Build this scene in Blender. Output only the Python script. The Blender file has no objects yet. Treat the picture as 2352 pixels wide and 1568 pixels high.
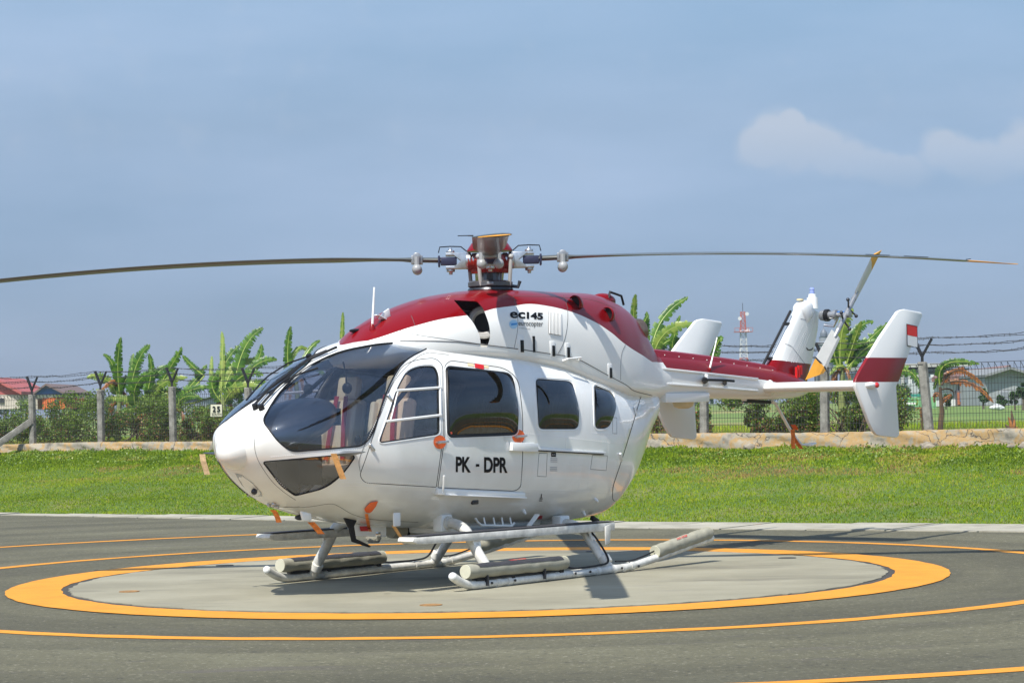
import bpy, bmesh, math, random
import numpy as np
from mathutils import Vector, Matrix
from mathutils.bvhtree import BVHTree
R = math.radians
random.seed(7)
rng = np.random.default_rng(7)
SC = bpy.context.scene
COL = SC.collection

# ------------------------------------------------------------------ camera
IMW, IMH, FPX = 2352.0, 1568.0, 5400.0        # measuring grid of the photograph
CAMZ, PITCH, ROLL = 1.7173, R(1.598), R(1.19)
fwd = Vector((0, math.cos(PITCH), math.sin(PITCH)))
up0 = Vector((0, -math.sin(PITCH), math.cos(PITCH)))
rt0 = Vector((1, 0, 0))
rt = rt0 * math.cos(ROLL) - up0 * math.sin(ROLL)
up = rt0 * math.sin(ROLL) + up0 * math.cos(ROLL)
cd = bpy.data.cameras.new('camera')
cam = bpy.data.objects.new('camera', cd)
COL.objects.link(cam)
SC.camera = cam
m = Matrix((rt, up, -fwd)).transposed().to_4x4()
m.translation = Vector((0, 0, CAMZ))
cam.matrix_world = m
cd.sensor_width = 36.0
cd.lens = 36.0 * FPX / IMW
cd.clip_start, cd.clip_end = 0.5, 12000

# ------------------------------------------------------------------ light
SUN = Vector((-0.2588, -0.5015, 0.8255)).normalized()      # direction towards the sun
w = bpy.data.worlds.new('World')
SC.world = w
w.use_nodes = True
wn, wl = w.node_tree.nodes, w.node_tree.links
wn.clear()
out = wn.new('ShaderNodeOutputWorld')
bg = wn.new('ShaderNodeBackground')
sky = wn.new('ShaderNodeTexSky')
sky.sky_type = 'NISHITA'
sky.sun_disc = False
sky.sun_elevation = math.asin(SUN.z)
sky.sun_rotation = math.atan2(SUN.x, SUN.y)
sky.air_density, sky.dust_density, sky.ozone_density = 1.0, 0.6, 2.0
bg.inputs['Strength'].default_value = 0.15
tc = wn.new('ShaderNodeTexCoord')
sep = wn.new('ShaderNodeSeparateXYZ')
wl.new(tc.outputs['Generated'], sep.inputs[0])
def wmath(op, a, b=None):
    n = wn.new('ShaderNodeMath'); n.operation = op
    for i, v in enumerate((a, b)):
        if v is None: continue
        if isinstance(v, (int, float)): n.inputs[i].default_value = v
        else: wl.new(v, n.inputs[i])
    return n.outputs[0]
# a humid tropical haze lies over the lowest degrees of the sky: tint by elevation
ramp = wn.new('ShaderNodeValToRGB')
ramp.color_ramp.elements[0].position = 0.0
ramp.color_ramp.elements[0].color = SKY0 = (0.166, 0.232, 0.420, 1)
ramp.color_ramp.elements[1].position = 1.0
ramp.color_ramp.elements[1].color = (1.0, 0.97, 0.88, 1)
for pos, c in ((0.05, (0.220, 0.266, 0.398, 1)), (0.12, (0.350, 0.358, 0.405, 1)), (0.19, (0.51, 0.515, 0.515, 1)), (0.30, (0.80, 0.80, 0.78, 1)), (0.5, (1.0, 0.98, 0.93, 1))):
    e = ramp.color_ramp.elements.new(pos); e.color = c
wl.new(sep.outputs['Z'], ramp.inputs['Fac'])
tint = wn.new('ShaderNodeMixRGB'); tint.blend_type = 'MULTIPLY'; tint.inputs['Fac'].default_value = 1.0
wl.new(sky.outputs[0], tint.inputs['Color1']); wl.new(ramp.outputs[0], tint.inputs['Color2'])
# thin high veil of haze
mp = wn.new('ShaderNodeMapping'); mp.inputs['Scale'].default_value = (2.2, 2.2, 9.0)
wl.new(tc.outputs['Generated'], mp.inputs[0])
nz = wn.new('ShaderNodeTexNoise'); nz.inputs['Scale'].default_value = 1.6; nz.inputs['Detail'].default_value = 5
wl.new(mp.outputs[0], nz.inputs['Vector'])
veil = wn.new('ShaderNodeMixRGB'); veil.blend_type = 'MIX'
veil.inputs['Color2'].default_value = (3.0, 3.5, 4.6, 1)
fac = wmath('MULTIPLY', wmath('MULTIPLY', wmath('SUBTRACT', nz.outputs['Fac'], 0.42), 2.0), 0.42)
cl = wn.new('ShaderNodeClamp'); wl.new(fac, cl.inputs[0])
wl.new(cl.outputs[0], veil.inputs['Fac']); wl.new(tint.outputs[0], veil.inputs['Color1'])
# faint cumulus heads far away in the haze: puffs given by bearing and height, edges broken by noise
dv = wmath('DIVIDE', sep.outputs['X'], wmath('MAXIMUM', sep.outputs['Y'], 0.05)); hv = wmath('DIVIDE', sep.outputs['Z'], wmath('MAXIMUM', sep.outputs['Y'], 0.05))
nc = wn.new('ShaderNodeTexNoise'); nc.inputs['Scale'].default_value = 48; nc.inputs['Detail'].default_value = 6; nc.inputs['Roughness'].default_value = .55
wl.new(tc.outputs['Generated'], nc.inputs['Vector'])
tot = None
for (bx, by, rr) in ((0.1165, 0.1162, 0.0105), (0.1095, 0.1113, 0.0105), (0.1240, 0.1115, 0.0100), (0.1330, 0.1108, 0.0089), (0.1030, 0.1069, 0.0095), (0.1160, 0.1057, 0.0115), (0.1300, 0.1044, 0.0115), (0.1410, 0.1041, 0.0105), (0.1500, 0.1010, 0.0095), (0.1590, 0.0988, 0.0084), (0.1215, 0.1196, 0.0053), (0.1660, 0.0956, 0.0095), (0.1740, 0.0965, 0.0084), (0.1830, 0.1078, 0.0084), (0.1900, 0.1041, 0.0105), (0.1990, 0.0999, 0.0115), (0.2090, 0.1007, 0.0115), (0.2190, 0.1095, 0.0095), (0.2260, 0.1034, 0.0115)):
    d2 = wmath('ADD', wmath('POWER', wmath('ABSOLUTE', wmath('SUBTRACT', dv, bx)), 2), wmath('POWER', wmath('ABSOLUTE', wmath('SUBTRACT', hv, by)), 2))
    q = wmath('MAXIMUM', wmath('SUBTRACT', 1.0, wmath('DIVIDE', d2, rr * rr * 1.35)), 0.0)
    tot = q if tot is None else wmath('ADD', tot, q)
tn = wmath('ADD', tot, wmath('MULTIPLY', wmath('SUBTRACT', nc.outputs['Fac'], .5), 1.5))
cm = wn.new('ShaderNodeMapRange'); cm.interpolation_type = 'SMOOTHSTEP'; cm.inputs['From Min'].default_value = .02; cm.inputs['From Max'].default_value = 1.2; wl.new(tn, cm.inputs['Value'])
bs = wn.new('ShaderNodeMapRange'); bs.interpolation_type = 'SMOOTHSTEP'; bs.inputs['From Min'].default_value = .080; bs.inputs['From Max'].default_value = .122; wl.new(hv, bs.inputs['Value'])
cmix = wn.new('ShaderNodeMixRGB'); cmix.inputs['Color2'].default_value = (3.30, 3.25, 3.30, 1)
wl.new(wmath('MULTIPLY', wmath('MULTIPLY', cm.outputs[0], bs.outputs[0]), .36), cmix.inputs['Fac']); wl.new(veil.outputs[0], cmix.inputs['Color1'])
wl.new(cmix.outputs[0], bg.inputs['Color']); wl.new(bg.outputs[0], out.inputs[0])

sl = bpy.data.lights.new('sun', 'SUN')
sl.energy = 4.0
sl.angle = R(0.6)
sl.color = (1.0, 0.955, 0.88)
so = bpy.data.objects.new('sun', sl)
COL.objects.link(so)
so.rotation_euler = (-SUN).to_track_quat('-Z', 'Y').to_euler()
so.location = (-10, -10, 30)
vs = SC.view_settings
vs.view_transform = 'Standard'; vs.look = 'None'; vs.gamma = 1; vs.use_curve_mapping = False
vs.exposure = 0.65

# ------------------------------------------------------------------ helpers
def ray(px, py):
    """direction of the line of sight through a point measured in the photograph"""
    return rt * ((px - IMW / 2) / FPX) - up * ((py - IMH / 2) / FPX) + fwd
CAM = Vector((0, 0, CAMZ))
def atY(px, py, Y):
    d = ray(px, py); return CAM + d * (Y / d.y)
def atZ(px, py, z=0.0):
    d = ray(px, py); return CAM + d * ((z - CAMZ) / d.z)
YAW = R(52.07)
HF = Vector((-math.cos(YAW), -math.sin(YAW), 0)); HL = Vector((math.sin(YAW), -math.cos(YAW), 0))
HO = Vector((-0.2135, 24.5068, 0))
def toH(p):
    d = p - HO; return Vector((d.dot(HF), d.dot(HL), d.z))
def dirH(d): return Vector((d.dot(HF), d.dot(HL), d.z))
def fromH(v): return HO + HF * v[0] + HL * v[1] + Vector((0, 0, v[2]))
CH = toH(CAM)
def hy(px, py, y=0.0):
    """measured point on the plane y = const of the helicopter (its own axes)"""
    d = dirH(ray(px, py)); return CH + d * ((y - CH.y) / d.y)

def obj(name, me, mat=None, parent=None):
    if isinstance(me, bmesh.types.BMesh):
        bm = me; me = bpy.data.meshes.new(name); bm.to_mesh(me); bm.free()
    o = bpy.data.objects.new(name, me)
    COL.objects.link(o)
    if mat is not None:
        for mm in (mat if isinstance(mat, (list, tuple)) else [mat]): me.materials.append(mm)
    if parent is not None: o.parent = parent
    return o
def mesh(name, v, f, mat=None, parent=None, smooth=False):
    me = bpy.data.meshes.new(name)
    me.from_pydata([tuple(map(float, a)) for a in v], [], f); me.update()
    if smooth: me.polygons.foreach_set('use_smooth', [True] * len(me.polygons))
    return obj(name, me, mat, parent)
def fastmesh(name, V, F, mat=None, parent=None, smooth=False):
    """V (n,3) floats, F (m,k) ints with k fixed"""
    V = np.asarray(V, np.float32); F = np.asarray(F, np.int32); k = F.shape[1]
    me = bpy.data.meshes.new(name)
    me.vertices.add(len(V)); me.vertices.foreach_set('co', V.ravel())
    me.loops.add(F.size); me.loops.foreach_set('vertex_index', F.ravel())
    me.polygons.add(len(F)); me.polygons.foreach_set('loop_start', np.arange(0, F.size, k, dtype=np.int32))
    me.polygons.foreach_set('loop_total', np.full(len(F), k, np.int32))
    me.update(calc_edges=True)
    if smooth: me.polygons.foreach_set('use_smooth', [True] * len(F))
    return obj(name, me, mat, parent)
def empty(name, loc=(0, 0, 0), rz=0.0):
    o = bpy.data.objects.new(name, None); COL.objects.link(o)
    o.location = loc; o.rotation_euler = (0, 0, rz); o.empty_display_size = 0.3
    return o
def tag(o, label=None, cat=None, group=None, kind=None):
    for k, v in (('label', label), ('category', cat), ('group', group), ('kind', kind)):
        if v: o[k] = v
    return o
def copy_tree(o, parent=None):
    c = o.copy(); COL.objects.link(c)
    if parent is not None: c.parent = parent
    for ch in list(o.children): copy_tree(ch, c)
    return c

class MB:
    """collects simple solids and links them as one mesh object"""
    def __init__(s): s.v = []; s.f = []
    def add(s, v, f):
        n = len(s.v); s.v += [tuple(map(float, a)) for a in v]; s.f += [tuple(i + n for i in q) for q in f]; return s
    def box(s, c, d, rz=0.0, M=None):
        hx, hy_, hz = d[0] / 2, d[1] / 2, d[2] / 2
        pts = [Vector((x * hx, y * hy_, z * hz)) for z in (-1, 1) for y in (-1, 1) for x in (-1, 1)]
        M = M or Matrix.Rotation(rz, 3, 'Z')
        v = [M @ p + Vector(c) for p in pts]
        return s.add(v, [(0, 2, 3, 1), (4, 5, 7, 6), (0, 1, 5, 4), (2, 6, 7, 3), (0, 4, 6, 2), (1, 3, 7, 5)])
    def beam(s, a, b, wd, th, upv=(0, 0, 1)):
        a, b = Vector(a), Vector(b); d = (b - a).normalized()
        u = Vector(upv); sd = d.cross(u)
        if sd.length < 1e-4: sd = d.cross(Vector((1, 0, 0)))
        sd.normalize(); u = sd.cross(d)
        v = [p + sd * (sx * wd / 2) + u * (sz * th / 2) for p in (a, b) for sx, sz in ((-1, -1), (1, -1), (1, 1), (-1, 1))]
        return s.add(v, [(3, 2, 1, 0), (4, 5, 6, 7), (0, 1, 5, 4), (1, 2, 6, 5), (2, 3, 7, 6), (3, 0, 4, 7)])
    def tube(s, pts, r, n=10, cap=True, flat=None):
        pts = [Vector(p) for p in pts]; rs = r if isinstance(r, (list, tuple)) else [r] * len(pts)
        ref = None; rings = []
        for i, p in enumerate(pts):
            t = (pts[min(i + 1, len(pts) - 1)] - pts[max(i - 1, 0)]).normalized()
            if ref is None: ref = Vector((0, 0, 1)) if abs(t.z) < .9 else Vector((1, 0, 0))
            a = (ref - t * ref.dot(t))
            a = a.normalized() if a.length > 1e-5 else t.orthogonal().normalized()
            b = t.cross(a); ref = a
            rings.append([p + (a * math.cos(2 * math.pi * k / n) * (flat or 1) + b * math.sin(2 * math.pi * k / n)) * rs[i] for k in range(n)])
        v = [q for rg in rings for q in rg]; f = []
        for i in range(len(pts) - 1):
            for k in range(n):
                a0, a1 = i * n + k, i * n + (k + 1) % n
                f.append((a0, a1, a1 + n, a0 + n))
        if cap: f.append(tuple(range(n))[::-1]); f.append(tuple(range((len(pts) - 1) * n, len(pts) * n)))
        return s.add(v, f)
    def lathe(s, prof, c=(0, 0, 0), axis=(0, 0, 1), n=20):
        ax = Vector(axis).normalized(); a = ax.orthogonal().normalized(); b = ax.cross(a); v = []; f = []
        for (r, z) in prof:
            for k in range(n):
                t = 2 * math.pi * k / n
                v.append(Vector(c) + ax * z + (a * math.cos(t) + b * math.sin(t)) * max(r, 1e-4))
        for i in range(len(prof) - 1):
            for k in range(n):
                a0, a1 = i * n + k, i * n + (k + 1) % n
                f.append((a0, a1, a1 + n, a0 + n))
        f.append(tuple(range(n))[::-1]); f.append(tuple(range((len(prof) - 1) * n, len(prof) * n)))
        return s.add(v, f)
    def ball(s, c, r, n=14, m_=9, sc=(1, 1, 1)):
        prof = [(math.sin(math.pi * i / m_), -math.cos(math.pi * i / m_)) for i in range(m_ + 1)]
        v = []; f = []
        for (rr, z) in prof:
            for k in range(n):
                t = 2 * math.pi * k / n
                v.append((c[0] + r * sc[0] * rr * math.cos(t), c[1] + r * sc[1] * rr * math.sin(t), c[2] + r * sc[2] * z))
        for i in range(m_):
            for k in range(n):
                a0, a1 = i * n + k, i * n + (k + 1) % n
                f.append((a0, a1, a1 + n, a0 + n))
        return s.add(v, f)
    def plate(s, poly, nrm, th):
        """flat outline with thickness th, half on each side"""
        nv = Vector(nrm).normalized() * (th / 2); n = len(poly)
        v = [Vector(p) + nv for p in poly] + [Vector(p) - nv for p in poly]
        f = [tuple(range(n)), tuple(range(n, 2 * n))[::-1]] + [((i + 1) % n, i, i + n, (i + 1) % n + n) for i in range(n)]
        return s.add(v, f)
    def build(s, name, mat=None, parent=None, smooth=False, bevel=0.0, autosmooth=None):
        me = bpy.data.meshes.new(name); me.from_pydata(s.v, [], s.f); me.update()
        bm = bmesh.new(); bm.from_mesh(me)
        bmesh.ops.recalc_face_normals(bm, faces=bm.faces)
        if bevel:
            bmesh.ops.bevel(bm, geom=[e for e in bm.edges if len(e.link_faces) == 2 and e.calc_face_angle(0) > 0.5], offset=bevel, segments=2, affect='EDGES', profile=.5, clamp_overlap=True)
        if smooth or bevel:
            for f_ in bm.faces: f_.smooth = True
            ang = autosmooth or R(38)
            for e in bm.edges:
                if len(e.link_faces) == 2 and e.calc_face_angle(0) > ang: e.smooth = False
        bm.to_mesh(me); bm.free()
        return obj(name, me, mat, parent)

def pchip(xs, ys, xq):
    xs = np.asarray(xs, float); ys = np.asarray(ys, float)
    if xs[0] > xs[-1]: xs = xs[::-1]; ys = ys[::-1]
    h = np.diff(xs); d = np.diff(ys) / h; mm = np.zeros(len(xs))
    for i in range(1, len(xs) - 1):
        if d[i - 1] * d[i] > 0:
            w1, w2 = 2 * h[i] + h[i - 1], h[i] + 2 * h[i - 1]
            mm[i] = (w1 + w2) / (w1 / d[i - 1] + w2 / d[i])
    mm[0], mm[-1] = d[0], d[-1]
    xq = np.clip(np.asarray(xq, float), xs[0], xs[-1]); k = np.clip(np.searchsorted(xs, xq) - 1, 0, len(h) - 1)
    t = (xq - xs[k]) / h[k]
    return ((2 * t**3 - 3 * t**2 + 1) * ys[k] + (t**3 - 2 * t**2 + t) * h[k] * mm[k] + (-2 * t**3 + 3 * t**2) * ys[k + 1] + (t**3 - t**2) * h[k] * mm[k + 1])

# ------------------------------------------------------------------ materials
MAT = {}
def mat(name, col, rough=0.5, metal=0.0, coat=0.0, noise=0.0, scale=8.0, bump=0.0, bscale=None, trans=0.0, emit=None, spec=0.5, detail=4, alpha=1.0, coord='Object'):
    if name in MAT: return MAT[name]
    m_ = bpy.data.materials.new(name); m_.use_nodes = True; MAT[name] = m_
    nt = m_.node_tree; n, l = nt.nodes, nt.links
    b = n['Principled BSDF']
    b.inputs['Base Color'].default_value = (*col, 1); b.inputs['Roughness'].default_value = rough
    b.inputs['Metallic'].default_value = metal; b.inputs['Specular IOR Level'].default_value = spec
    if coat: b.inputs['Coat Weight'].default_value = coat; b.inputs['Coat Roughness'].default_value = 0.04
    if trans: b.inputs['Transmission Weight'].default_value = trans
    if emit: b.inputs['Emission Color'].default_value = (*emit, 1); b.inputs['Emission Strength'].default_value = 1
    if alpha < 1: b.inputs['Alpha'].default_value = alpha
    if noise or bump:
        t = n.new('ShaderNodeTexCoord'); z = n.new('ShaderNodeTexNoise')
        z.inputs['Scale'].default_value = scale; z.inputs['Detail'].default_value = detail; z.inputs['Roughness'].default_value = .6
        l.new(t.outputs[coord], z.inputs['Vector'])
        if noise:
            r_ = n.new('ShaderNodeValToRGB')
            r_.color_ramp.elements[0].position = .3; r_.color_ramp.elements[1].position = .72
            r_.color_ramp.elements[0].color = (*[c * (1 - noise) for c in col], 1)
            r_.color_ramp.elements[1].color = (*[min(1, c * (1 + noise)) for c in col], 1)
            l.new(z.outputs['Fac'], r_.inputs[0]); l.new(r_.outputs[0], b.inputs['Base Color'])
        if bump:
            z2 = n.new('ShaderNodeTexNoise'); z2.inputs['Scale'].default_value = bscale or scale * 4; z2.inputs['Detail'].default_value = 4
            l.new(t.outputs[coord], z2.inputs['Vector'])
            bp = n.new('ShaderNodeBump'); bp.inputs['Strength'].default_value = bump; bp.inputs['Distance'].default_value = .02
            l.new(z2.outputs['Fac'], bp.inputs['Height']); l.new(bp.outputs[0], b.inputs['Normal'])
    return m_
# ================================================================== helicopter
heli = empty('helicopter', HO, math.atan2(HF.y, HF.x))
tag(heli, 'white and dark red twin engine helicopter parked on the circular concrete pad', 'helicopter')

WHITE = mat('white_paint', (0.80, 0.81, 0.79), .28, coat=.55, noise=.02, scale=3)
RED = mat('red_paint', (0.19, 0.001, 0.003), .32, coat=.14, noise=.05, scale=5, spec=.2)
BLACK = mat('black_rubber', (0.010, 0.010, 0.011), .45, spec=.25)
DARK = mat('dark_metal', (0.05, 0.052, 0.06), .35, metal=.6)
GREY = mat('grey_metal', (0.30, 0.31, 0.32), .35, metal=.55, noise=.15, scale=20)
STEEL = mat('steel', (0.55, 0.55, 0.55), .28, metal=.9, noise=.15, scale=30)
BEIGE = mat('beige_leather', (0.80, 0.62, 0.38), .5, noise=.06, scale=6)
BELT = mat('red_webbing', (0.36, 0.008, 0.015), .7)
ORANGE = mat('orange_vinyl', (0.80, 0.13, 0.02), .4)
RIBBON = mat('orange_ribbon', (0.72, 0.20, 0.03), .7, noise=.35, scale=25)
WEATH = mat('weathered_ribbon', (0.75, 0.40, 0.14), .8, noise=.25, scale=30)
COVER = mat('float_cover', (0.30, 0.29, 0.225), .75, noise=.12, scale=9, bump=.22, bscale=16)
COVEREND = mat('float_end', (0.50, 0.49, 0.38), .7, noise=.06, scale=9)
TREAD = mat('anti_slip', (0.035, 0.036, 0.043), .9, noise=.3, scale=60)
INTERIOR = mat('interior_dark', (0.03, 0.032, 0.038), .7)
CONSOLE = mat('console', (0.035, 0.045, 0.065), .38, coat=.3)
TRIM = mat('cabin_trim', (0.40, 0.36, 0.30), .7)
YTIP = mat('yellow_tip', (0.72, 0.33, 0.03), .45, noise=.1, scale=10)
REDLENS = mat('red_lens', (0.5, 0.01, 0.01), .1, coat=1)

def rivet_white():
    """white paint of the skin with faint oil-canning of the sheet metal"""
    m_ = mat('white_skin', (0.82, 0.83, 0.80), .25, coat=.6)
    n, l = m_.node_tree.nodes, m_.node_tree.links; b = n['Principled BSDF']
    t = n.new('ShaderNodeTexCoord'); z = n.new('ShaderNodeTexNoise'); z.inputs['Scale'].default_value = 3.2; z.inputs['Detail'].default_value = 2
    l.new(t.outputs['Object'], z.inputs[0])
    bp = n.new('ShaderNodeBump'); bp.inputs['Strength'].default_value = .12; bp.inputs['Distance'].default_value = .02
    l.new(z.outputs['Fac'], bp.inputs['Height']); l.new(bp.outputs[0], b.inputs['Normal']); l.new(bp.outputs[0], b.inputs['Coat Normal'])
    z2 = n.new('ShaderNodeTexNoise'); z2.inputs['Scale'].default_value = 2; z2.inputs['Detail'].default_value = 6
    l.new(t.outputs['Object'], z2.inputs[0])
    r_ = n.new('ShaderNodeValToRGB'); r_.color_ramp.elements[0].color = (.73, .73, .69, 1); r_.color_ramp.elements[1].color = (.83, .84, .81, 1)
    r_.color_ramp.elements[0].position = .35; r_.color_ramp.elements[1].position = .6
    l.new(z2.outputs['Fac'], r_.inputs[0]); l.new(r_.outputs[0], b.inputs['Base Color'])
    return m_
SKIN = rivet_white()

def two_tone(name, pts, red_above=True):
    """red paint above the line z(x) measured on the aircraft, white below"""
    m_ = bpy.data.materials.new(name); m_.use_nodes = True; nt = m_.node_tree; n, l = nt.nodes, nt.links
    b = n['Principled BSDF']; b.inputs['Roughness'].default_value = .28
    b.inputs['Coat Weight'].default_value = .16; b.inputs['Coat Roughness'].default_value = .03; b.inputs['Specular IOR Level'].default_value = .2
    t = n.new('ShaderNodeTexCoord'); s_ = n.new('ShaderNodeSeparateXYZ'); l.new(t.outputs['Object'], s_.inputs[0])
    xs = [p[0] for p in pts]; x0, x1 = min(xs), max(xs)
    mr = n.new('ShaderNodeMapRange'); mr.inputs['From Min'].default_value = x0; mr.inputs['From Max'].default_value = x1
    l.new(s_.outputs['X'], mr.inputs['Value'])
    fc = n.new('ShaderNodeFloatCurve'); c = fc.mapping.curves[0]
    zs = [p[1] for p in pts]; z0, z1 = min(zs) - .05, max(zs) + .05
    P_ = sorted(((x - x0) / (x1 - x0), (z - z0) / (z1 - z0)) for x, z in pts)
    c.points[0].location = P_[0]; c.points[1].location = P_[-1]
    for p in P_[1:-1]: c.points.new(*p)
    for q in c.points: q.handle_type = 'AUTO_CLAMPED'
    fc.mapping.update(); l.new(mr.outputs[0], fc.inputs['Value'])
    m2 = n.new('ShaderNodeMapRange'); m2.inputs['From Min'].default_value = 0; m2.inputs['From Max'].default_value = 1
    m2.inputs['To Min'].default_value = z0; m2.inputs['To Max'].default_value = z1
    l.new(fc.outputs[0], m2.inputs['Value'])
    g = n.new('ShaderNodeMath'); g.operation = 'GREATER_THAN'; l.new(s_.outputs['Z'], g.inputs[0]); l.new(m2.outputs[0], g.inputs[1])
    mx = n.new('ShaderNodeMixRGB'); mx.inputs['Color1'].default_value = (.82, .83, .80, 1); mx.inputs['Color2'].default_value = (.19, .001, .003, 1)
    if not red_above: mx.inputs['Color1'].default_value, mx.inputs['Color2'].default_value = (.19, .001, .003, 1), (.82, .83, .80, 1)
    l.new(g.outputs[0], mx.inputs['Fac']); l.new(mx.outputs[0], b.inputs['Base Color'])
    return m_

def glass(name, tint, rough=0.0):
    m_ = bpy.data.materials.new(name); m_.use_nodes = True; n, l = m_.node_tree.nodes, m_.node_tree.links; n.clear()
    o_ = n.new('ShaderNodeOutputMaterial'); mx = n.new('ShaderNodeMixShader'); tr = n.new('ShaderNodeBsdfTransparent'); gl = n.new('ShaderNodeBsdfGlossy')
    tr.inputs[0].default_value = (*tint, 1); gl.inputs['Roughness'].default_value = rough; gl.inputs[0].default_value = (1, 1, 1, 1)
    ge = n.new('ShaderNodeNewGeometry'); dt = n.new('ShaderNodeVectorMath'); dt.operation = 'DOT_PRODUCT'; l.new(ge.outputs['Incoming'], dt.inputs[0]); l.new(ge.outputs['Normal'], dt.inputs[1])
    def mt_(op, a, b=None):
        q = n.new('ShaderNodeMath'); q.operation = op
        for i, x in enumerate((a, b)):
            if x is None: continue
            if isinstance(x, (int, float)): q.inputs[i].default_value = x
            else: l.new(x, q.inputs[i])
        return q.outputs[0]
    ab = mt_('ABSOLUTE', dt.outputs['Value']); f5 = mt_('POWER', mt_('SUBTRACT', 1.0, ab), 5.0)
    l.new(mt_('ADD', mt_('MULTIPLY', f5, .91), .09), mx.inputs[0]); l.new(tr.outputs[0], mx.inputs[1]); l.new(gl.outputs[0], mx.inputs[2]); l.new(mx.outputs[0], o_.inputs[0])
    return m_
GCLEAR = glass('windshield_glass', (0.76, 0.79, 0.83))
GDOOR = glass('door_glass', (0.84, 0.82, 0.85))
GDARK = glass('dark_tinted_glass', (0.26, 0.28, 0.30))

# ---- fuselage skin: sections along the length, lower and upper halves of their own fullness
POD = np.array([
 # x     zb    zt    zw    w    nb   nt
 (3.880, 1.400, 1.450, 1.425, .015, 2.0, 2.0),
 (3.860, 1.320, 1.510, 1.430, .130, 2.0, 2.2),
 (3.825, 1.265, 1.555, 1.440, .230, 2.0, 2.4),
 (3.740, 1.160, 1.620, 1.450, .350, 2.0, 2.6),
 (3.450, .945, 1.805, 1.410, .565, 2.0, 2.6),
 (3.155, .810, 1.964, 1.370, .700, 2.0, 2.5),
 (2.850, .730, 2.128, 1.330, .793, 2.1, 2.5),
 (2.420, .650, 2.325, 1.300, .860, 2.3, 2.4),
 (2.000, .590, 2.420, 1.290, .875, 2.4, 2.4),
 (1.500, .545, 2.430, 1.320, .875, 2.5, 2.5),
 (0.500, .510, 2.400, 1.340, .875, 2.6, 2.55),
 (-.400, .495, 2.300, 1.340, .862, 2.6, 2.5),
 (-1.00, .495, 2.170, 1.330, .815, 2.5, 2.5),
 (-1.50, .505, 2.080, 1.330, .705, 2.2, 2.4),
 (-1.90, .660, 2.010, 1.390, .568, 2.0, 2.3),
 (-2.20, .920, 1.970, 1.500, .445, 2.0, 2.3),
 (-2.50, 1.25, 1.930, 1.620, .315, 2.0, 2.2),
 (-2.75, 1.52, 1.900, 1.720, .230, 2.0, 2.1),
 (-2.90, 1.70, 1.860, 1.780, .030, 2.0, 2.0)])
COWL = np.array([
 (2.470, 2.270, 2.295, 2.285, .012, 2.0, 2.0),
 (2.400, 2.150, 2.325, 2.240, .110, 2.0, 2.0),
 (2.200, 2.120, 2.405, 2.250, .265, 2.0, 2.1),
 (1.900, 2.120, 2.555, 2.280, .430, 2.0, 2.1),
 (1.500, 2.120, 2.705, 2.290, .545, 2.0, 2.25),
 (1.100, 2.120, 2.815, 2.290, .600, 2.0, 2.45),
 (0.700, 2.110, 2.885, 2.280, .635, 2.0, 2.7),
 (0.200, 2.080, 2.935, 2.240, .655, 2.0, 2.9),
 (-.300, 2.030, 2.945, 2.180, .660, 2.0, 3.0),
 (-.900, 1.900, 2.940, 2.040, .650, 2.0, 2.9),
 (-1.50, 1.790, 2.945, 1.930, .610, 2.0, 2.6),
 (-2.00, 1.750, 2.870, 1.900, .520, 2.0, 2.4),
 (-2.35, 1.745, 2.730, 1.890, .410, 2.0, 2.4),
 (-2.60, 1.750, 2.520, 1.900, .330, 2.0, 2.3),
 (-2.75, 1.750, 2.360, 1.920, .285, 2.0, 2.3),
 (-2.95, 1.755, 2.280, 1.950, .256, 2.0, 2.4)])
BOOM = np.array([
 (-2.30, 1.760, 2.340, 1.990, .275, 2.2, 2.4),
 (-3.00, 1.765, 2.300, 1.980, .250, 2.3, 2.6),
 (-4.20, 1.765, 2.225, 1.950, .225, 2.3, 2.6),
 (-5.30, 1.745, 2.135, 1.915, .200, 2.3, 2.5),
 (-5.90, 1.755, 2.060, 1.890, .175, 2.2, 2.2),
 (-6.20, 1.790, 1.980, 1.885, .130, 2.0, 2.0),
 (-6.36, 1.870, 1.900, 1.885, .020, 2.0, 2.0)])
def section(st, xq, nth=96, off=0.0):
    p = [pchip(st[:, 0], st[:, k], xq) for k in range(1, 7)]
    th = np.linspace(0, 2 * np.pi, nth, endpoint=False)
    c, s_ = np.cos(th), np.sin(th); V = np.zeros((len(xq), nth, 3))
    for i, x in enumerate(xq):
        zb, zt, zw, w_, nb, n_t = [q[i] for q in p]
        n_ = np.where(s_ >= 0, n_t, nb); hgt = np.where(s_ >= 0, zt - zw, zw - zb)
        V[i, :, 0] = x
        V[i, :, 1] = w_ * np.sign(c) * np.abs(c) ** (2 / n_)
        V[i, :, 2] = zw + hgt * np.sign(s_) * np.abs(s_) ** (2 / n_)
    return V
def loft_bm(st, nx=120, nth=96, bump=None):
    x1, x0 = st[0, 0], st[-1, 0]
    u = np.linspace(0, 1, nx); u = .55 * u ** 2.0 + .25 * u + .20 * (.5 - .5 * np.cos(np.pi * u)) if False else .5 * u + .3 * (1 - np.cos(np.pi * u / 2)) + .2 * (.5 - .5 * np.cos(np.pi * u))
    xq = x1 + (x0 - x1) * u
    V = section(st, xq, nth)
    if bump: V = bump(V)
    v = V.reshape(-1, 3); f = []
    for i in range(nx - 1):
        for k in range(nth):
            a, b = i * nth + k, i * nth + (k + 1) % nth
            f.append((a, a + nth, b + nth, b))
    f.append(tuple(range(nth))); f.append(tuple(range((nx - 1) * nth, nx * nth))[::-1])
    return v, f
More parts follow.
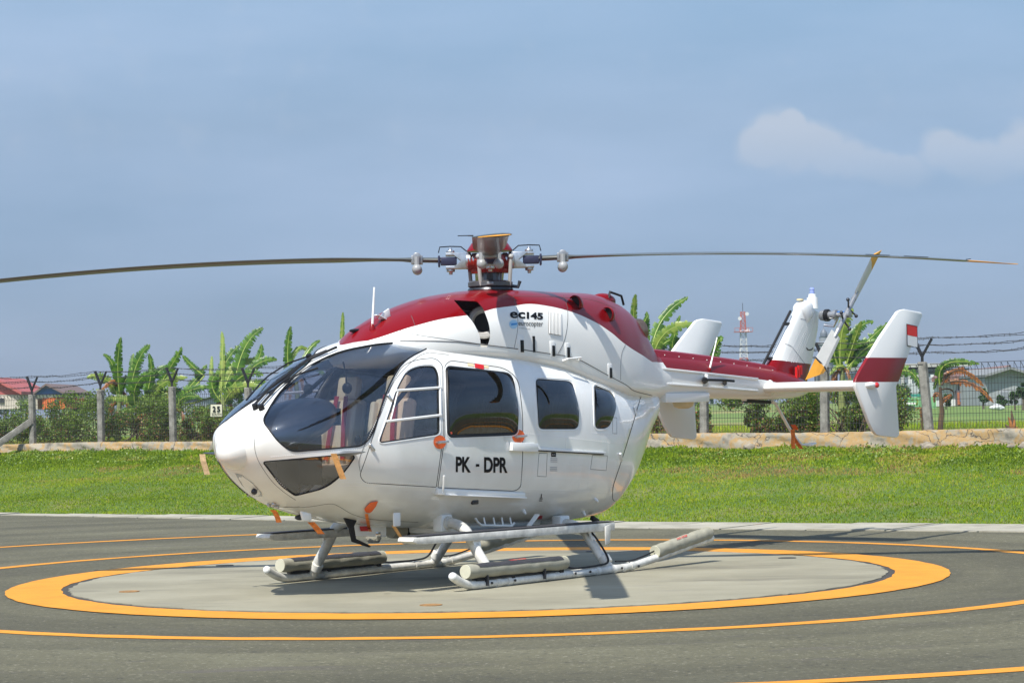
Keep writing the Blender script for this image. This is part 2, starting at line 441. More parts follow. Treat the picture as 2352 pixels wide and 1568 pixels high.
def nose_bulb(V):
    # the rounded fairing that swells out of the middle of the nose
    c = np.array([3.74, 0, 1.335]); d = V - c
    g = np.exp(-((d[..., 1] / .19) ** 2 + (d[..., 2] / .19) ** 2) ** 2.6) * np.clip((V[..., 0] - 3.2) / .5, 0, 1)
    V = V.copy(); V[..., 0] += .0 * g
    return V

def shell(name, v, f, t_out, t_in):
    """closed double skin between two offsets of a surface"""
    me = bpy.data.meshes.new(name); me.from_pydata([tuple(a) for a in v], [], f); me.update()
    bm = bmesh.new(); bm.from_mesh(me); bmesh.ops.recalc_face_normals(bm, faces=bm.faces); bm.normal_update()
    nv = len(bm.verts); N = [x.normal.copy() for x in bm.verts]; Cc = [x.co.copy() for x in bm.verts]
    faces = [tuple(q.index for q in x.verts) for x in bm.faces]; bm.free()
    V = [c + n * t_out for c, n in zip(Cc, N)] + [c + n * t_in for c, n in zip(Cc, N)]
    F = faces + [tuple(i + nv for i in q[::-1]) for q in faces]
    me2 = bpy.data.meshes.new(name); me2.from_pydata(V, [], F); me2.update(); bpy.data.meshes.remove(me)
    return me2
def prism(polys, y0, y1, both=True):
    """cutters through outlines measured on the photograph, running inwards from y0 to y1 (aircraft axes)"""
    v = []; f = []
    for poly in polys:
        for sgn in ((1, -1) if both else (1,)):
            A = [hy(px, py, y0) for px, py in poly]; B = [hy(px, py, y1) for px, py in poly]; n = len(poly); k = len(v)
            v += [Vector((p.x, p.y * sgn, p.z)) for p in A + B]
            f += [tuple(range(k, k + n)), tuple(range(k + n, k + 2 * n))[::-1]] + [((i + 1) % n + k, i + k, i + n + k, (i + 1) % n + n + k) for i in range(n)]
    me = bpy.data.meshes.new('cutter'); me.from_pydata(v, [], f); me.update()
    bm = bmesh.new(); bm.from_mesh(me); bmesh.ops.recalc_face_normals(bm, faces=bm.faces); bmesh.ops.triangulate(bm, faces=[x for x in bm.faces if len(x.verts) > 4]); bm.to_mesh(me); bm.free()
    return me
def boolean(me, cutter, op='DIFFERENCE'):
    a = bpy.data.objects.new('a', me); b = bpy.data.objects.new('b', cutter); COL.objects.link(a); COL.objects.link(b)
    md = a.modifiers.new('b', 'BOOLEAN'); md.operation = op; md.object = b; md.solver = 'EXACT'
    dg = bpy.context.evaluated_depsgraph_get(); dg.update()
    r_ = bpy.data.meshes.new_from_object(a.evaluated_get(dg))
    bpy.data.objects.remove(a); bpy.data.objects.remove(b)
    return r_
def finish_skin(me, angle=R(30)):
    bm = bmesh.new(); bm.from_mesh(me)
    for x in bm.faces: x.smooth = True
    for e in bm.edges:
        if len(e.link_faces) == 2 and e.calc_face_angle(0) > angle: e.smooth = False
    bm.to_mesh(me); bm.free(); return me

def rounded(pts, r=6, n=5):
    """closed outline with rounded corners, pts in photograph units, r may be given per corner"""
    out_ = []; k = len(pts)
    for i, p in enumerate(pts):
        a = np.array(pts[i - 1][:2], float); b = np.array(p[:2], float); c = np.array(pts[(i + 1) % k][:2], float)
        rr = p[2] if len(p) > 2 else r
        la, lc = np.linalg.norm(a - b), np.linalg.norm(c - b); q = min(rr, la * .48, lc * .48)
        if q < .5: out_.append(tuple(b)); continue
        s0 = b + (a - b) / la * q; s1 = b + (c - b) / lc * q
        for t in np.linspace(0, 1, n):
            out_.append(tuple((1 - t) ** 2 * s0 + 2 * t * (1 - t) * b + t * t * s1))
    return out_
def grow(poly, d):
    P_ = np.array(poly); n = len(P_); area = sum(P_[i][0] * P_[(i + 1) % n][1] - P_[(i + 1) % n][0] * P_[i][1] for i in range(n))
    s_ = 1 if area > 0 else -1; o = []
    for i in range(n):
        e1 = P_[i] - P_[i - 1]; e2 = P_[(i + 1) % n] - P_[i]
        n1 = np.array([e1[1], -e1[0]]) / (np.linalg.norm(e1) + 1e-9); n2 = np.array([e2[1], -e2[0]]) / (np.linalg.norm(e2) + 1e-9)
        m_ = n1 + n2; m_ = m_ / max(np.linalg.norm(m_), .6); o.append(tuple(P_[i] + s_ * d * m_))
    return o

WS = rounded([(602, 966, 14), (640, 900, 40), (700, 845, 30), (775, 807, 40), (880, 787, 40), (958, 786, 20), (981, 800, 5), (925, 828, 60), (893, 885, 60), (872, 945, 50), (855, 1000, 30), (832, 1024, 14), (670, 1037, 14), (640, 1015, 20)])
CHIN = rounded([(603, 1060, 8), (808, 1042, 12), (815, 1050, 4), (790, 1086, 30), (750, 1120, 25), (678, 1138, 6), (645, 1115, 14)])
DFRONT = rounded([(826, 1092, 12), (845, 1040, 30), (873, 950, 40), (898, 885, 40), (925, 838, 30), (960, 825, 20), (1000, 822, 14), (1017, 838, 14), (1018, 1000, 4), (1002, 1118, 3), (838, 1108, 20)])
WFRONT = rounded([(871, 1016, 9), (893, 955, 30), (912, 893, 30), (935, 852, 24), (965, 841, 16), (998, 841, 12), (1006, 860, 10), (1008, 996, 9)])
DSLIDE = rounded([(1022, 838, 10), (1035, 828, 12), (1160, 845, 30), (1190, 870, 26), (1201, 950, 40), (1200, 1060, 20), (1196, 1118, 14), (1183, 1127, 14), (1006, 1119, 3), (1022, 1000, 3)])
WSLIDE = rounded([(1026, 843, 9), (1175, 860, 18), (1186, 935, 40), (1186, 996, 11), (1030, 1002, 11)])
WREAR1 = rounded([(1231, 870, 9), (1314, 876, 14), (1325, 945, 30), (1326, 984, 10), (1238, 984, 10)])
WREAR2 = rounded([(1365, 884, 8), (1407, 902, 10), (1407, 930, 20), (1396, 983, 12), (1368, 983, 8)])
CLAM = rounded([(1487, 884, 14), (1545, 893, 5), (1545, 1165, 5), (1407, 1150, 8), (1407, 1120, 20), (1440, 1020, 60), (1478, 890, 16)])
INTAKE = rounded([(1042, 689, 3), (1095, 692, 4), (1110, 708, 8), (1123, 742, 30), (1127, 772, 20), (1119, 797, 2), (1104, 797, 2), (1103, 772, 14), (1088, 741, 14), (1062, 712, 10)])
pod_v, pod_f = loft_bm(POD, 150, 96, nose_bulb)
cowl_v, cowl_f = loft_bm(COWL, 100, 72)
boom_v, boom_f = loft_bm(BOOM, 60, 48)
bvh_pod = BVHTree.FromPolygons([tuple(a) for a in pod_v], pod_f)
bvh_cowl = BVHTree.FromPolygons([tuple(a) for a in cowl_v], cowl_f)
bvh_boom = BVHTree.FromPolygons([tuple(a) for a in boom_v], boom_f)
def on(px, py, bvh=None, off=0.0):
    """point of the skin met by a measured line of sight, with its outward normal"""
    d = dirH(ray(px, py)).normalized(); best = None
    for b in ([bvh] if bvh else [bvh_pod, bvh_cowl, bvh_boom]):
        h = b.ray_cast(CH, d)
        if h[0] is not None and (best is None or h[3] < best[3]): best = h
    if best is None: return None, None
    n = best[1]
    if n.dot(d) > 0: n = -n
    return best[0] + n * off, n
def path_on(pts, bvh=None, off=0.004, step=6, closed=False):
    o = []; P_ = list(pts) + ([pts[0]] if closed else [])
    for a, b in zip(P_[:-1], P_[1:]):
        k = max(1, int(math.hypot(b[0] - a[0], b[1] - a[1]) / step))
        for i in range(k):
            q = on(a[0] + (b[0] - a[0]) * i / k, a[1] + (b[1] - a[1]) * i / k, bvh, off)[0]
            if q is not None: o.append(q)
    q = on(*P_[-1][:2], bvh, off)[0]
    if q is not None: o.append(q)
    return o
def flip(pts): return [Vector((p[0], -p[1], p[2])) for p in pts]

# ---- cabin skin with real openings
wins = [WS, CHIN, WFRONT, WSLIDE, WREAR1, WREAR2]
sk = shell('fuselage', pod_v, pod_f, 0.0, -0.014)
cut_all = prism([WS, CHIN, grow(DFRONT, 1.0), grow(DSLIDE, 1.0), WREAR1, WREAR2, grow(CLAM, .8)], 1.6, 0.035)
body = finish_skin(boolean(sk.copy(), cut_all))
obj('fuselage', body, [SKIN], heli)
def mirrored(me):
    m2 = me.copy(); m2.transform(Matrix.Scale(-1, 4, (0, 1, 0))); m2.flip_normals(); return m2
def skin_part(name, poly, holes, mt, t_out=0.0, t_in=-0.014, src=None, both=True, bubble=0.0):
    s_ = shell(name, *(src or (pod_v, pod_f)), t_out, t_in)
    p = boolean(s_, prism([poly], 1.6, 0.035, False), 'INTERSECT')
    if holes: p = boolean(p, prism(holes, 1.7, 0.02, False))
    if bubble:
        xs = [q.co.x for q in p.vertices]; zs = [q.co.z for q in p.vertices]; x0, x1, z0, z1 = min(xs), max(xs), min(zs), max(zs)
        bm = bmesh.new(); bm.from_mesh(p); bmesh.ops.subdivide_edges(bm, edges=[e for e in bm.edges if e.calc_length() > .05], cuts=1, use_grid_fill=True)
        for q in bm.verts:
            s1, t1 = 2 * (q.co.x - x0) / (x1 - x0) - 1, 2 * (q.co.z - z0) / (z1 - z0) - 1
            q.co.y += bubble * max(0, 1 - s1 ** 4) * max(0, 1 - abs(t1) ** 2.2)
        bm.to_mesh(p); bm.free()
    finish_skin(p); o = [obj(name, p, mt, heli)]
    if both: o.append(obj(name, mirrored(p), None, heli))
    return o
d_front = skin_part('cockpit_door', grow(DFRONT, -.6), [WFRONT], SKIN)
d_slide = skin_part('sliding_door', grow(DSLIDE, -.6), [WSLIDE], SKIN)
d_clam = skin_part('clamshell_door', grow(CLAM, -.7), None, SKIN)
for nm, poly, g in (('windshield', WS, GCLEAR), ('chin_window', CHIN, GDOOR), ('cockpit_door_window', WFRONT, GDOOR), ('sliding_door_window', WSLIDE, GDARK), ('rear_window', WREAR1, GDARK), ('rear_window', WREAR2, GDARK)):
    skin_part(nm, grow(poly, 1.0), None, g, -0.004, -0.008, bubble={'sliding_door_window': .075, 'rear_window': .05}.get(nm, 0))
def seal(name, poly, r, mt, off=0.0, par=heli):
    for fl in (0, 1):
        p = path_on(poly, bvh_pod, off, 8, True)
        if fl: p = flip(p)
        MB().tube(p, r, 5, False, ).build(name, mt, par, smooth=True)
seal('window_seal', WSLIDE, .016, BLACK, 0.0)
for w_ in (WREAR1, WREAR2, WFRONT): seal('window_seal', w_, .006, BLACK)
seal('window_seal', WS, .008, BLACK); seal('window_seal', CHIN, .006, BLACK)

# dark cabin lining a little inside the skin, with the same window openings
ln_ = shell('cabin_lining', pod_v, pod_f, -.020, -.026)
obj('cabin_lining', finish_skin(boolean(ln_, prism([grow(q, 2.0) for q in (WS, CHIN, WFRONT, WSLIDE, WREAR1, WREAR2)], 1.6, 0.035))), mat('lining', (.06, .062, .068), .8), heli)

# ---- engine cowling
cowl_line = [(-3.05, 2.03), (-2.9, 2.06)]
RW = [(771, 802), (813, 791), (860, 778), (912, 761), (954, 748), (1023, 731), (1084, 722), (1112, 715), (1138, 708), (1182, 702), (1221, 698), (1248, 701), (1303, 713), (1358, 735), (1399, 760), (1440, 793), (1482, 820)]
cl_ = []
for q in RW:
    h = on(*q, bvh_cowl)[0]
    if h is not None: cl_.append((h.x, h.z))
cl_.sort()
cl_ = [(cl_[0][0] - .25, cl_[0][1] - .05)] + cl_
COWLPAINT = two_tone('cowling_paint', [(max(min(x, 3), -3.3), z) for x, z in cl_])
ck = shell('engine_cowling', cowl_v, cowl_f, 0, -.02)
cc = boolean(ck, prism([INTAKE], 1.6, .10))
obj('engine_cowling', finish_skin(cc), COWLPAINT, heli)
RZ = []
bl_ = []
for q in ((1512, 845), (1560, 852), (1610, 858), (1660, 863), (1700, 867), (1738, 870), (1765, 874), (1790, 879)):
    h = on(*q, bvh_boom)[0]
    if h is not None: bl_.append((h.x, h.z))
bl_.sort(); bl_ = [(-6.5, bl_[0][1] - .05)] + bl_ + [(-2.2, bl_[-1][1] + .02)]
BOOMPAINT = two_tone('boom_paint', bl_)
mesh('tail_boom', boom_v, boom_f, BOOMPAINT, heli, smooth=True)
def c1(x, y): return (459.4 + x * .3662, 631.6 + y * .3662)
def c2(x, y): return (918.8 + x * .2746, 488.1 + y * .2746)
def c3(x, y): return (976.2 + x * .2930, 775.2 + y * .2930)
def c4(x, y): return (545.5 + x * .2441, 1091 + y * .2441)
def c5(x, y): return (976.2 + x * .2930, 1119.7 + y * .2930)
def c6(x, y): return (1435.5 + x * .3295, 574.2 + y * .3295)
def c7(x, y): return (1780.0 + x * .3297, 545.5 + y * .3297)
def c8(x, y): return (1464.0 + x * .1831, 775.0 + y * .1831)
def tube_path(pts, n=6):
    P_ = [Vector(p) for p in pts]; o = []
    for i in range(len(P_) - 1):
        p0_, p1_, p2_, p3_ = P_[max(i - 1, 0)], P_[i], P_[i + 1], P_[min(i + 2, len(P_) - 1)]
        for k in range(n):
            t = k / n; o.append(.5 * ((2 * p1_) + (-p0_ + p2_) * t + (2 * p0_ - 5 * p1_ + 4 * p2_ - p3_) * t * t + (-p0_ + 3 * p1_ - 3 * p2_ + p3_) * t ** 3))
    return o + [P_[-1]]

def superell(c, r, e=2.6, tilt=0, n=28, m_=18):
    v = []; f = []
    M = Matrix.Rotation(tilt, 3, 'Y')
    for i in range(m_ + 1):
        a = -math.pi / 2 + math.pi * i / m_
        for k in range(n):
            b = 2 * math.pi * k / n
            sg = lambda t: math.copysign(abs(t) ** (2 / e), t)
            p = M @ Vector((r[0] * sg(math.cos(a)) * sg(math.cos(b)), r[1] * sg(math.cos(a)) * sg(math.sin(b)), r[2] * sg(math.sin(a))))
            v.append(p + Vector(c))
    for i in range(m_):
        for k in range(n):
            f.append((i * n + k, i * n + (k + 1) % n, (i + 1) * n + (k + 1) % n, (i + 1) * n + k))
    return v, f
nv_, nf_ = superell((3.665, 0, 1.405), (.335, .205, .205), 2.0, R(12), 36, 24)
mesh('nose_fairing', nv_, nf_, SKIN, heli, smooth=True)
# ---- inner bulkheads so that nobody looks through an empty hull
MB().box((.45, 0, .82), (3.3, 1.15, .03)).box((2.6, 0, 1.0), (.9, .80, .03)).build('cabin_floor', INTERIOR, heli)
MB().plate([(-1.55, y, z) for y, z in ((-.5, .75), (.5, .75), (.62, 1.3), (.5, 1.85), (-.5, 1.85), (-.62, 1.3))], (1, 0, 0), .03).build('rear_bulkhead', TRIM, heli)
MB().box((.5, 0, 2.17), (2.7, 1.1, .03)).build('ceiling_panel', TRIM, heli)
# ---- seats
def seat(x, y, s=1.0):
    r_ = MB()
    r_.box((x + .26, y, 1.13), (.50, .46, .13))
    se = r_.build('seat', BEIGE, heli, bevel=.035)
    M = Matrix.Rotation(R(-12), 3, 'Y')
    MB().box((x - .05, y, 1.50), (.12, .47, .66), M=M).build('backrest', BEIGE, se, bevel=.045)
    for dy in (-.2, .2): MB().box((x + .01, y + dy, 1.50), (.12, .07, .6), M=M).build('side_bolster', BEIGE, se, bevel=.03)
    MB().box((x - .15, y, 1.93), (.10, .27, .24), M=M).build('headrest', BEIGE, se, bevel=.04)
    MB().box((x + .2, y, .95), (.4, .36, .28)).build('seat_base', DARK, se, bevel=.02)
    for dy in (-.085, .085):
        MB().beam((x - .03, y + dy * .7, 1.86), (x + .045, y + dy, 1.56), .052, .008, (1, 0, .2)).beam((x + .045, y + dy, 1.56), (x + .10, y + dy * 1.3, 1.22), .052, .008, (1, 0, .2)).build('shoulder_belt', BELT, se)
        MB().box((x + .115, y + dy * 1.35, 1.21), (.02, .045, .05)).build('belt_buckle', STEEL, se)
seat(1.93, -.40); seat(2.14, .42)
for x_, y_ in ((-.6, -.45), (-.6, .0), (-.6, .45)): seat(x_, y_)
# ---- instrument panel: glare shield hood on a column
ip = mesh('instrument_panel', *superell((3.10, 0, 1.60), (.50, .40, .19), 2.4, R(17)), CONSOLE, heli, smooth=True)
mb = MB()
for j in range(2):
    for k in range(7): mb.box((2.98 + k * .028, .16 - j * .30, 1.80 - k * .009), (.006, .2, .006))
tag(mb.build('air_grille', BLACK, ip), kind='stuff')
MB().box((2.95, 0, 1.2), (.34, .30, .62)).build('column', INTERIOR, ip, bevel=.03)
MB().box((2.62, -.13, 1.66), (.02, .2, .16)).box((2.62, .13, 1.66), (.02, .2, .16)).build('display', mat('display', (.01, .012, .015), .1), ip)
def stick(y):
    s_ = MB().tube([(2.55, y, .95), (2.5, y, 1.15), (2.53, y, 1.33), (2.50, y, 1.40)], .016, 8).build('control_stick', BLACK, heli, smooth=True)
    MB().ball((2.50, y, 1.43), .035, sc=(1, .8, 1.5)).build('grip', BLACK, s_, smooth=True)
stick(.34); stick(-.42)
mb = MB()
for y in (.22, .36, -.3, -.44): mb.box((3.12, y, 1.0), (.10, .09, .02), M=Matrix.Rotation(R(30), 3, 'Y')).beam((3.12, y, 1.0), (3.2, y, .93), .015, .015)
mb.build('pedals', STEEL, heli)
for dy in (-.28, .28): MB().tube([(2.62, dy, 2.18), (2.58, dy, 2.05), (2.55, dy * .9, 1.98)], .008, 6).ball((2.54, dy * .9, 1.93), .055, sc=(.7, 1, 1)).build('headset', BLACK, heli, smooth=True)
MB().beam((2.85, .72, 1.42), (1.72, .60, 2.18), .035, .03).beam((2.85, -.72, 1.42), (1.72, -.60, 2.18), .035, .03).build('window_post', BLACK, heli)
mb = MB(); mb.lathe([(.0, -.01), (.03, 0), (.03, .012), (0, .014)], (2.42, .0, 1.2), (1, 0, 0)); mb.build('throttle_knob', BELT, heli)

# ---- door window bars and frames (port, mirrored to starboard)
def strip(name, px, r, mt, off=0.0, closed=False, mirror=True, flat=None, bvh=None, parent=heli, n=6, step=6):
    p = path_on(px, bvh, off, step, closed)
    if len(p) < 2: return
    MB().tube(p, r, n, not closed, flat).build(name, mt, parent, smooth=True)
    if mirror: MB().tube(flip(p), r, n, not closed, flat).build(name, mt, parent, smooth=True)
strip('window_bar', [c1(1225, 726), c1(1510, 706)], .013, WHITE, .004, bvh=bvh_pod)
strip('window_bar', [c1(1168, 918), c1(1512, 878)], .013, WHITE, .004, bvh=bvh_pod)
strip('window_bar', [c1(1240, 726), c1(1195, 905)], .008, WHITE, .004, bvh=bvh_pod)
strip('window_bar', [c1(1504, 700), c1(1506, 884)], .010, WHITE, .004, bvh=bvh_pod)
for w_, g_ in ((WREAR1, 4), (WREAR2, 4), (WSLIDE, 4.5)): strip('window_frame', grow(w_, g_), .006, WHITE, 0.0, True, bvh=bvh_pod, n=5, step=9)
strip('window_frame', grow(WFRONT, 3.5), .006, WHITE, 0.0, True, bvh=bvh_pod, n=5, step=9)
# canopy joint line, belly seam, skin strips
SEAM = mat('seam_line', (.09, .09, .09), .7)
def seam(px, bvh=bvh_pod, r=.0028, mt=SEAM, closed=False, mirror=True):
    if not closed and len(px) > 2:
        px = [(p.x, p.y) for p in tube_path([(a, b, 0) for a, b in px], 5)]
    strip('panel_seam', px, r, mt, 0.0, closed, mirror, bvh=bvh, n=4, step=8)
seam([c1(390, 905), c1(355, 960), c1(342, 1050), c1(350, 1120), c1(380, 1190), c1(450, 1290), c1(520, 1355), c1(600, 1410)])
seam([c4(300, 290), c4(620, 300), c4(860, 268), c4(950, 290), c4(1070, 360), c4(1220, 405), c4(1400, 425), c4(1700, 440)])
seam([c1(1440, 485), c1(1370, 510), c1(1270, 600), c1(1200, 700), c1(1130, 880), c1(1060, 1010), c1(1000, 1150), c1(1005, 1230)], r=.003)
seam([c1(1440, 486), c1(1560, 500)], r=.003)
seam([c3(893, 905), c3(958, 905), c3(950, 1088), c3(880, 1085)], closed=True, mirror=False)
seam([c3(1312, 920), c3(1430, 925), c3(1420, 1040), c3(1297, 1030)], closed=True, mirror=False)
seam([c3(1470, 625), c3(1503, 627), c3(1503, 752), c3(1470, 750)], closed=True, mirror=False)
seam([c2(0, 985), c2(140, 1022), c2(400, 1060), c2(680, 1100)], bvh_cowl, mirror=True)
seam([c2(95, 860), c2(125, 945), c2(145, 1020)], bvh_cowl)
seam([c2(1365, 690), c2(1400, 800), c2(1398, 950), c2(1370, 1080), c2(1320, 1182)], bvh_cowl, r=.0035)
seam([c2(945, 700), c2(975, 800), c2(985, 960), c2(955, 1130)], bvh_cowl)
seam([c2(1885, 1105), c2(1850, 1200), c2(1845, 1400)], bvh_cowl)
seam([c2(940, 700), c2(1200, 702), c2(1380, 712), c2(1600, 730), c2(1800, 800)], bvh_cowl)
# joint between cowling and cabin roof
seam([c2(0, 1075), c2(400, 1078), c2(700, 1105), c2(980, 1140), c2(1240, 1178), c2(1420, 1205), c2(1520, 1240), c2(1730, 1355), c2(1890, 1440), c2(1960, 1490), c2(2110, 1530)], None, r=.005)
# rivet rows: small domed heads of the skin, too small to pick apart
rv = []
def rivets(a, b, d=5.2):
    k = int(math.hypot(b[0] - a[0], b[1] - a[1]) / d)
    for i in range(k + 1):
        q, n_ = on(a[0] + (b[0] - a[0]) * i / max(k, 1), a[1] + (b[1] - a[1]) * i / max(k, 1), None)
        if q is not None: rv.append((q, n_)); rv.append((Vector((q.x, -q.y, q.z)), Vector((n_.x, -n_.y, n_.z))))
for a, b in ((c3(755, 1040), c3(755, 1180)), (c3(1235, 440), c3(1230, 720)), (c3(1300, 400), c3(1310, 740)), (c3(770, 1185), c3(1460, 1215)), (c3(760, 745), c3(1540, 830)), (c3(1205, 720), c3(1200, 440)), (c3(820, 1100), c3(815, 1230)), (c3(1105, 990), c3(1225, 1000)), (c3(1225, 1000), c3(1205, 1180)),
             (c3(1300, 920), c3(1275, 1180)), (c3(860, 1100), c3(1480, 1115)), (c3(1105, 745), c3(1100, 890)), (c3(1445, 750), c3(1440, 900)), (c3(1510, 550), c3(1640, 560)), (c3(1640, 470), c3(1590, 700)), (c3(1590, 700), c3(1500, 960)), (c3(1500, 960), c3(1460, 1180)), (c3(80, 95), c3(600, 150)), (c3(780, 270), c3(1260, 310)), (c3(1480, 380), c3(1640, 470)),
             (c1(890, 1320), c1(1440, 1330)), (c1(900, 1300), c1(1400, 1305)), (c1(450, 1140), c1(1040, 1085)), (c1(1030, 1080), c1(1230, 640)), (c1(400, 1200), c1(590, 1390)), (c3(850, 320), c3(870, 720)), (c3(1310, 745), c3(1590, 770)), (c3(1520, 640), c3(1610, 655))):
    rivets(a, b)
mb = MB()
for q, n_ in rv:
    a = n_.orthogonal().normalized(); b = n_.cross(a); r_ = .0075
    mb.add([q + a * r_, q + b * r_, q - a * r_, q - b * r_, q + n_ * .0035], [(0, 1, 4), (1, 2, 4), (2, 3, 4), (3, 0, 4)])
tag(mb.build('rivets', mat('rivet_heads', (.8, .8, .8), .3, metal=.2), heli, smooth=True), kind='stuff')

# ---- lettering
FONT = bpy.data.fonts.new if False else None
def text_bm(s, size, bold=0.0, xs=1.0, gap=1.0):
    cu = bpy.data.curves.new('lettering', 'FONT'); cu.body = s; cu.size = size; cu.offset = bold; cu.resolution_u = 6; cu.space_character = gap
    o = bpy.data.objects.new('t', cu); COL.objects.link(o)
    dg = bpy.context.evaluated_depsgraph_get(); dg.update(); me = bpy.data.meshes.new_from_object(o.evaluated_get(dg)); bpy.data.objects.remove(o)
    bm = bmesh.new(); bm.from_mesh(me); bpy.data.meshes.remove(me)
    bmesh.ops.triangulate(bm, faces=bm.faces)
    for v in bm.verts: v.co.x *= xs
    return bm
def fit_bm(bm, w_, h):
    xs = [v.co.x for v in bm.verts]; ys = [v.co.y for v in bm.verts]
    for v in bm.verts:
        v.co.x = (v.co.x - min(xs)) / (max(xs) - min(xs)) * w_; v.co.y = (v.co.y - min(ys)) / (max(ys) - min(ys)) * h
    return bm
def print_on(name, s, p0, p1, hpx, mt, bvh, bold=0.0, par=heli, off=.003, gap=1.0):
    """flat print laid on the skin, baseline from p0 to p1 with cap height hpx (measured units)"""
    bm = text_bm(s, 1, bold, gap=gap); bmesh.ops.subdivide_edges(bm, edges=[e for e in bm.edges if e.calc_length() > .10], cuts=3)
    bmesh.ops.triangulate(bm, faces=bm.faces)
    L = math.hypot(p1[0] - p0[0], p1[1] - p0[1]); fit_bm(bm, L, hpx)
    ux, uy = (p1[0] - p0[0]) / L, (p1[1] - p0[1]) / L
    for v in list(bm.verts):
        px, py = p0[0] + ux * v.co.x, p0[1] + uy * v.co.x - v.co.y
        q = on(px, py, bvh, off)[0]
        if q is None: bm.verts.remove(v)
        else: v.co = q
    return obj(name, bm, mt, par)
BLK = mat('black_print', (.006, .006, .007), .5, spec=.12)
print_on('registration_lettering', 'PK', c3(240, 1052), c3(358, 1056), 35.5, BLK, bvh_pod, .035, gap=.98)
print_on('registration_lettering', '-', c3(397, 1010), c3(425, 1010), 6, BLK, bvh_pod, .03)
print_on('registration_lettering', 'DPR', c3(462, 1056), c3(646, 1059), 35.5, BLK, bvh_pod, .035, gap=.98)
WLET = mat('letter_outline', (.8, .8, .8), .35)
print_on('type_lettering', 'ec', c2(918, 882), c2(1045, 887), 14.5, BLK, bvh_cowl, .026, off=.004)
print_on('type_lettering', '145', c2(1058, 888), c2(1194, 896), 15.5, BLK, bvh_cowl, .045, off=.004)
print_on('maker_lettering', 'eurocopter', c2(990, 960), c2(1194, 966), 13.5, BLK, bvh_cowl, .0, off=.0035)
print_on('maker_lettering', 'an EADS Company', c2(995, 972), c2(1088, 979), 3.2, mat('grey_print', (.15, .15, .16), .5), bvh_cowl)
def disc_on(name, c, r, mt, bvh, off=.004, n=28, sx=1.0, par=heli):
    pts = [on(c[0] + r * sx * math.cos(2 * math.pi * k / n), c[1] + r * math.sin(2 * math.pi * k / n), bvh, off)[0] for k in range(n)]
    ce = on(*c, bvh, off)[0]; P_ = [ce] + [p for p in pts if p is not None]
    k = len(P_) - 1
    return mesh(name, P_, [(0, 1 + i, 1 + (i + 1) % k) for i in range(k)], mt, par)
def poly_on(name, pts, mt, bvh, off=.004, par=heli, ng=5):
    """four cornered print following the skin"""
    v = []; f = []
    for i in range(ng + 1):
        for j in range(ng + 1):
            s_, t_ = i / ng, j / ng
            a = (pts[0][0] * (1 - s_) + pts[1][0] * s_, pts[0][1] * (1 - s_) + pts[1][1] * s_); b = (pts[3][0] * (1 - s_) + pts[2][0] * s_, pts[3][1] * (1 - s_) + pts[2][1] * s_)
            q = on(a[0] * (1 - t_) + b[0] * t_, a[1] * (1 - t_) + b[1] * t_, bvh, off)[0]
            v.append(q if q is not None else (0, 0, 1.5))
    for i in range(ng):
        for j in range(ng): f.append((i * (ng + 1) + j, (i + 1) * (ng + 1) + j, (i + 1) * (ng + 1) + j + 1, i * (ng + 1) + j + 1))
    return mesh(name, v, f, mt, par)
lg = disc_on('maker_emblem', c2(948, 935), 10, mat('emblem_blue', (.38, .62, .80), .4), bvh_cowl, .003)
poly_on('emblem_fuselage', [c2(930, 930), c2(975, 926), c2(975, 938), c2(925, 946)], mat('emblem_deep_blue', (.05, .28, .66), .4), bvh_cowl, .005, lg)
poly_on('emblem_rotor', [c2(915, 927), c2(980, 924), c2(980, 927), c2(915, 930)], MAT['emblem_deep_blue'], bvh_cowl, .006, lg)
# handles on their orange discs
for (x, y) in (c3(114, 818), c3(730, 773)):
    for s_ in (1,):
        d = disc_on('orange_disc', (x, y), 15.5, ORANGE, bvh_pod, .004, sx=.93)
        a = on(x - 8, y + 1, bvh_pod, .028)[0]; b = on(x + 15, y - 1, bvh_pod, .028)[0]; c_ = on(x - 8, y + 1, bvh_pod, .0)[0]
        MB().tube([c_, a], .012, 8).tube([a, b], [.016, .011], 8).build('door_handle', STEEL, heli, smooth=True)
stk = poly_on('red_emergency_tab', [c3(385, 207), c3(455, 218), c3(455, 254), c3(385, 240)], mat('red_plastic', (.6, .01, .012), .35), bvh_pod, .012)
CREAM = mat('cream_sticker', (.72, .6, .38), .6)
poly_on('sticker', [c3(332, 200), c3(380, 206), c3(382, 230), c3(332, 222)], CREAM, bvh_pod)
poly_on('sticker', [c3(456, 216), c3(496, 222), c3(497, 244), c3(456, 238)], CREAM, bvh_pod)
poly_on('fuel_placard', [c3(988, 900), c3(1025, 900), c3(1025, 933), c3(988, 932)], BLK, bvh_pod)
print_on('fuel_lettering', 'Jet A-1', c3(991, 921), c3(1022, 922), 2.8, WLET, bvh_pod, .02, off=.006)
GP = MAT['grey_print']
for k in range(3): poly_on('sticker', [c3(982, 942 + k * 13), c3(1036, 943 + k * 13), c3(1036, 949 + k * 13), c3(982, 948 + k * 13)], mat('pale_grey_print', (.42, .43, .44), .6), bvh_pod, .003)
for k in range(3): poly_on('sticker', [c3(978, 1012 + k * 13), c3(1034, 1012 + k * 13), c3(1034, 1018 + k * 13), c3(978, 1018 + k * 13)], MAT['pale_grey_print'], bvh_pod, .003)
poly_on('sticker', [c3(618, 774), c3(673, 776), c3(673, 810), c3(618, 808)], mat('white_sticker', (.66, .67, .62), .6), bvh_pod)
for a in ((892, 1272, 917, 1278), (896, 1258, 922, 1263), (900, 1250, 918, 1254)): poly_on('ground_symbol', [c3(a[0], a[1]), c3(a[2], a[1]), c3(a[2], a[3]), c3(a[0], a[3])], BLK, bvh_pod)
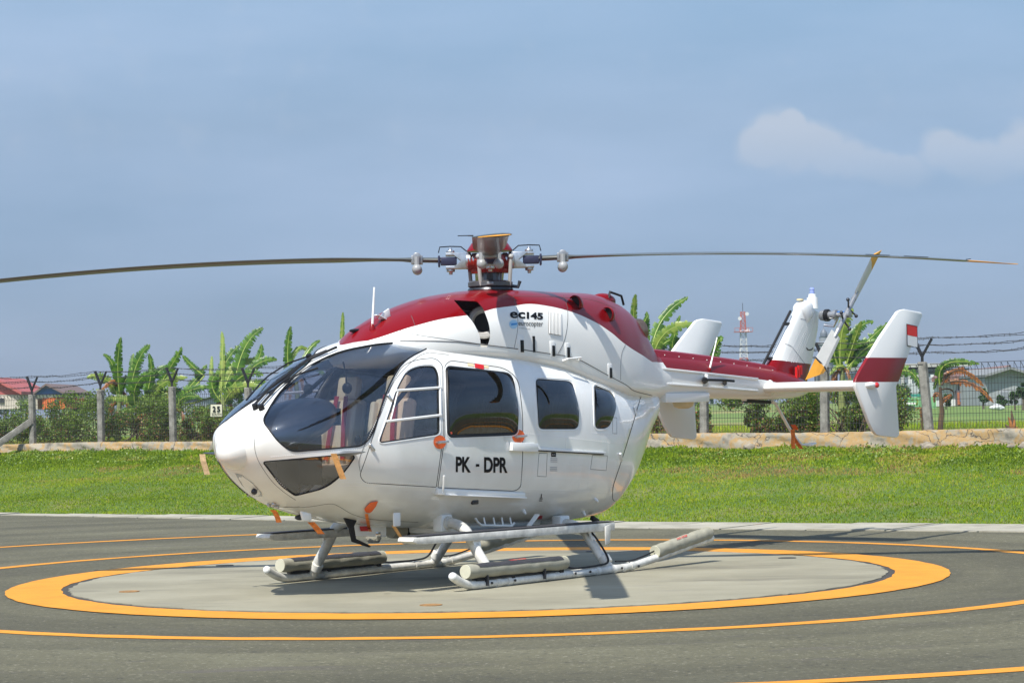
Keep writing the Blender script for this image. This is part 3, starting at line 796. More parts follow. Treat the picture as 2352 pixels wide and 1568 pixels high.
poly_on('ground_symbol', [c3(909, 1222), c3(915, 1222), c3(912, 1250), c3(906, 1250)], BLK, bvh_pod)
poly_on('red_placard', [c3(880, 1392), c3(922, 1392), c3(915, 1418), c3(874, 1418)], mat('red_print', (.55, .02, .02), .5), bvh_pod)
for c_ in (c3(201, 747), c3(691, 709)):
    d_ = disc_on('warning_dot', c_, 3.1, mat('red_dot', (.75, .10, .04), .5), bvh_pod, .004, 12)
# step sill rail and sliding door rail
def rail(name, a, b, wd, th, off, mt=WHITE, bvh=bvh_pod):
    for s_ in (1, -1):
        p, q = on(*a, bvh, off)[0], on(*b, bvh, off)[0]; p = Vector((p.x, p.y * s_, p.z)); q = Vector((q.x, q.y * s_, q.z))
        MB().beam(p, q, th, wd).build(name, mt, heli, bevel=.004)
rail('door_sill_rail', c3(80, 1202), c3(765, 1232), .055, .05, .012)
rail('door_sill_lip', c3(130, 1222), c3(762, 1247), .015, .09, .02)
rail('rail_housing', c3(660, 852), c3(862, 862), .085, .05, .02)
rail('door_rail', c3(862, 872), c3(1400, 905), .028, .035, .012)
rail('door_rail_groove', c3(870, 884), c3(1385, 913), .012, .04, .012, BLACK)
strip('door_tie', [c3(130, 1075), c3(128, 1150), c3(122, 1195), c3(100, 1218)], .011, WHITE, .03, bvh=bvh_pod)
# hinges
for c_ in (c1(1190, 772), c1(1075, 1078)):
    for s_ in (1, -1):
        a, b = on(c_[0] - 5, c_[1] - 5, bvh_pod, .015)[0], on(c_[0] + 5, c_[1] + 8, bvh_pod, .008)[0]
        a = Vector((a.x, a.y * s_, a.z)); b = Vector((b.x, b.y * s_, b.z)); MB().beam(a, b, .03, .02).ball(a, .016, 8, 6).build('door_hinge', STEEL, heli, bevel=.003)
for c_ in (c3(1640, 560), c3(1525, 915)):
    a, b = on(c_[0] - 2, c_[1] - 3, bvh_pod, .015)[0], on(c_[0] + 4, c_[1] + 14, bvh_pod, .006)[0]
    MB().beam(a, b, .03, .02).build('door_hinge', WHITE, heli, bevel=.004); MB().beam(flip([a])[0], flip([b])[0], .03, .02).build('door_hinge', WHITE, heli, bevel=.004)
# wipers
def wiper(px, r=.012):
    w_ = MB().tube(path_on(px, None, .03, 10), r, 6, flat=.8).build('wiper', BLACK, heli, smooth=True); return w_
wiper([c1(345, 835), c1(430, 740), c1(560, 640), c1(690, 545), c1(860, 470)], .016)
wiper([c1(385, 838), c1(480, 730), c1(620, 600), c1(700, 530), c1(800, 490)], .014)
wiper([c1(540, 695), c1(620, 640), c1(745, 600)], .012)
wiper([c1(440, 760), c1(560, 665), c1(740, 598)], .008)
wiper([c1(300, 800), c1(420, 660), c1(560, 570), c1(690, 525)], .010)
for c_ in ((352, 838), (390, 842), (690, 528)):
    q = on(*c1(*c_), None, .02)[0]; MB().lathe([(0, -.03), (.028, -.03), (.028, .03), (0, .035)], q, (.4, .1, .9)).build('wiper_pivot', BLACK, heli, smooth=True)
# pitot fins with their hanging streamers
def vane(s_):
    a = hy(*c1(905, 1120), .92)
    a = Vector((a.x, s_ * (.80 if s_ > 0 else .80), a.z))
    f_ = MB().add([(3.62 - .10, s_ * .60, 1.24), (3.62 + .10, s_ * .62, 1.24), (3.62 + .05, s_ * .88, 1.265), (3.62 - .02, s_ * .88, 1.265), (3.62 - .10, s_ * .60, 1.265), (3.62 + .10, s_ * .62, 1.265), (3.62 + .05, s_ * .88, 1.28), (3.62 - .02, s_ * .88, 1.28)],
                    [(3, 2, 1, 0), (4, 5, 6, 7), (0, 1, 5, 4), (1, 2, 6, 5), (2, 3, 7, 6), (3, 0, 4, 7)])
    return f_
def wing_vane(root, tipp, mt):
    u = (Vector(tipp) - Vector(root)); n_ = Vector((0, 0, 1)); x = Vector((1, 0, 0))
    prof = [(-.5, 0), (-.2, .32), (.1, .42), (.5, .05), (.1, -.3), (-.2, -.3)]
    v = []
    for t_, c_, h in ((0, .24, .075), (.5, .19, .05), (1, .06, .015)):
        for a, b in prof: v.append(Vector(root) + u * t_ + x * (a * c_ - .03 * t_) + n_ * (b * h))
    f = [(i * 6 + k, i * 6 + (k + 1) % 6, (i + 1) * 6 + (k + 1) % 6, (i + 1) * 6 + k) for i in range(2) for k in range(6)] + [tuple(range(6))[::-1], tuple(range(12, 18))]
    return MB().add(v, f).build('pitot_vane', mt, heli, smooth=True)
qv = on(*c1(915, 1122), bvh_pod)[0]
vp = wing_vane(qv - Vector((0, .02, 0)), qv + Vector((.12, .30, .02)), GREY)
vs_ = wing_vane(Vector((qv.x, -qv.y + .02, qv.z)), Vector((qv.x + .12, -qv.y - .30, qv.z + .02)), DARK)
def ribbon(name, pts, wd, mt, par=heli, nv=None):
    pts = [Vector(p) for p in pts]; v = []; k = len(pts)
    sdir = Vector(nv or (.62, -.78, 0)).normalized()
    for i, p in enumerate(pts):
        v += [p - sdir * wd / 2, p + sdir * wd / 2, p + sdir * wd / 2 + Vector((.004, .004, 0)), p - sdir * wd / 2 + Vector((.004, .004, 0))]
    f = [(4 * i + a, 4 * i + (a + 1) % 4, 4 * i + 4 + (a + 1) % 4, 4 * i + 4 + a) for i in range(k - 1) for a in range(4)] + [(0, 1, 2, 3), (4 * k - 1, 4 * k - 2, 4 * k - 3, 4 * k - 4)]
    return mesh(name, v, f, mt, par, smooth=False)
yv = qv.y + .16
ribbon('warning_streamer', [hy(*c1(x, y), yv) for x, y in ((838, 1118), (850, 1150), (868, 1200), (885, 1245), (898, 1278))], .055, WEATH)
yl = -(qv.y + .26)
ribbon('warning_streamer', [hy(*c1(x, y), yl) for x, y in ((14, 1122), (20, 1165), (34, 1210), (45, 1250))], .055, mat('faded_ribbon', (.62, .45, .26), .85, noise=.3, scale=30))
ribbon('warning_streamer', [hy(*c4(x, y), .05) for x, y in ((330, 325), (355, 350), (378, 400), (390, 443))], .05, RIBBON)
ribbon('warning_streamer', [hy(*c4(x, y), .3) for x, y in ((690, 440), (730, 480), (770, 530), (788, 552))], .065, RIBBON)
ribbon('warning_streamer', [hy(*c4(x, y), .45) for x, y in ((1465, 470), (1490, 510), (1530, 570), (1552, 605))], .035, WEATH)
# orange intake cover on the lower side
oc = [on(*c4(x, y), bvh_pod, .015)[0] for x, y in ((1245, 245), (1318, 232), (1300, 280), (1262, 320), (1240, 342), (1205, 335), (1190, 305), (1215, 275))]
cc_ = on(*c4(1250, 290), bvh_pod, .06)[0]
mesh('intake_cover', oc + [cc_], [(i, (i + 1) % 8, 8) for i in range(8)], ORANGE, heli, smooth=True)
ribbon('warning_streamer', [on(*c4(x, y), bvh_pod, .03)[0] or hy(*c4(x, y), .5) for x, y in ((1208, 335), (1215, 380), (1228, 430), (1240, 470), (1252, 528))], .03, RIBBON)
# ---- small fittings of cabin
for c_ in (c3(770, 1352), c3(1332, 1262), c3(1240, 1362)):
    q, n_ = on(*c_, bvh_pod); MB().tube([q, q + n_ * .05], [.02, .012], 8).build('drain_stub', WHITE, heli, smooth=True)
MB().box(on(*c3(388, 1286), bvh_pod, .004)[0], (.10, .03, .045)).build('static_port', DARK, heli, bevel=.012)
q, n_ = on(*c2(1430, 1245)); q2 = on(*c2(1360, 1240))[0]; q3 = on(*c2(1490, 1238))[0]
MB().tube([q2, q2 + Vector((-.02, .05, .02)), q3 + Vector((.02, .05, .03)), q3], .011, 7).build('tie_down_handle', WHITE, heli, smooth=True)
# cabin step cage under the belly
for s_ in (1, -1):
    z_ = [hy(*c3(x, y), .62) for x, y in ((395, 1415), (410, 1440), (440, 1468), (680, 1475), (700, 1450))]
    MB().tube([(p.x, p.y * s_, p.z) for p in z_], .012, 7).build('foot_loop', WHITE, heli, smooth=True)
    for x in (460, 535, 600, 665):
        a, b = hy(*c3(x, 1408), .60), hy(*c3(x + 12, 1468), .62); MB().tube([(a.x, a.y * s_, a.z), (b.x, b.y * s_, b.z)], .009, 6).build('loop_bar', WHITE, heli, smooth=True)
hb = hy(*c3(880, 1385), .70); hc = hy(*c3(815, 1475), .74)
MB().beam(hb, hc, .05, .012).build('step_bracket', WHITE, heli); MB().beam(flip([hb])[0], flip([hc])[0], .05, .012).build('step_bracket', WHITE, heli)

# ---- engine cowling fittings
for c_, s_ in ((c2(1010, 1100), 1.0), (c2(1275, 1140), .9), (c2(1400, 1155), .9), (c2(1755, 1325), .9)):
    q, n_ = on(*c_, bvh_cowl)
    for sg in (1, -1):
        Q = Vector((q.x, q.y * sg, q.z)); N_ = Vector((n_.x, n_.y * sg, n_.z)); M = N_.to_track_quat('Y', 'Z').to_matrix()
        fr_ = MB().box(Q, (.095 * s_, .010, .18 * s_), M=M).build('air_outlet', WHITE, heli, bevel=.02)
        MB().box(Q + N_ * .004 + M @ Vector((-.015 * s_, 0, -.02)), (.055 * s_, .014, .125 * s_), M=M).build('outlet_mouth', BLACK, fr_, bevel=.012)
q, n_ = on(*c2(1118, 1100), bvh_cowl); M = n_.to_track_quat('Y', 'Z').to_matrix()
MB().box(q, (.028, .02, .165), M=M).build('slot_vent', BLACK, heli)
# louvred panel: each slat proud of the skin
lp = poly_on('louvre_panel', [c2(1240, 822), c2(1345, 835), c2(1343, 1030), c2(1240, 1012)], mat('louvre_gap_shade', (.35,.35,.35), .5), bvh_cowl, .004)  # panel painted grey to imitate the shade in the gaps between slats
for k in range(9):
    t_ = (k + .5) / 9
    p = path_on([(c2(1240, 0)[0] * (1 - t_) + c2(1345, 0)[0] * t_, c2(0, 824 + 13 * t_)[1]), (c2(1240, 0)[0] * (1 - t_) + c2(1343, 0)[0] * t_, c2(0, 1010 + 18 * t_)[1])], bvh_cowl, .010, 9)
    MB().tube(p, .0055, 5).build('louvre_slat', WHITE, lp, smooth=True)
for c_ in ((1480, 762), (1748, 858)):
    q, n_ = on(*c2(*c_), bvh_cowl)
    for sg in (1, -1):
        Q = Vector((q.x, q.y * sg, q.z)); N_ = Vector((n_.x, n_.y * sg, n_.z))
        f_ = Vector((1, 0, 0)); f_ = (f_ - N_ * f_.dot(N_)).normalized(); b_ = N_.cross(f_)
        v = []; n8 = 12; prof = [(.06, 1.0), (.02, 1.0), (-.03, .75), (-.075, .15)]
        for (xx, rr) in prof:
            for k in range(n8):
                a = math.pi * k / (n8 - 1); v.append(Q + f_ * (xx + .02 * math.sin(a)) + b_ * (math.cos(a) * .075 * (rr ** .5)) + N_ * (math.sin(a) * .085 * rr))
        f = [(i * n8 + k, i * n8 + k + 1, (i + 1) * n8 + k + 1, (i + 1) * n8 + k) for i in range(3) for k in range(n8 - 1)]
        sc_ = mesh('air_scoop', v, f, RED, heli, smooth=True)
        md = sc_.modifiers.new('s', 'SOLIDIFY'); md.thickness = .006
        mo = [Q + f_ * .03 + b_ * (math.cos(math.pi * k / 9) * .068) + N_ * (.004 + math.sin(math.pi * k / 9) * .075) for k in range(10)]
        mesh('scoop_mouth', mo, [tuple(range(10))], BLACK, sc_)
MB().ball((-2.0 + .0, 0, 2.87), .12, sc=(1.6, 1, .75)).build('beacon_fairing', RED, heli, smooth=True)
MB().tube([(-1.98, .10, 2.90), (-2.0, .10, 2.97), (-2.22, .10, 2.93), (-2.26, .10, 2.83)], .014, 7).build('grab_handle', BLACK, heli, smooth=True)
# intake: dark bay with a pale duct ring behind the opening
hi = on(*c2(690, 860), bvh_cowl)[0]
ip0 = hy(1108, 735, .36)
for sg in (1, -1):
    c_ = Vector((ip0.x - .02, ip0.y * sg, ip0.z - .02))
    dct = MB().lathe([(.13, -.06), (.16, -.03), (.17, 0), (.155, .03), (.12, .035), (.10, .0), (.095, -.05)], c_, (.72, .60 * sg, .1), 28).build('intake_duct', mat('duct_grey', (.5, .5, .5), .45), heli, smooth=True)
    MB().lathe([(.0, -.04), (.098, -.035), (.098, -.05)], c_, (.72, .60 * sg, .1), 20).build('duct_mouth', BLACK, dct)
MB().box((.85, 0, 2.42), (.70, .26, .56)).build('gearbox_deck', INTERIOR, heli)
# exhausts
for sg in (1, -1):
    c_ = Vector((-2.30, .17 * sg, 2.52))
    ex = MB().lathe([(.11, -.25), (.135, -.1), (.14, .10), (.13, .14), (.12, .12), (.11, -.1)], c_, (-.93, .28 * sg, .20), 22).build('exhaust', mat('exhaust_steel', (.22, .16, .12), .4, metal=.8, noise=.3, scale=12), heli, smooth=True)
    MB().lathe([(0, 0), (.118, 0), (.118, .01), (0, .012)], c_ + Vector((-.05, 0, 0)), (-.93, .28 * sg, .20), 18).build('exhaust_mouth', BLACK, ex)
# antennas on the front fairing
a = on(*c1(1080, 338), bvh_cowl)[0]
if a is not None:
    MB().lathe([(.035, -.02), (.03, .02), (.012, .05)], a, (0, 0, 1), 12).build('antenna_base', RED, heli, smooth=True)
    tp = hy(*c1(1093, 76), a.y); MB().tube([a, a.lerp(tp, .15), tp], [.014, .012, .009], 8).build('whip_antenna', WHITE, heli, smooth=True)
a = on(*c1(1155, 277), bvh_cowl, 0)[0]
MB().box(a, (.24, .06, .012), M=Matrix.Rotation(R(-20), 3, 'Y')).plate([a + Vector((-.10, 0, 0)), a + Vector((.09, 0, 0)), a + Vector((.00, 0, .075)), a + Vector((-.07, 0, .11))], (0, 1, 0), .018).build('blade_antenna', WHITE, heli, bevel=.004)
# dark slot of the cooling inlet in the front of the roof fairing
ci = on(*c1(985, 345), bvh_cowl, -.008)[0]
MB().ball(ci, .07, sc=(1.7, .45, .3)).build('cooling_inlet', BLACK, heli, smooth=True)

# ---- tail boom fittings
for sg in (1, -1):
    for pp in (((c8(250, 385)), c8(1505, 520)), (c8(240, 568), c8(1505, 665))):
        p, q = on(*pp[0], bvh_boom, .006)[0], on(*pp[1], bvh_boom, .006)[0]
        MB().beam((p.x, p.y * sg, p.z), (q.x, q.y * sg, q.z), .022, .026).build('boom_rail', WHITE, heli, bevel=.004)
TOPC = mat('shaft_cover_red', (.21, .004, .012), .4, coat=.08, spec=.2)
v = []; xs_ = np.linspace(-2.55, -5.45, 14)
for x in xs_:
    zt = float(pchip(BOOM[:, 0], BOOM[:, 2], [x])[0]); w_ = .15 * (1 - (.35 * (-2.85 - x) / 2.6))
    v += [(x, -w_ - .03, zt - .06), (x, -w_, zt + .015), (x, -w_ * .6, zt + .035), (x, w_ * .6, zt + .035), (x, w_, zt + .015), (x, w_ + .03, zt - .06)]
mesh('drive_shaft_cover', v, [(i * 6 + k, i * 6 + k + 1, i * 6 + 7 + k, i * 6 + 6 + k) for i in range(13) for k in range(5)], TOPC, heli)
for k in range(9):
    x = -2.95 - k * .3; zt = float(pchip(BOOM[:, 0], BOOM[:, 2], [x])[0]); w_ = .15 * (1 - (.35 * (-2.85 - x) / 2.6)) + .02
    for sg in (1, -1): MB().ball((x, w_ * sg, zt - .03), .0065, 6, 5).build('cover_screw', WHITE, heli)
bt = c8
for sg in (1, -1):
    a = on(*c8(845, 535), bvh_boom, 0)[0]; b = on(*c8(1095, 570), bvh_boom, 0)[0]
    pr = [hy(*c8(845, 528), a.y + .10), hy(*c8(1100, 535), a.y + .12), hy(*c8(1210, 545), a.y + .12)]
    tt = lambda p: Vector((p.x, p.y * sg, p.z))
    MB().tube([tt(a), tt(pr[0])], [.045, .02], 10).tube([tt(pr[0]), tt(pr[1]), tt(pr[2])], .015, 8).tube([tt(b), tt(pr[1])], [.03, .015], 8).build('homing_antenna', BLACK, heli, smooth=True)
    MB().beam(tt(a) + Vector((0, 0, -.07)), tt(a) + Vector((0, 0, .07)), .09, .03).build('antenna_plate', WHITE, heli, bevel=.006)
a = on(*c8(905, 400), None, 0)[0]; b = hy(*c8(1000, 0), a.y)
MB().tube([a, a.lerp(b, .5), b], [.012, .007, .006], 7).build('wire_antenna', WHITE, heli, smooth=True)
MB().ball(a, .025, 8, 6).build('antenna_foot', RED, heli, smooth=True)
# box with radome hanging below the boom
pA, pB = hy(*c8(195, 795), .23), hy(*c8(920, 805), .23); zt_ = hy(*c8(920, 690), .23).z
bx0, bx1 = max(pA.x, pB.x), min(pA.x, pB.x); zb_ = pB.z
MB().box(((bx0 + bx1) / 2 - .12, 0, (zt_ + zb_) / 2), (bx0 - bx1 - .28, .46, zt_ - zb_)).build('avionics_box', WHITE, heli, bevel=.006)
rc = hy(*c8(575, 800), .0); MB().lathe([(.125, .02), (.125, -.02), (.11, -.06), (.06, -.082), (0, -.085)], rc, (0, 0, 1), 22).build('radome', mat('cream_radome', (.66, .58, .38), .5), heli, smooth=True)
# stabiliser with end plates
hz = 1.885
def airfoil(x0, x1, z0, th, y, n=9):
    c_ = x0 - x1; o = []
    for k in range(n): t = k / (n - 1); x = x0 - c_ * t ** 1.5; o.append((x, y, z0 + th * 2.2 * (math.sqrt(t ** 1.5 + 1e-9) * .45 - .45 * t ** 1.5 + 0)))
    for k in range(n - 1, -1, -1): t = k / (n - 1); x = x0 - c_ * t ** 1.5; o.append((x, y, z0 - th * 2.2 * (math.sqrt(t ** 1.5 + 1e-9) * .45 - .45 * t ** 1.5)))
    return o
A_, B_ = airfoil(-4.99, -5.62, hz, .26, 1.45), airfoil(-4.99, -5.62, hz, .26, -1.45); k = len(A_)
MB().add(A_ + B_, [tuple(range(k)), tuple(range(k, 2 * k))[::-1]] + [(i, i + k, (i + 1) % k + k, (i + 1) % k) for i in range(k)]).build('stabiliser', WHITE, heli, smooth=True, autosmooth=R(50))
for sg in (1, -1): MB().lathe([(.11, -.02), (.095, .02), (.07, .04)], (-5.15, .19 * sg, hz), (0, sg, 0), 16).build('stabiliser_root', WHITE, heli, smooth=True)
PL = [(-6.10, 2.79), (-6.22, 2.805), (-6.64, 2.775), (-6.665, 2.74), (-6.32, 2.30), (-6.02, 1.93), (-5.955, 1.87), (-6.00, 1.30), (-5.99, 1.275), (-5.93, 1.255), (-5.55, 1.285), (-5.45, 1.30), (-5.36, 1.36), (-5.28, 1.45), (-4.985, 1.86), (-4.975, 1.93), (-5.00, 1.97), (-5.12, 2.08), (-5.60, 2.46), (-6.04, 2.77)]
PLP = bpy.data.materials.new('end_plate_paint'); PLP.use_nodes = True
n, l = PLP.node_tree.nodes, PLP.node_tree.links; b = n['Principled BSDF']; b.inputs['Roughness'].default_value = .4; b.inputs['Coat Weight'].default_value = .15; b.inputs['Specular IOR Level'].default_value = .3
t = n.new('ShaderNodeTexCoord'); s_ = n.new('ShaderNodeSeparateXYZ'); l.new(t.outputs['Object'], s_.inputs[0])
def gt(val, lim, op='GREATER_THAN'):
    g = n.new('ShaderNodeMath'); g.operation = op; l.new(val, g.inputs[0]); g.inputs[1].default_value = lim; return g.outputs[0]
def mul(a_, b_):
    g = n.new('ShaderNodeMath'); g.operation = 'MULTIPLY'; l.new(a_, g.inputs[0]); l.new(b_, g.inputs[1]); return g.outputs[0]
mx = n.new('ShaderNodeMixRGB'); mx.inputs['Color1'].default_value = (.80, .81, .79, 1); mx.inputs['Color2'].default_value = (.20, .005, .009, 1)
l.new(mul(gt(s_.outputs['Z'], 1.925), gt(s_.outputs['Z'], 2.215, 'LESS_THAN')), mx.inputs['Fac']); l.new(mx.outputs[0], b.inputs['Base Color'])
for sg in (1, -1):
    pl = MB().plate([(x, 1.457 * sg, z) for x, z in PL], (0, 1, 0), .045).build('end_plate', PLP, heli, bevel=.012)
    if sg == 1:
        MB().plate([(-6.24, 1.484, 2.625), (-6.50, 1.484, 2.60), (-6.50, 1.484, 2.47), (-6.24, 1.484, 2.495)], (0, 1, 0), .004).build('flag_red_half', mat('flag_red', (.70, .01, .012), .45), pl)
        MB().plate([(-6.245, 1.484, 2.490), (-6.495, 1.484, 2.465), (-6.495, 1.484, 2.345), (-6.245, 1.484, 2.37)], (0, 1, 0), .004).build('flag_white_half', WLET, pl)
        fl = [(-6.24, 2.625), (-6.50, 2.60), (-6.50, 2.335), (-6.24, 2.36)]
        mb = MB()
        for i in range(4): a, b2 = fl[i], fl[(i + 1) % 4]; mb.beam((a[0], 1.485, a[1]), (b2[0], 1.485, b2[1]), .006, .004)
        mb.build('flag_border', BLK, pl)
    h = hy(*c7(665, 1028), 1.48); MB().ball((h.x, (1.49) * sg, h.z), .055, sc=(2.2, .7, .75)).build('lamp_fairing', WHITE, pl, smooth=True)
    MB().ball((h.x - .075, 1.525 * sg, h.z), .034, sc=(1.1, .8, 1)).build('position_lamp', REDLENS if sg > 0 else mat('green_lens', (.01, .3, .05), .1, coat=1), pl, smooth=True)

# ---- fin
FINP = bpy.data.materials.new('fin_paint')
FINP = two_tone('fin_paint', [(-7.2, 2.17), (-6.3, 2.185), (-5.2, 2.25)], red_above=False)
fz = [1.86, 2.0, 2.15, 2.30, 2.5, 2.7, 2.86, 2.93]
xl = [-4.95, -5.20, -5.40, -5.57, -5.76, -5.95, -6.10, -6.17]
xt = [-6.30, -6.36, -6.42, -6.48, -6.56, -6.64, -6.68, -6.68]
th = [.16, .14, .105, .085, .075, .07, .07, .06]
v = []; n8 = 16
for z, a, b, h in zip(fz, xl, xt, th):
    for k in range(n8):
        t = 2 * math.pi * k / n8; u = .5 - .5 * math.cos(t); y = math.sin(t)
        yy = h * (1.15 * abs(y) ** .8 * (1 - u * .65)) * (1 if y > 0 else -1)
        v.append((a + (b - a) * u, yy, z - .10 * u * (1 if z > 2.2 else .3)))
f = [(i * n8 + k, i * n8 + (k + 1) % n8, (i + 1) * n8 + (k + 1) % n8, (i + 1) * n8 + k) for i in range(len(fz) - 1) for k in range(n8)] + [tuple(range(n8))[::-1], tuple(range((len(fz) - 1) * n8, len(fz) * n8))]
mbx = MB().add(v, f); fin = mbx.build('tail_fin', FINP, heli, smooth=True, autosmooth=R(50))
bvh_fin = BVHTree.FromPolygons([tuple(p) for p in v], f)
seam([c7(68, 740), c7(110, 755), c7(150, 800), c7(195, 860), c7(238, 910)], bvh_fin, r=.003, mirror=False)
seam([c7(178, 565), c7(225, 572), c7(255, 560), c7(275, 520)], bvh_fin, r=.003, mirror=False)
rv = []
def rivets_f(a, b, d=4.6):
    k = int(math.hypot(b[0] - a[0], b[1] - a[1]) / d)
    for i in range(k + 1):
        q, n_ = on(a[0] + (b[0] - a[0]) * i / max(k, 1), a[1] + (b[1] - a[1]) * i / max(k, 1), bvh_fin)
        if q is not None: rv.append((q, n_)); rv.append((Vector((q.x, -q.y, q.z)), Vector((n_.x, -n_.y, n_.z))))
for a, b in ((c7(283, 500), c7(130, 868)), (c7(292, 505), c7(150, 868)), (c7(272, 505), c7(115, 868)), (c7(300, 530), c7(190, 800)), (c7(200, 600), c7(80, 860))): rivets_f(a, b)
mb = MB()
for q, n_ in rv:
    a = n_.orthogonal().normalized(); b = n_.cross(a); r_ = .008
    mb.add([q + a * r_, q + b * r_, q - a * r_, q - b * r_, q + n_ * .005], [(0, 1, 4), (1, 2, 4), (2, 3, 4), (3, 0, 4)])
tag(mb.build('fin_rivets', MAT['rivet_heads'], heli, smooth=True), kind='stuff')
sm = [on(*c7(x, y), bvh_fin, .002)[0] for x, y in ((218, 768), (228, 780), (242, 783), (256, 778), (262, 770))]
MB().tube(sm, .008, 5).build('latch_slot', BLACK, heli)
hd = hy(*c7(205, 500), 0)
fv, ff = superell((hd.x + .03, 0, hd.z - .01), (.165, .10, .12), 2.6, R(12), 22, 12)
fv = [Vector(p) for p in fv]
for p in fv:
    if p.z < hd.z: k_ = 1 - .55 * min(1, (hd.z - p.z) / .14); p.x = hd.x - .02 + (p.x - hd.x + .02) * k_; p.z = hd.z - (hd.z - p.z) * 1.35
mesh('fin_cap', fv, ff, WHITE, heli, smooth=True)
for dx in (.10, -.02): MB().lathe([(0, -.01), (.045, -.01), (.045, .012), (0, .016)], (hd.x + dx, 0, hd.z + .118 - .02 * (dx < 0)), (0, 0, 1), 16).build('cap_light', mat('cream_lens', (.7, .6, .36), .4), heli, smooth=True)
bc = hy(*c7(260, 440), 0)
bk = MB().lathe([(.075, -.10), (.07, .04), (.05, .045), (.048, .085), (0, .09)], (bc.x, 0, bc.z), (0, 0, 1), 18).build('beacon_base', WHITE, heli, smooth=True)
MB().lathe([(.028, .08), (.034, .10), (.028, .13), (.034, .14), (.026, .165), (0, .17)], (bc.x, 0, bc.z), (0, 0, 1), 14).build('strobe_lamp', mat('strobe', (.25, .32, .65), .1, coat=1), heli, smooth=True)
# whip bars in front of the fin
a0, a1 = hy(*c7(108, 512), 0), hy(*c6(955, 815), 0)
b0, b1 = hy(*c8(1620, 262), 0), hy(*c8(1740, 262), 0); b2_, b3 = hy(*c7(60, 602), 0), hy(*c7(160, 598), 0)
MB().tube([a0, a1], .017, 8).build('rod_antenna', BLACK, heli, smooth=True)
for p_, q_ in ((b0, b1), (b2_, b3)): MB().tube([p_, q_ + Vector((-.1, 0, 0))], .02, 8).build('rod_bracket', BLACK, heli, smooth=True)
for x, y0_, y1_ in ((1998, 370, 548), (2025, 350, 500), (2050, 350, 465)):
    p, q = hy(*c8(x, y0_), .13), hy(*c8(x, y1_), .13); MB().beam(p, q, .03, .03).build('static_fitting', mat('bright_red', (.55, .01, .012), .4), heli)
# tail skid
ts = [hy(*c8(x, y), 0) for x, y in ((1690, 800), (1735, 830), (1800, 950), (1900, 1130), (1990, 1270), (2060, 1345), (2120, 1350), (2215, 1325))]
MB().tube(ts[:6], .02, 9).build('tail_skid', WHITE, heli, smooth=True)
e0 = ts[5]; MB().tube([e0, ts[6] + Vector((0, .06, 0)), ts[7] + Vector((0, .03, 0)), ts[7] + Vector((0, -.03, 0)), ts[6] + Vector((0, -.06, .01)), e0], .010, 6).build('skid_shoe', WHITE, heli, smooth=True)
p, q = hy(*c8(1340, 795), 0), hy(*c8(1665, 812), 0); MB().tube([p, q], .022, 9).build('skid_damper', BLACK, heli, smooth=True)
MB().tube([p + Vector((0, 0, .05)), p], [.05, .03], 8).build('damper_lug', WHITE, heli, smooth=True)
ribbon('warning_streamer', [hy(*c8(x, y), .03) for x, y in ((1945, 1150), (1955, 1250), (1950, 1330), (1960, 1392))], .05, RIBBON)
ribbon('warning_streamer', [hy(*c8(x, y), .03) for x, y in ((1955, 1250), (2000, 1320), (2060, 1395))], .05, RIBBON)
ribbon('warning_streamer', [hy(*c8(x, y), .03) for x, y in ((1950, 1092), (1970, 1120), (1990, 1155))], .06, ORANGE)
poly_on('orange_placard', [c8(1885, 665), c8(1995, 660), c8(1985, 690), c8(1885, 688)], ORANGE, bvh_boom)

# ---- tail rotor: two blades in a plane beside the fin
TH = hy(1943, 722, .47)
trr = MB().lathe([(.06, -.36), (.075, -.30), (.075, -.26), (.05, -.25), (.05, -.18), (.065, -.17), (.065, -.13), (.03, -.12), (.03, .02), (.045, .03), (.045, .06), (0, .065)], TH, (0, 1, 0), 18).build('tail_rotor_hub', GREY, heli, smooth=True)
MB().lathe([(.07, -.30), (.078, -.29), (.078, -.25), (.07, -.24)], TH, (0, 1, 0), 18).build('rubber_boot', BLACK, trr, smooth=True)
MB().tube([TH + Vector((.03, -.30, -.12)), TH + Vector((.0, -.18, -.14)), TH + Vector((0, -.12, -.04))], .018, 7).build('control_lever', STEEL, trr, smooth=True)
MB().tube([TH + Vector((.0, -.16, .035)), TH + Vector((0, -.02, .035))], .008, 6).build('blue_rod', mat('blue_paint', (.03, .16, .5), .4), trr, smooth=True)
tipU = hy(*c7(712, 105), .47); tipD = hy(*c7(275, 968), .47)
BLGREY = mat('blade_white', (.58, .575, .54), .5, noise=.04)
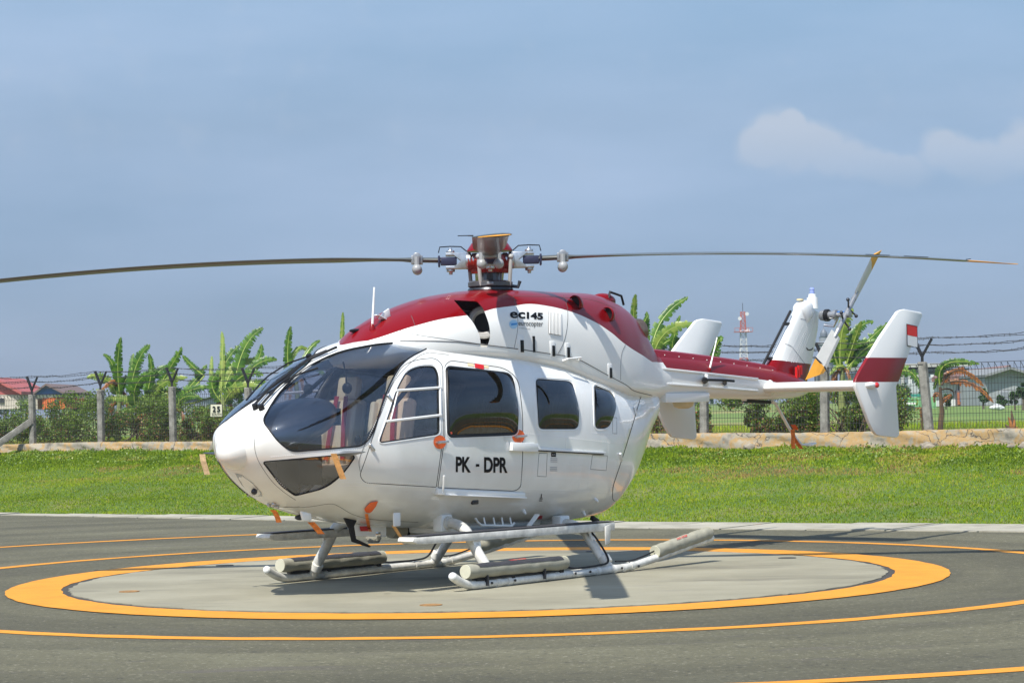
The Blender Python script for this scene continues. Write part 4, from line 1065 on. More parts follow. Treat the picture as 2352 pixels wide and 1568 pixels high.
for tp in (tipU, tipD):
    d = (tp - TH).normalized(); L = (tp - TH).length; sdv = d.cross(Vector((0, 1, 0))).normalized()
    tw = (sdv * .90 + Vector((0, -.30, 0))).normalized() if tp is tipU else (sdv * .99 + Vector((0, -.30, 0))).normalized()
    nrm = d.cross(tw).normalized()
    def bl(name, t0, t1, ch0, ch1, mt, tipcut=0, par=None):
        a, b_ = TH + d * t0, TH + d * t1; v = []
        for p, c_ in ((a, ch0), (b_, ch1)):
            for u, h in ((-.5, 0), (-.25, .012), (.5, .002), (.5, -.002), (-.25, -.012)):
                v.append(p + tw * (u * c_) + nrm * h + d * (tipcut * u if p is b_ else 0))
        f = [tuple(range(5))[::-1], tuple(range(5, 10))] + [(i, (i + 1) % 5, (i + 1) % 5 + 5, i + 5) for i in range(5)]
        return MB().add(v, f).build(name, mt, par or heli)
    tb = bl('tail_rotor_blade', .36, L * .80, .17, .21, BLGREY)
    MB().tube([TH, TH + d * .30], .032, 10).tube([TH + d * .28, TH + d * .42], [.035, .02], 8).build('blade_grip', GREY, tb, smooth=True)
    bl('blade_tip', L * .80, L, .21, .19, YTIP, .30, tb)
    if tp is tipD: bl('blade_band', L * .785, L * .81, .215, .215, DARK, 0, tb)
    for s2 in (1, -1):
        MB().tube([TH + d * .10, TH + d * .12 + sdv * .13 * s2 + Vector((0, .04, 0))], [.014, .010], 7).ball(TH + d * .12 + sdv * .14 * s2 + Vector((0, .04, 0)), .024, 9, 7).build('balance_weight', DARK, tb, smooth=True)

# ---- main rotor
RC = Vector((0, 0, 3.25))
wx = Matrix.Rotation(-math.atan2(HF.y, HF.x), 3, 'Z')       # world axes in helicopter axes
GREYD = mat('dark_grey_metal', (.11, .11, .115), .4, metal=.5, noise=.2, scale=20)
mast = MB().lathe([(.20, -.34), (.20, -.30), (.12, -.29), (.11, -.22), (.10, -.20), (.10, -.02), (.15, .0)], RC, (0, 0, 1), 24).build('rotor_mast', GREYD, heli, smooth=True)
MB().lathe([(.215, -.285), (.235, -.27), (.235, -.23), (.215, -.215), (.12, -.21)], RC, (0, 0, 1), 28).build('swashplate', GREYD, mast, smooth=True)
cdv = wx @ Vector((0, -1, 0)); tdv = wx @ Vector((1, 0, 0)); MS = Matrix((tdv, cdv, Vector((0, 0, 1)))).transposed()
MB().box(RC + cdv * .14 + Vector((0, 0, -.15)), (.07, .04, .15), M=MS).box(RC + cdv * .15 + Vector((0, 0, -.08)), (.14, .05, .035), M=MS).build('scissor_link', DARK, mast, bevel=.006)
MB().box(RC + cdv * .235 + Vector((0, 0, -.25)), (.07, .02, .03), M=MS).build('swashplate_lug', GREY, mast, bevel=.004)
MB().tube([RC + tdv * .2 + Vector((0, 0, -.27)), RC + tdv * .29 + Vector((0, 0, -.28)), RC + tdv * .31 + Vector((0, 0, -.22))], .02, 7).build('swashplate_arm', DARK, mast, smooth=True)
MB().lathe([(.24, -.31), (.23, -.29), (.16, -.285)], RC, (0, 0, 1), 28).build('mast_collar', DARK, mast, smooth=True)
MB().lathe([(.13, -.13), (.17, -.06), (.19, .0), (.17, .05), (.12, .07)], RC, (0, 0, 1), 24).build('hub_core', mat('hub_red', (.35, .03, .02), .35, metal=.4, coat=.3, noise=.1), mast, smooth=True)
hub = MB().lathe([(.0, .235), (.10, .225), (.19, .18), (.235, .115), (.24, .095), (.22, .095), (0, .12)][::-1], RC, (0, 0, 1), 30).build('hub_cap', RED, heli, smooth=True)
PURP = mat('purple_fitting', (.030, .032, .065), .4, metal=.3)
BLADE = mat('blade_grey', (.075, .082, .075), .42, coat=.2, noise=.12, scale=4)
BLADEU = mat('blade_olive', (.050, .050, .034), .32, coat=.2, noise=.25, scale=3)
def blade(ang, pitch=R(6)):
    left = abs(abs(ang) - math.pi) < .1; ang += R(.8)
    D = wx @ Vector((math.cos(ang), math.sin(ang), 0)); T = wx @ Vector((-math.sin(ang), math.cos(ang), 0))   # T: towards the leading edge
    Z = Vector((0, 0, 1))
    dr = lambda r: .012 + .033 * max(0, (r - .5)) - .0130 * max(0, r - .5) ** 2
    pt = lambda r: RC + D * r + Z * dr(r)
    MBh = MB()
    c_ = .285
    for rr, wd, hh in ((.16, .13, .16), (.225, .15, .18)): MBh.lathe([(hh / 2 * .9, -.03), (hh / 2, -.02), (hh / 2, .02), (hh / 2 * .9, .03)], RC + D * rr, D, 20)
    root = MBh.build('hub_arm', STEEL, heli, smooth=True)
    MB().lathe([(.07, -.10), (.085, 0), (.10, .03)], RC + D * .20 + Z * -.02, D, 16).build('arm_sleeve', MAT['hub_red'], root, smooth=True)
    fk = MB()
    for s_ in (1, -1):
        fk.beam(RC + D * .22 + Z * .068 * s_, RC + D * .46 + Z * .068 * s_, .12, .030)
        fk.plate([RC + D * .24 + T * .06 * s_ + Z * .08, RC + D * .40 + T * .06 * s_ + Z * .08, RC + D * .30 + T * .06 * s_, RC + D * .40 + T * .06 * s_ - Z * .08, RC + D * .24 + T * .06 * s_ - Z * .08], T, .014)
        fk.lathe([(.045, 0), (.045, .03), (.02, .035), (.02, .06), (0, .06)], RC + D * .41 + Z * .08 * s_, Z * s_, 12)
    fk.beam(RC + D * .25 + Z * -.08, RC + D * .25 + Z * .08, .12, .02, D)
    fk.build('blade_fork', STEEL, root, bevel=.004)
    MB().box(RC + D * .43, (.17, .10, .085), M=Matrix((D, T, Z)).transposed()).box(RC + D * .53, (.022, .13, .12), M=Matrix((D, T, Z)).transposed()).build('blade_attachment', PURP, root, bevel=.01)
    MB().tube([RC + D * .24 + Z * .10, RC + D * .30 + Z * .15, RC + D * .41 + Z * .155, RC + D * .52 + Z * .15, RC + D * .535 + Z * .09], .006, 6).build('hydraulic_line', BLACK, root, smooth=True)
    # the blade itself
    rs = [.50, .62, .80, 1.0, 1.25, 1.6, 2.2, 3.0, 3.8, 4.6, 5.2]
    ch = [.10, .095, .13, .21, .285, .325, .335, .335, .335, .335, .335]
    tk = [.055, .055, .055, .045, .04, .04, .04, .038, .036, .034, .032]
    def skin(rs, ch, tk, name, mt, par, sweep=None):
        v = []; n_ = 14
        for i, (r_, c2_, t2) in enumerate(zip(rs, ch, tk)):
            p = pt(r_); pc = pitch * min(1, max(0, (r_ - .7) / .9)) - R(1.2) * r_ / 2
            ta = T * math.cos(pc) + Z * math.sin(pc); na = Z * math.cos(pc) - T * math.sin(pc); sw = sweep[i] if sweep else 0
            for k in range(n_):
                a = 2 * math.pi * k / n_; u = .5 + .5 * math.cos(a); h = math.sin(a) * math.sqrt(max(u, .0)) * (1.25 if c2_ > .15 else 1)
                if c2_ <= .15: h = math.sin(a)
                # u=1 leading edge ahead by a quarter chord of the pitch axis
                lead = .5 * c2_ if c2_ < .14 else .42 * c2_ + .02
                h2 = math.sin(a) * (u ** .5) if c2_ > .15 else math.sin(a)
                v.append(p + ta * (lead - c2_ * (1 - u) - sw) + na * (h2 * t2 / 2))
        m_ = len(rs)
        f = [(i * n_ + k, i * n_ + (k + 1) % n_, (i + 1) * n_ + (k + 1) % n_, (i + 1) * n_ + k) for i in range(m_ - 1) for k in range(n_)] + [tuple(range(n_))[::-1], tuple(range((m_ - 1) * n_, m_ * n_))]
        return MB().add(v, f).build(name, mt, par, smooth=True)
    def fine(xs, ys, q): return [float(t) for t in pchip(xs, ys, q)]
    ty = 5.16 if left else (5.33 if math.sin(ang) < -.9 else 4.98)
    q = list(np.linspace(.5, ty, 46))
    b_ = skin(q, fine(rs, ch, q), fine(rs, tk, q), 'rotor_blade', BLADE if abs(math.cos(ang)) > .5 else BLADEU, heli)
    q = [ty] + [k_ for k_ in (5.22, 5.3, 5.36, 5.4, 5.46, 5.5) if k_ > ty]
    skin(q, fine([4.9, 5.2, 5.3, 5.4, 5.46, 5.5], [.335, .33, .29, .22, .14, .05], q), fine([4.9, 5.5], [.032, .008], q), 'blade_tip', YTIP, b_, fine([4.9, 5.22, 5.3, 5.4, 5.46, 5.5], [0, -.005, -.02, -.01, .03, .10], q))
    for r_ in (3.9, 4.3): MB().beam(pt(r_) - T * .185, pt(r_ + .25) - T * .185, .05, .004).build('trim_tab', DARK, b_)
    MB().tube([pt(4.95) - T * .16, pt(4.97) - T * .29], .004, 5).build('static_wick', BLACK, b_)
    # pendulum absorber
    pa = MB().tube([pt(.76) + T * -.08 + Z * .03, pt(.76) + T * .08 + Z * .03], .045, 12)
    pa.beam(pt(.70), pt(.82), .13, .09)
    pa.build('absorber_bracket', GREY, b_, bevel=.006)
    for s_ in (1, -1):
        MB().ball(pt(.76) + T * .085 * s_ + Z * -.10, .053, 16, 10).tube([pt(.76) + T * .085 * s_ + Z * .03, pt(.76) + T * .085 * s_ + Z * -.06], .028, 8).build('pendulum_weight', mat('weight_grey', (.30, .31, .31), .35, coat=.4), b_, smooth=True)
    # pitch link
    MB().box(RC + D * .15 + Z * -.09, (.10, .07, .09), M=Matrix((D, T, Z)).transposed()).build('hub_lug', MAT['hub_red'], mast, bevel=.01)
    a2 = RC + D * .12 + T * .22 + Z * .03; a1 = RC + D * .10 + T * .20 + Z * -.27
    MB().tube([a1, a1.lerp(a2, .2), a1.lerp(a2, .8), a2], [.012, .02, .02, .012], 8).ball(a2, .028, 8, 6).build('pitch_link', mat('link_grey', (.36, .36, .34), .5), mast, smooth=True)
for k in range(4): blade(-math.pi / 2 + k * math.pi / 2 )

# ---- landing gear
SKW = mat('gear_white', (.62, .61, .56), .45, coat=.15, noise=.28, scale=9, detail=9)
nt_ = SKW.node_tree
for sg in (1, -1):
    Y = 1.2 * sg
    sk_ = MB().tube(tube_path([(2.17, Y, .145), (2.03, Y, .078), (1.88, Y, .046), (1.6, Y, .042), (.8, Y, .042), (0, Y, .042), (-.5, Y, .045), (-.75, Y, .058), (-1.0, Y, .085), (-1.3, Y, .125), (-2.25, Y, .262)]), .0415, 14).build('skid_tube', SKW, heli, smooth=True)
    MB().ball((2.17, Y, .145), .041, 14, 8).build('skid_end_cap', WHITE, sk_, smooth=True)
    for x in (1.51, 1.34, -.12, -.40, -.56, -.72): MB().lathe([(.045, -.03), (.047, -.03), (.047, .03), (.045, .03)], (x, Y, .042 + (.013 if x < -.6 else 0)), (1, 0, 0), 16).build('skid_sleeve', SKW, sk_, smooth=True)
    for x in (1.28, 1.64, .30, 0.05, -.5, -.8): MB().lathe([(.012, 0), (.012, .012), (0, .014)], (x, Y + .043 * sg, .05), (0, sg, 0), 8).build('skid_bolt', DARK, sk_)
    # rolled emergency floats in their covers
    def roll(name, p0_, p1_, r_, tread):
        a, b_ = Vector(p0_), Vector(p1_); d = (b_ - a).normalized(); u = (Vector((0, 0, 1)) - d * d.z).normalized(); s2 = d.cross(u)
        NT = 34; n_ = 26; v = []
        rnd = np.random.default_rng(int(abs(p0_[0] * 91) + 5 * (sg > 0))); w1 = rnd.uniform(0, 6.28, 8)
        for i in range(NT + 1):
            t = i / NT; rr = r_ * (1 if 0 < i < NT else .93); p = a.lerp(b_, t)
            for k in range(n_):
                an = 2 * math.pi * k / n_
                w_ = .030 * math.sin(9 * t * 3.1 + 2.2 * math.sin(2 * an + w1[0]) + w1[1]) + .022 * math.sin(31 * t + 3 * an + w1[2]) + .018 * math.sin(55 * t - 2 * an + w1[3])
                fl_ = 1 - .10 * max(0, math.sin(an)) ** 3
                v.append(p + (u * math.sin(an) * fl_ + s2 * math.cos(an)) * rr * (1 + w_))
        f = [(i * n_ + k, i * n_ + (k + 1) % n_, (i + 1) * n_ + (k + 1) % n_, (i + 1) * n_ + k) for i in range(NT) for k in range(n_)] + [tuple(range(n_))[::-1], tuple(range(NT * n_, NT * n_ + n_))]
        o = MB().add(v, f).build(name, COVER, heli, smooth=True, autosmooth=R(60))
        for e, dd in ((a, -1), (b_, 1)): MB().lathe([(0, .006 * 1), (r_ * .9, .004), (r_ * .93, -.004)], e, d * dd, 22).build('float_end', COVEREND, o)
        if tread:
            v = []; K = [5, 6, 7, 8]
            for i in range(3, NT - 1):
                t = i / NT; p = a.lerp(b_, t)
                for k in range(-4, 5):
                    an = math.pi / 2 + k * .20 - .28; w_ = .030 * math.sin(9 * t * 3.1 + 2.2 * math.sin(2 * an + w1[0]) + w1[1]) + .022 * math.sin(31 * t + 3 * an + w1[2]) + .018 * math.sin(55 * t - 2 * an + w1[3])
                    v.append(p + (u * math.sin(an) * (1 - .10 * max(0, math.sin(an)) ** 3) + s2 * math.cos(an)) * (r_ * (1 + w_) + .004))
            m2 = NT - 4
            mesh('tread_strip', v, [(i * 9 + k, i * 9 + k + 1, (i + 1) * 9 + k + 1, (i + 1) * 9 + k) for i in range(m2 - 1) for k in range(8)], TREAD, o, smooth=True)
        kk = 7 if tread else 5
        for i in range(kk):
            p = a.lerp(b_, (i + .5) / kk)
        return o
    f1 = roll('front_float', (1.98, Y, .178), (.42, Y, .165), .072, True)
    f2 = roll('rear_float', (-1.17, Y, .172), (-2.20, Y, .318), .072, False)
    if sg == 1:
        # warning words on the covers
        def word(s, c_, ux, uy, wd, h, par):
            bm = fit_bm(text_bm(s, 1, .03), wd, h)
            for v in bm.verts: v.co = Vector(c_) + Vector(ux) * (v.co.x - wd / 2) + Vector(uy) * (v.co.y - h / 2)
            obj('warning_lettering', bm, mat('red_print', (.55, .02, .02), .5), par)
        word('NO STEP', (1.18, Y + .012, .245), (-1, 0, 0), (0, -.95, .25), .26, .03, f1)
        word('NO STEP', (-1.62, Y + .045, .302), (-.99, 0, .14), (.05, -.7, .7), .2, .026, f2)
    for x in (1.72, .82):
        MB().beam((x, Y + .052 * sg, .03), (x, Y + .052 * sg, .13), .04, .012).build('float_clamp', DARK, f1)
    MB().box((1.22, Y, .095), (1.25, .07, .018)).build('float_tray', BLACK, f1)
    MB().box((1.28, Y, .075), (.05, .06, .05)).box((.50, Y, .09), (.06, .06, .06)).build('tray_block', BLACK, f1)
    MB().beam((-1.2, Y, .118), (-2.22, Y, .268), .06, .018).build('float_tray', WHITE, f2)
    # hoses
    MB().tube(tube_path([(.42, Y, .12), (.30, Y + .03 * sg, .10), (.15, Y + .03 * sg, .096), (-.1, Y + .02, .10), (-.33, Y, .13), (-.36, Y - .12 * sg, .30), (-.38, Y - .28 * sg, .44), (-.38, Y - .5 * sg, .50)]), .011, 7).build('inflation_hose', BLACK, heli, smooth=True)
    MB().tube(tube_path([(-.45, Y, .12), (-.7, Y + .01, .11), (-.95, Y, .14), (-1.15, Y, .18)]), .009, 7).build('inflation_hose', BLACK, heli, smooth=True)
    # step board
    z0, z1 = .517, .483
    A = [(2.52, z0 - .03), (2.50, z0 + .008), (-.72, z1 + .02), (-.72, z1 - .065), (2.30, z0 - .065), (2.44, z0 - .058)]
    sb = MB().plate([(x, .92 * sg, z) for x, z in A], (0, 1, 0), .19).build('step_board', SKW, heli, bevel=.008)
    MB().beam((2.46, .92 * sg, z0 + .016), (-.71, .92 * sg, z1 + .029), .185, .008).build('anti_slip_strip', TREAD, sb)
    for x, y in ((1.52, .97), (-.39, .95)): MB().plate([(x - .05, y * sg, .45), (x + .07, y * sg, .45), (x + .02, y * 1.03 * sg, .30), (x - .03, y * 1.03 * sg, .30)], (0, 1, 0), .02).build('board_bracket', WHITE, sb, bevel=.004)
    MB().plate([(-.52, 1.03 * sg, .47), (-.62, 1.03 * sg, .49), (-.60, 1.03 * sg, .30), (-.52, 1.03 * sg, .28)], (0, 1, 0), .012).build('hinge_plate', SKW, sb, bevel=.003)
for nm, x, P_ in (('cross_tube', 1.53, [(0, .60), (.55, .605), (.66, .605), (.77, .58), (.86, .52), (.925, .42), (1.01, .30), (1.08, .21), (1.18, .06)]), ('cross_tube', -.39, [(0, .50), (.61, .50), (.74, .485), (.86, .42), (.94, .32), (1.04, .20), (1.11, .12), (1.17, .06)])):
    pts = [(x, -y, z) for y, z in P_[::-1]] + [(x, y, z) for y, z in P_[1:]]
    ct = MB().tube(tube_path(pts, 4), .052 if x > 0 else .047, 14).build(nm, SKW, heli, smooth=True)
    for sg in (1, -1):
        MB().lathe([(.058, -.04), (.062, -.035), (.062, .035), (.058, .04)], (x, 1.12 * sg, .135), (0, .55 * sg, -.83), 16).build('tube_collar', SKW, ct, smooth=True)
        MB().box((x, .56 * sg, P_[1][1]), (.17, .12, .17)).build('tube_clamp', WHITE, ct, bevel=.02)
        MB().lathe([(.066, -.02), (.066, .02)], (x, .63 * sg, P_[2][1]), (0, sg, 0), 16).build('clamp_ring', SKW, ct, smooth=True)
# ---- belly equipment
MB().box((.35, 0, .515), (2.0, .66, .07)).build('belly_fairing', WHITE, heli, bevel=.03)
MB().box((.35, .35, .46), (1.2, .3, .05)).build('cargo_bay_mouth', BLACK, heli)
a = hy(*c4(1120, 405), .25); P4 = [hy(*c4(x, y), .25) for x, y in ((1000, 398), (1115, 425), (1090, 480), (1108, 595), (1245, 660), (1240, 678), (1080, 625), (1050, 500))]
MB().plate([Vector((p.x, .25, p.z)) for p in P4], (0, 1, 0), .03).build('bent_antenna', BLACK, heli, bevel=.006)
P4 = [hy(*c4(x, y), .3) for x, y in ((590, 335), (685, 355), (690, 430), (615, 430))]
MB().plate(P4, (0, 1, 0), .04).build('sensor_fairing', WHITE, heli, bevel=.015)
P4 = [hy(*c4(x, y), .1) for x, y in ((1085, 470), (1250, 445), (1390, 455), (1390, 580), (1110, 570))]
cp = MB().plate(P4, (0, 1, 0), .03).build('cable_cutter_plate', WHITE, heli, bevel=.004)
P4 = [hy(*c4(x, y), .13) for x, y in ((1150, 480), (1222, 478), (1232, 525), (1160, 525))]
MB().plate(P4, (0, 1, 0), .004).build('red_placard', MAT['red_print'], cp)
p = hy(*c4(1280, 590), .05); MB().lathe([(.02, .09), (.075, .06), (.08, .0), (.055, -.045), (0, -.05)][::-1], p, (0, 0, 1), 18).build('landing_light', mat('chrome', (.7, .7, .7), .08, metal=1), heli, smooth=True)
p = hy(*c4(1498, 415), .62); MB().box(p, (.10, .02, .13), M=Matrix.Rotation(0, 3, 'Z')).build('tow_bracket', WHITE, heli, bevel=.01)
p0_, p1_ = hy(*c4(1440, 520), -.1), hy(*c4(1880, 535), -.1)
MB().tube([p0_, p1_], .075, 14).build('gas_bottle', COVER, heli, smooth=True); [MB().tube([p0_.lerp(p1_, t), p0_.lerp(p1_, t + .05)], .078, 14).build('bottle_strap', BLACK, heli, smooth=True) for t in (.25, .7)]
p = hy(*c3(1330, 1425), .35); MB().box(p, (.12, .05, .05), M=Matrix.Rotation(R(-25), 3, 'Y')).build('rear_hook', BLACK, heli, bevel=.01)
p = hy(*c4(590, 395), .0); MB().ball(p, .04, sc=(1.6, 1, .7)).build('nose_sensor', DARK, heli, smooth=True)
# landing light glazing low on the nose
disc = [c1(220, 1240), c1(260, 1250), c1(330, 1300), c1(385, 1360), c1(390, 1385), c1(330, 1380), c1(260, 1310)]
pp_ = [on(*q, bvh_pod, .004)[0] for q in disc]
if all(x is not None for x in pp_): mesh('nose_lamp_glass', pp_, [tuple(range(len(pp_)))], mat('lamp_glass', (.28, .29, .31), .08, coat=1, metal=.3), heli)
q = on(*c1(345, 1345), bvh_pod, .02)[0]
if q is not None: MB().ball(q, .03, 8, 6).build('nose_hook', DARK, heli, smooth=True)
for cc4 in ((300, 270), (345, 262), (375, 285)):
    q = on(*c4(*cc4), bvh_pod, .01)
    if q[0] is not None: MB().ball(q[0], .022, 8, 6).build('nose_fitting', STEEL, heli, smooth=True)
# small sign plate on the sill of the windshield
# ================================================================== ground
PC = Vector((-0.3862, 24.1266, 0))           # centre of the landing circle
FP = lambda k: Vector((-11.57 + 1.90 * k, 56.6 - 1.46 * k, 0))      # fence posts every 2.4 m
FD = (FP(1) - FP(0)).normalized(); FN = Vector((-FD.y, FD.x, 0))      # along the fence, and away from the camera
if FN.y < 0: FN = -FN
KA, KB = Vector((-9.34, 42.65, 0)), Vector((6.85, 31.76, 0)); KD = (KB - KA).normalized(); KN = Vector((-KD.y, KD.x, 0))
dF = lambda p: (Vector((p[0], p[1], 0)) - FP(0)).dot(FN)
dK = lambda p: (Vector((p[0], p[1], 0)) - KA).dot(KN)
def ground_z(x, y):
    a, b = dK((x, y)), dF((x, y))
    if a < .05: return -.03
    if b > 0: return 1.03 + .32 * min(1, b / 90) ** 1.0
    u = a / (a - b)
    return -.03 + .90 * u ** 1.1 + .035 * math.sin(x * 1.7 + y * .6) * math.sin(y * 1.3 - x * .4) * min(1, a / 2)
def ramp_mat(name, stops, scale, detail=6, rough=.9, coord='Object', stretch=(1, 1, 1), bump=.3, bscale=90, extra=None, rad=None):
    m_ = bpy.data.materials.new(name); m_.use_nodes = True; MAT[name] = m_; n, l = m_.node_tree.nodes, m_.node_tree.links; b = n['Principled BSDF']
    b.inputs['Roughness'].default_value = rough
    t = n.new('ShaderNodeTexCoord'); mp = n.new('ShaderNodeMapping'); mp.inputs['Scale'].default_value = stretch; l.new(t.outputs[coord], mp.inputs[0])
    z = n.new('ShaderNodeTexNoise'); z.inputs['Scale'].default_value = scale; z.inputs['Detail'].default_value = detail; z.inputs['Roughness'].default_value = .62; l.new(mp.outputs[0], z.inputs[0])
    r_ = n.new('ShaderNodeValToRGB')
    while len(r_.color_ramp.elements) < len(stops): r_.color_ramp.elements.new(.5)
    for e, (p, c) in zip(r_.color_ramp.elements, stops): e.position = p; e.color = (*c, 1)
    l.new(z.outputs['Fac'], r_.inputs[0]); colr = r_.outputs[0]
    z2 = n.new('ShaderNodeTexNoise'); z2.inputs['Scale'].default_value = bscale; z2.inputs['Detail'].default_value = 3; l.new(t.outputs[coord], z2.inputs[0])
    if extra:
        for kind, sc_, c, lo, hi, st in extra:
            if kind == 'noise':
                q_ = n.new('ShaderNodeTexNoise'); q_.inputs['Detail'].default_value = 5; q_.inputs['Roughness'].default_value = .7; o_ = 'Fac'
            else:
                q_ = n.new('ShaderNodeTexVoronoi'); q_.feature = 'DISTANCE_TO_EDGE'; o_ = 'Distance'
            q_.inputs['Scale'].default_value = sc_
            m3 = n.new('ShaderNodeMapping'); m3.inputs['Scale'].default_value = st; l.new(t.outputs[coord], m3.inputs[0])
            if kind == 'crack':
                wz = n.new('ShaderNodeTexNoise'); wz.inputs['Scale'].default_value = 3; wz.inputs['Detail'].default_value = 5; l.new(m3.outputs[0], wz.inputs[0])
                av = n.new('ShaderNodeVectorMath'); av.operation = 'MULTIPLY_ADD'; l.new(wz.outputs['Color'], av.inputs[0]); av.inputs[1].default_value = (.5, .5, .5); l.new(m3.outputs[0], av.inputs[2]); l.new(av.outputs[0], q_.inputs['Vector'])
            else: l.new(m3.outputs[0], q_.inputs['Vector'])
            mr = n.new('ShaderNodeMapRange'); mr.inputs['From Min'].default_value = lo; mr.inputs['From Max'].default_value = hi; l.new(q_.outputs[o_], mr.inputs['Value'])
            mx = n.new('ShaderNodeMixRGB'); mx.inputs['Color2'].default_value = (*c, 1); l.new(mr.outputs[0], mx.inputs['Fac']); l.new(colr, mx.inputs['Color1']); colr = mx.outputs[0]
    if rad:
        s_ = n.new('ShaderNodeVectorMath'); s_.operation = 'SUBTRACT'; s_.inputs[1].default_value = (PC.x, PC.y, 0); l.new(t.outputs[coord], s_.inputs[0])
        fl = n.new('ShaderNodeVectorMath'); fl.operation = 'MULTIPLY'; fl.inputs[1].default_value = (1, 1, 0); l.new(s_.outputs[0], fl.inputs[0])
        ln = n.new('ShaderNodeVectorMath'); ln.operation = 'LENGTH'; l.new(fl.outputs[0], ln.inputs[0])
        q_ = n.new('ShaderNodeTexNoise'); q_.noise_dimensions = '1D'; q_.inputs['Scale'].default_value = rad[0]; q_.inputs['Detail'].default_value = 3
        ad = n.new('ShaderNodeMath'); ad.operation = 'MULTIPLY_ADD'; l.new(z.outputs['Fac'], ad.inputs[0]); ad.inputs[1].default_value = .7; l.new(ln.outputs['Value'], ad.inputs[2]); l.new(ad.outputs[0], q_.inputs['W'])
        mr = n.new('ShaderNodeMapRange'); mr.inputs['From Min'].default_value = .4; mr.inputs['From Max'].default_value = .6; mr.inputs['To Min'].default_value = rad[1]; mr.inputs['To Max'].default_value = rad[2]; l.new(q_.outputs['Fac'], mr.inputs['Value'])
        mx = n.new('ShaderNodeMixRGB'); mx.blend_type = 'MULTIPLY'; mx.inputs['Fac'].default_value = 1; l.new(colr, mx.inputs['Color1']); l.new(mr.outputs[0], mx.inputs['Color2']); colr = mx.outputs[0]
    l.new(colr, b.inputs['Base Color'])
    if bump:
        bp = n.new('ShaderNodeBump'); bp.inputs['Strength'].default_value = bump; bp.inputs['Distance'].default_value = .01; l.new(z2.outputs['Fac'], bp.inputs['Height']); l.new(bp.outputs[0], b.inputs['Normal'])
    return m_
SOIL = ramp_mat('lawn_soil', [(.30, (.055, .100, .012)), (.5, (.080, .135, .018)), (.62, (.14, .15, .04)), (.75, (.22, .15, .08))], .55, 8, .95, bump=.6, bscale=30)
ASPH = ramp_mat('asphalt', [(.30, (.073, .069, .041)), (.50, (.096, .090, .053)), (.68, (.122, .116, .071))], .35, 9, .92, stretch=(1, 1.6, 1), bump=.55, bscale=130, extra=[('noise', 26, (.24, .225, .16), .57, .68, (1, 1, 1)), ('noise', 21, (.035, .032, .022), .57, .68, (1.1, .9, 1)), ('noise', 4, (.06, .056, .038), .56, .72, (1, 1.5, 1)), ('noise', 1.1, (.085, .075, .062), .58, .72, (.35, 1.8, 1))], rad=(.55, .74, 1.12))
CONC = ramp_mat('pad_concrete', [(.28, (.185, .172, .120)), (.5, (.258, .241, .172)), (.72, (.32, .302, .225))], .5, 9, .85, stretch=(1, 1.4, 1), bump=.25, bscale=70, extra=[('noise', 1.0, (.20, .185, .15), .60, .78, (.5, 2.0, 1)), ('noise', 6, (.40, .38, .30), .68, .80, (.5, 2, 1)), ('noise', .55, (.15, .138, .10), .56, .68, (.45, 1.6, 1)), ('noise', 24, (.16, .15, .12), .62, .72, (1, 1, 1))])
PAINT = ramp_mat('yellow_road_paint', [(.3, (.56, .220, .011)), (.6, (.66, .268, .014)), (.8, (.60, .240, .020))], 2.2, 9, .75, bump=.3, bscale=110, extra=[('noise', 14, (.30, .15, .045), .62, .70, (.8, 1.4, 1)), ('noise', 3.5, (.40, .20, .05), .62, .74, (.5, 1.6, 1)), ('noise', 90, (.12, .09, .05), .66, .74, (1, 1, 1))])
# terrain sheet, one surface out to the horizon
rows = [(-60, 0)]
aa = list(np.linspace(0, 1, 46))
v = []; f = []
ts_ = list(np.arange(-14, 32.01, .45)); ts_ = [-900, -300, -120, -60, -30] + ts_ + [50, 80, 150, 320, 900]
def gridpt(t, j):
    k = KA + KD * t; s_ = t * 1.0
    # matching point on the fence line, straight behind the kerb
    den = KN.dot(FN); L = -dF(k) / den if abs(den) > 1e-6 else 10
    L = max(6.0, min(L, 16))
    if j <= 40: a = L * j / 40; p = k + KN * a
    else: a = L + [0.02, .3, .8, 2, 5, 10, 20, 40, 70, 110, 160, 240, 400, 600, 900, 1300, 1800][j - 41]; p = k + KN * a
    return p
NJ = 58
bz = lambda p, j: ground_z(p.x, p.y) if j > 0 else -.03
Vg = []
for j in range(-3, NJ):
    for t in ts_:
        if j < 0: p = KA + KD * t - KN * [1, 40, 400][-j - 1]; z = -.03
        else: p = gridpt(t, j); z = bz(p, j)
        Vg.append((p.x, p.y, z))
# order rows from the far side of the apron to the horizon
nr = len(ts_); order = [2, 1, 0] + list(range(3, 3 + NJ))
rowsV = [Vg[i * nr:(i + 1) * nr] for i in range(NJ + 3)]
rowsV = [rowsV[0], rowsV[1], rowsV[2]] + rowsV[3:]
fl = [q for r_ in rowsV for q in r_]
F_ = [(i * nr + k, i * nr + k + 1, (i + 1) * nr + k + 1, (i + 1) * nr + k) for i in range(len(rowsV) - 1) for k in range(nr - 1)]
tag(mesh('ground', fl, F_, SOIL, smooth=True), kind='structure')
TERR = BVHTree.FromPolygons(fl, F_)
def gz(x, y):
    h = TERR.ray_cast(Vector((x, y, 50)), Vector((0, 0, -1))); return h[0].z if h[0] is not None else ground_z(x, y)
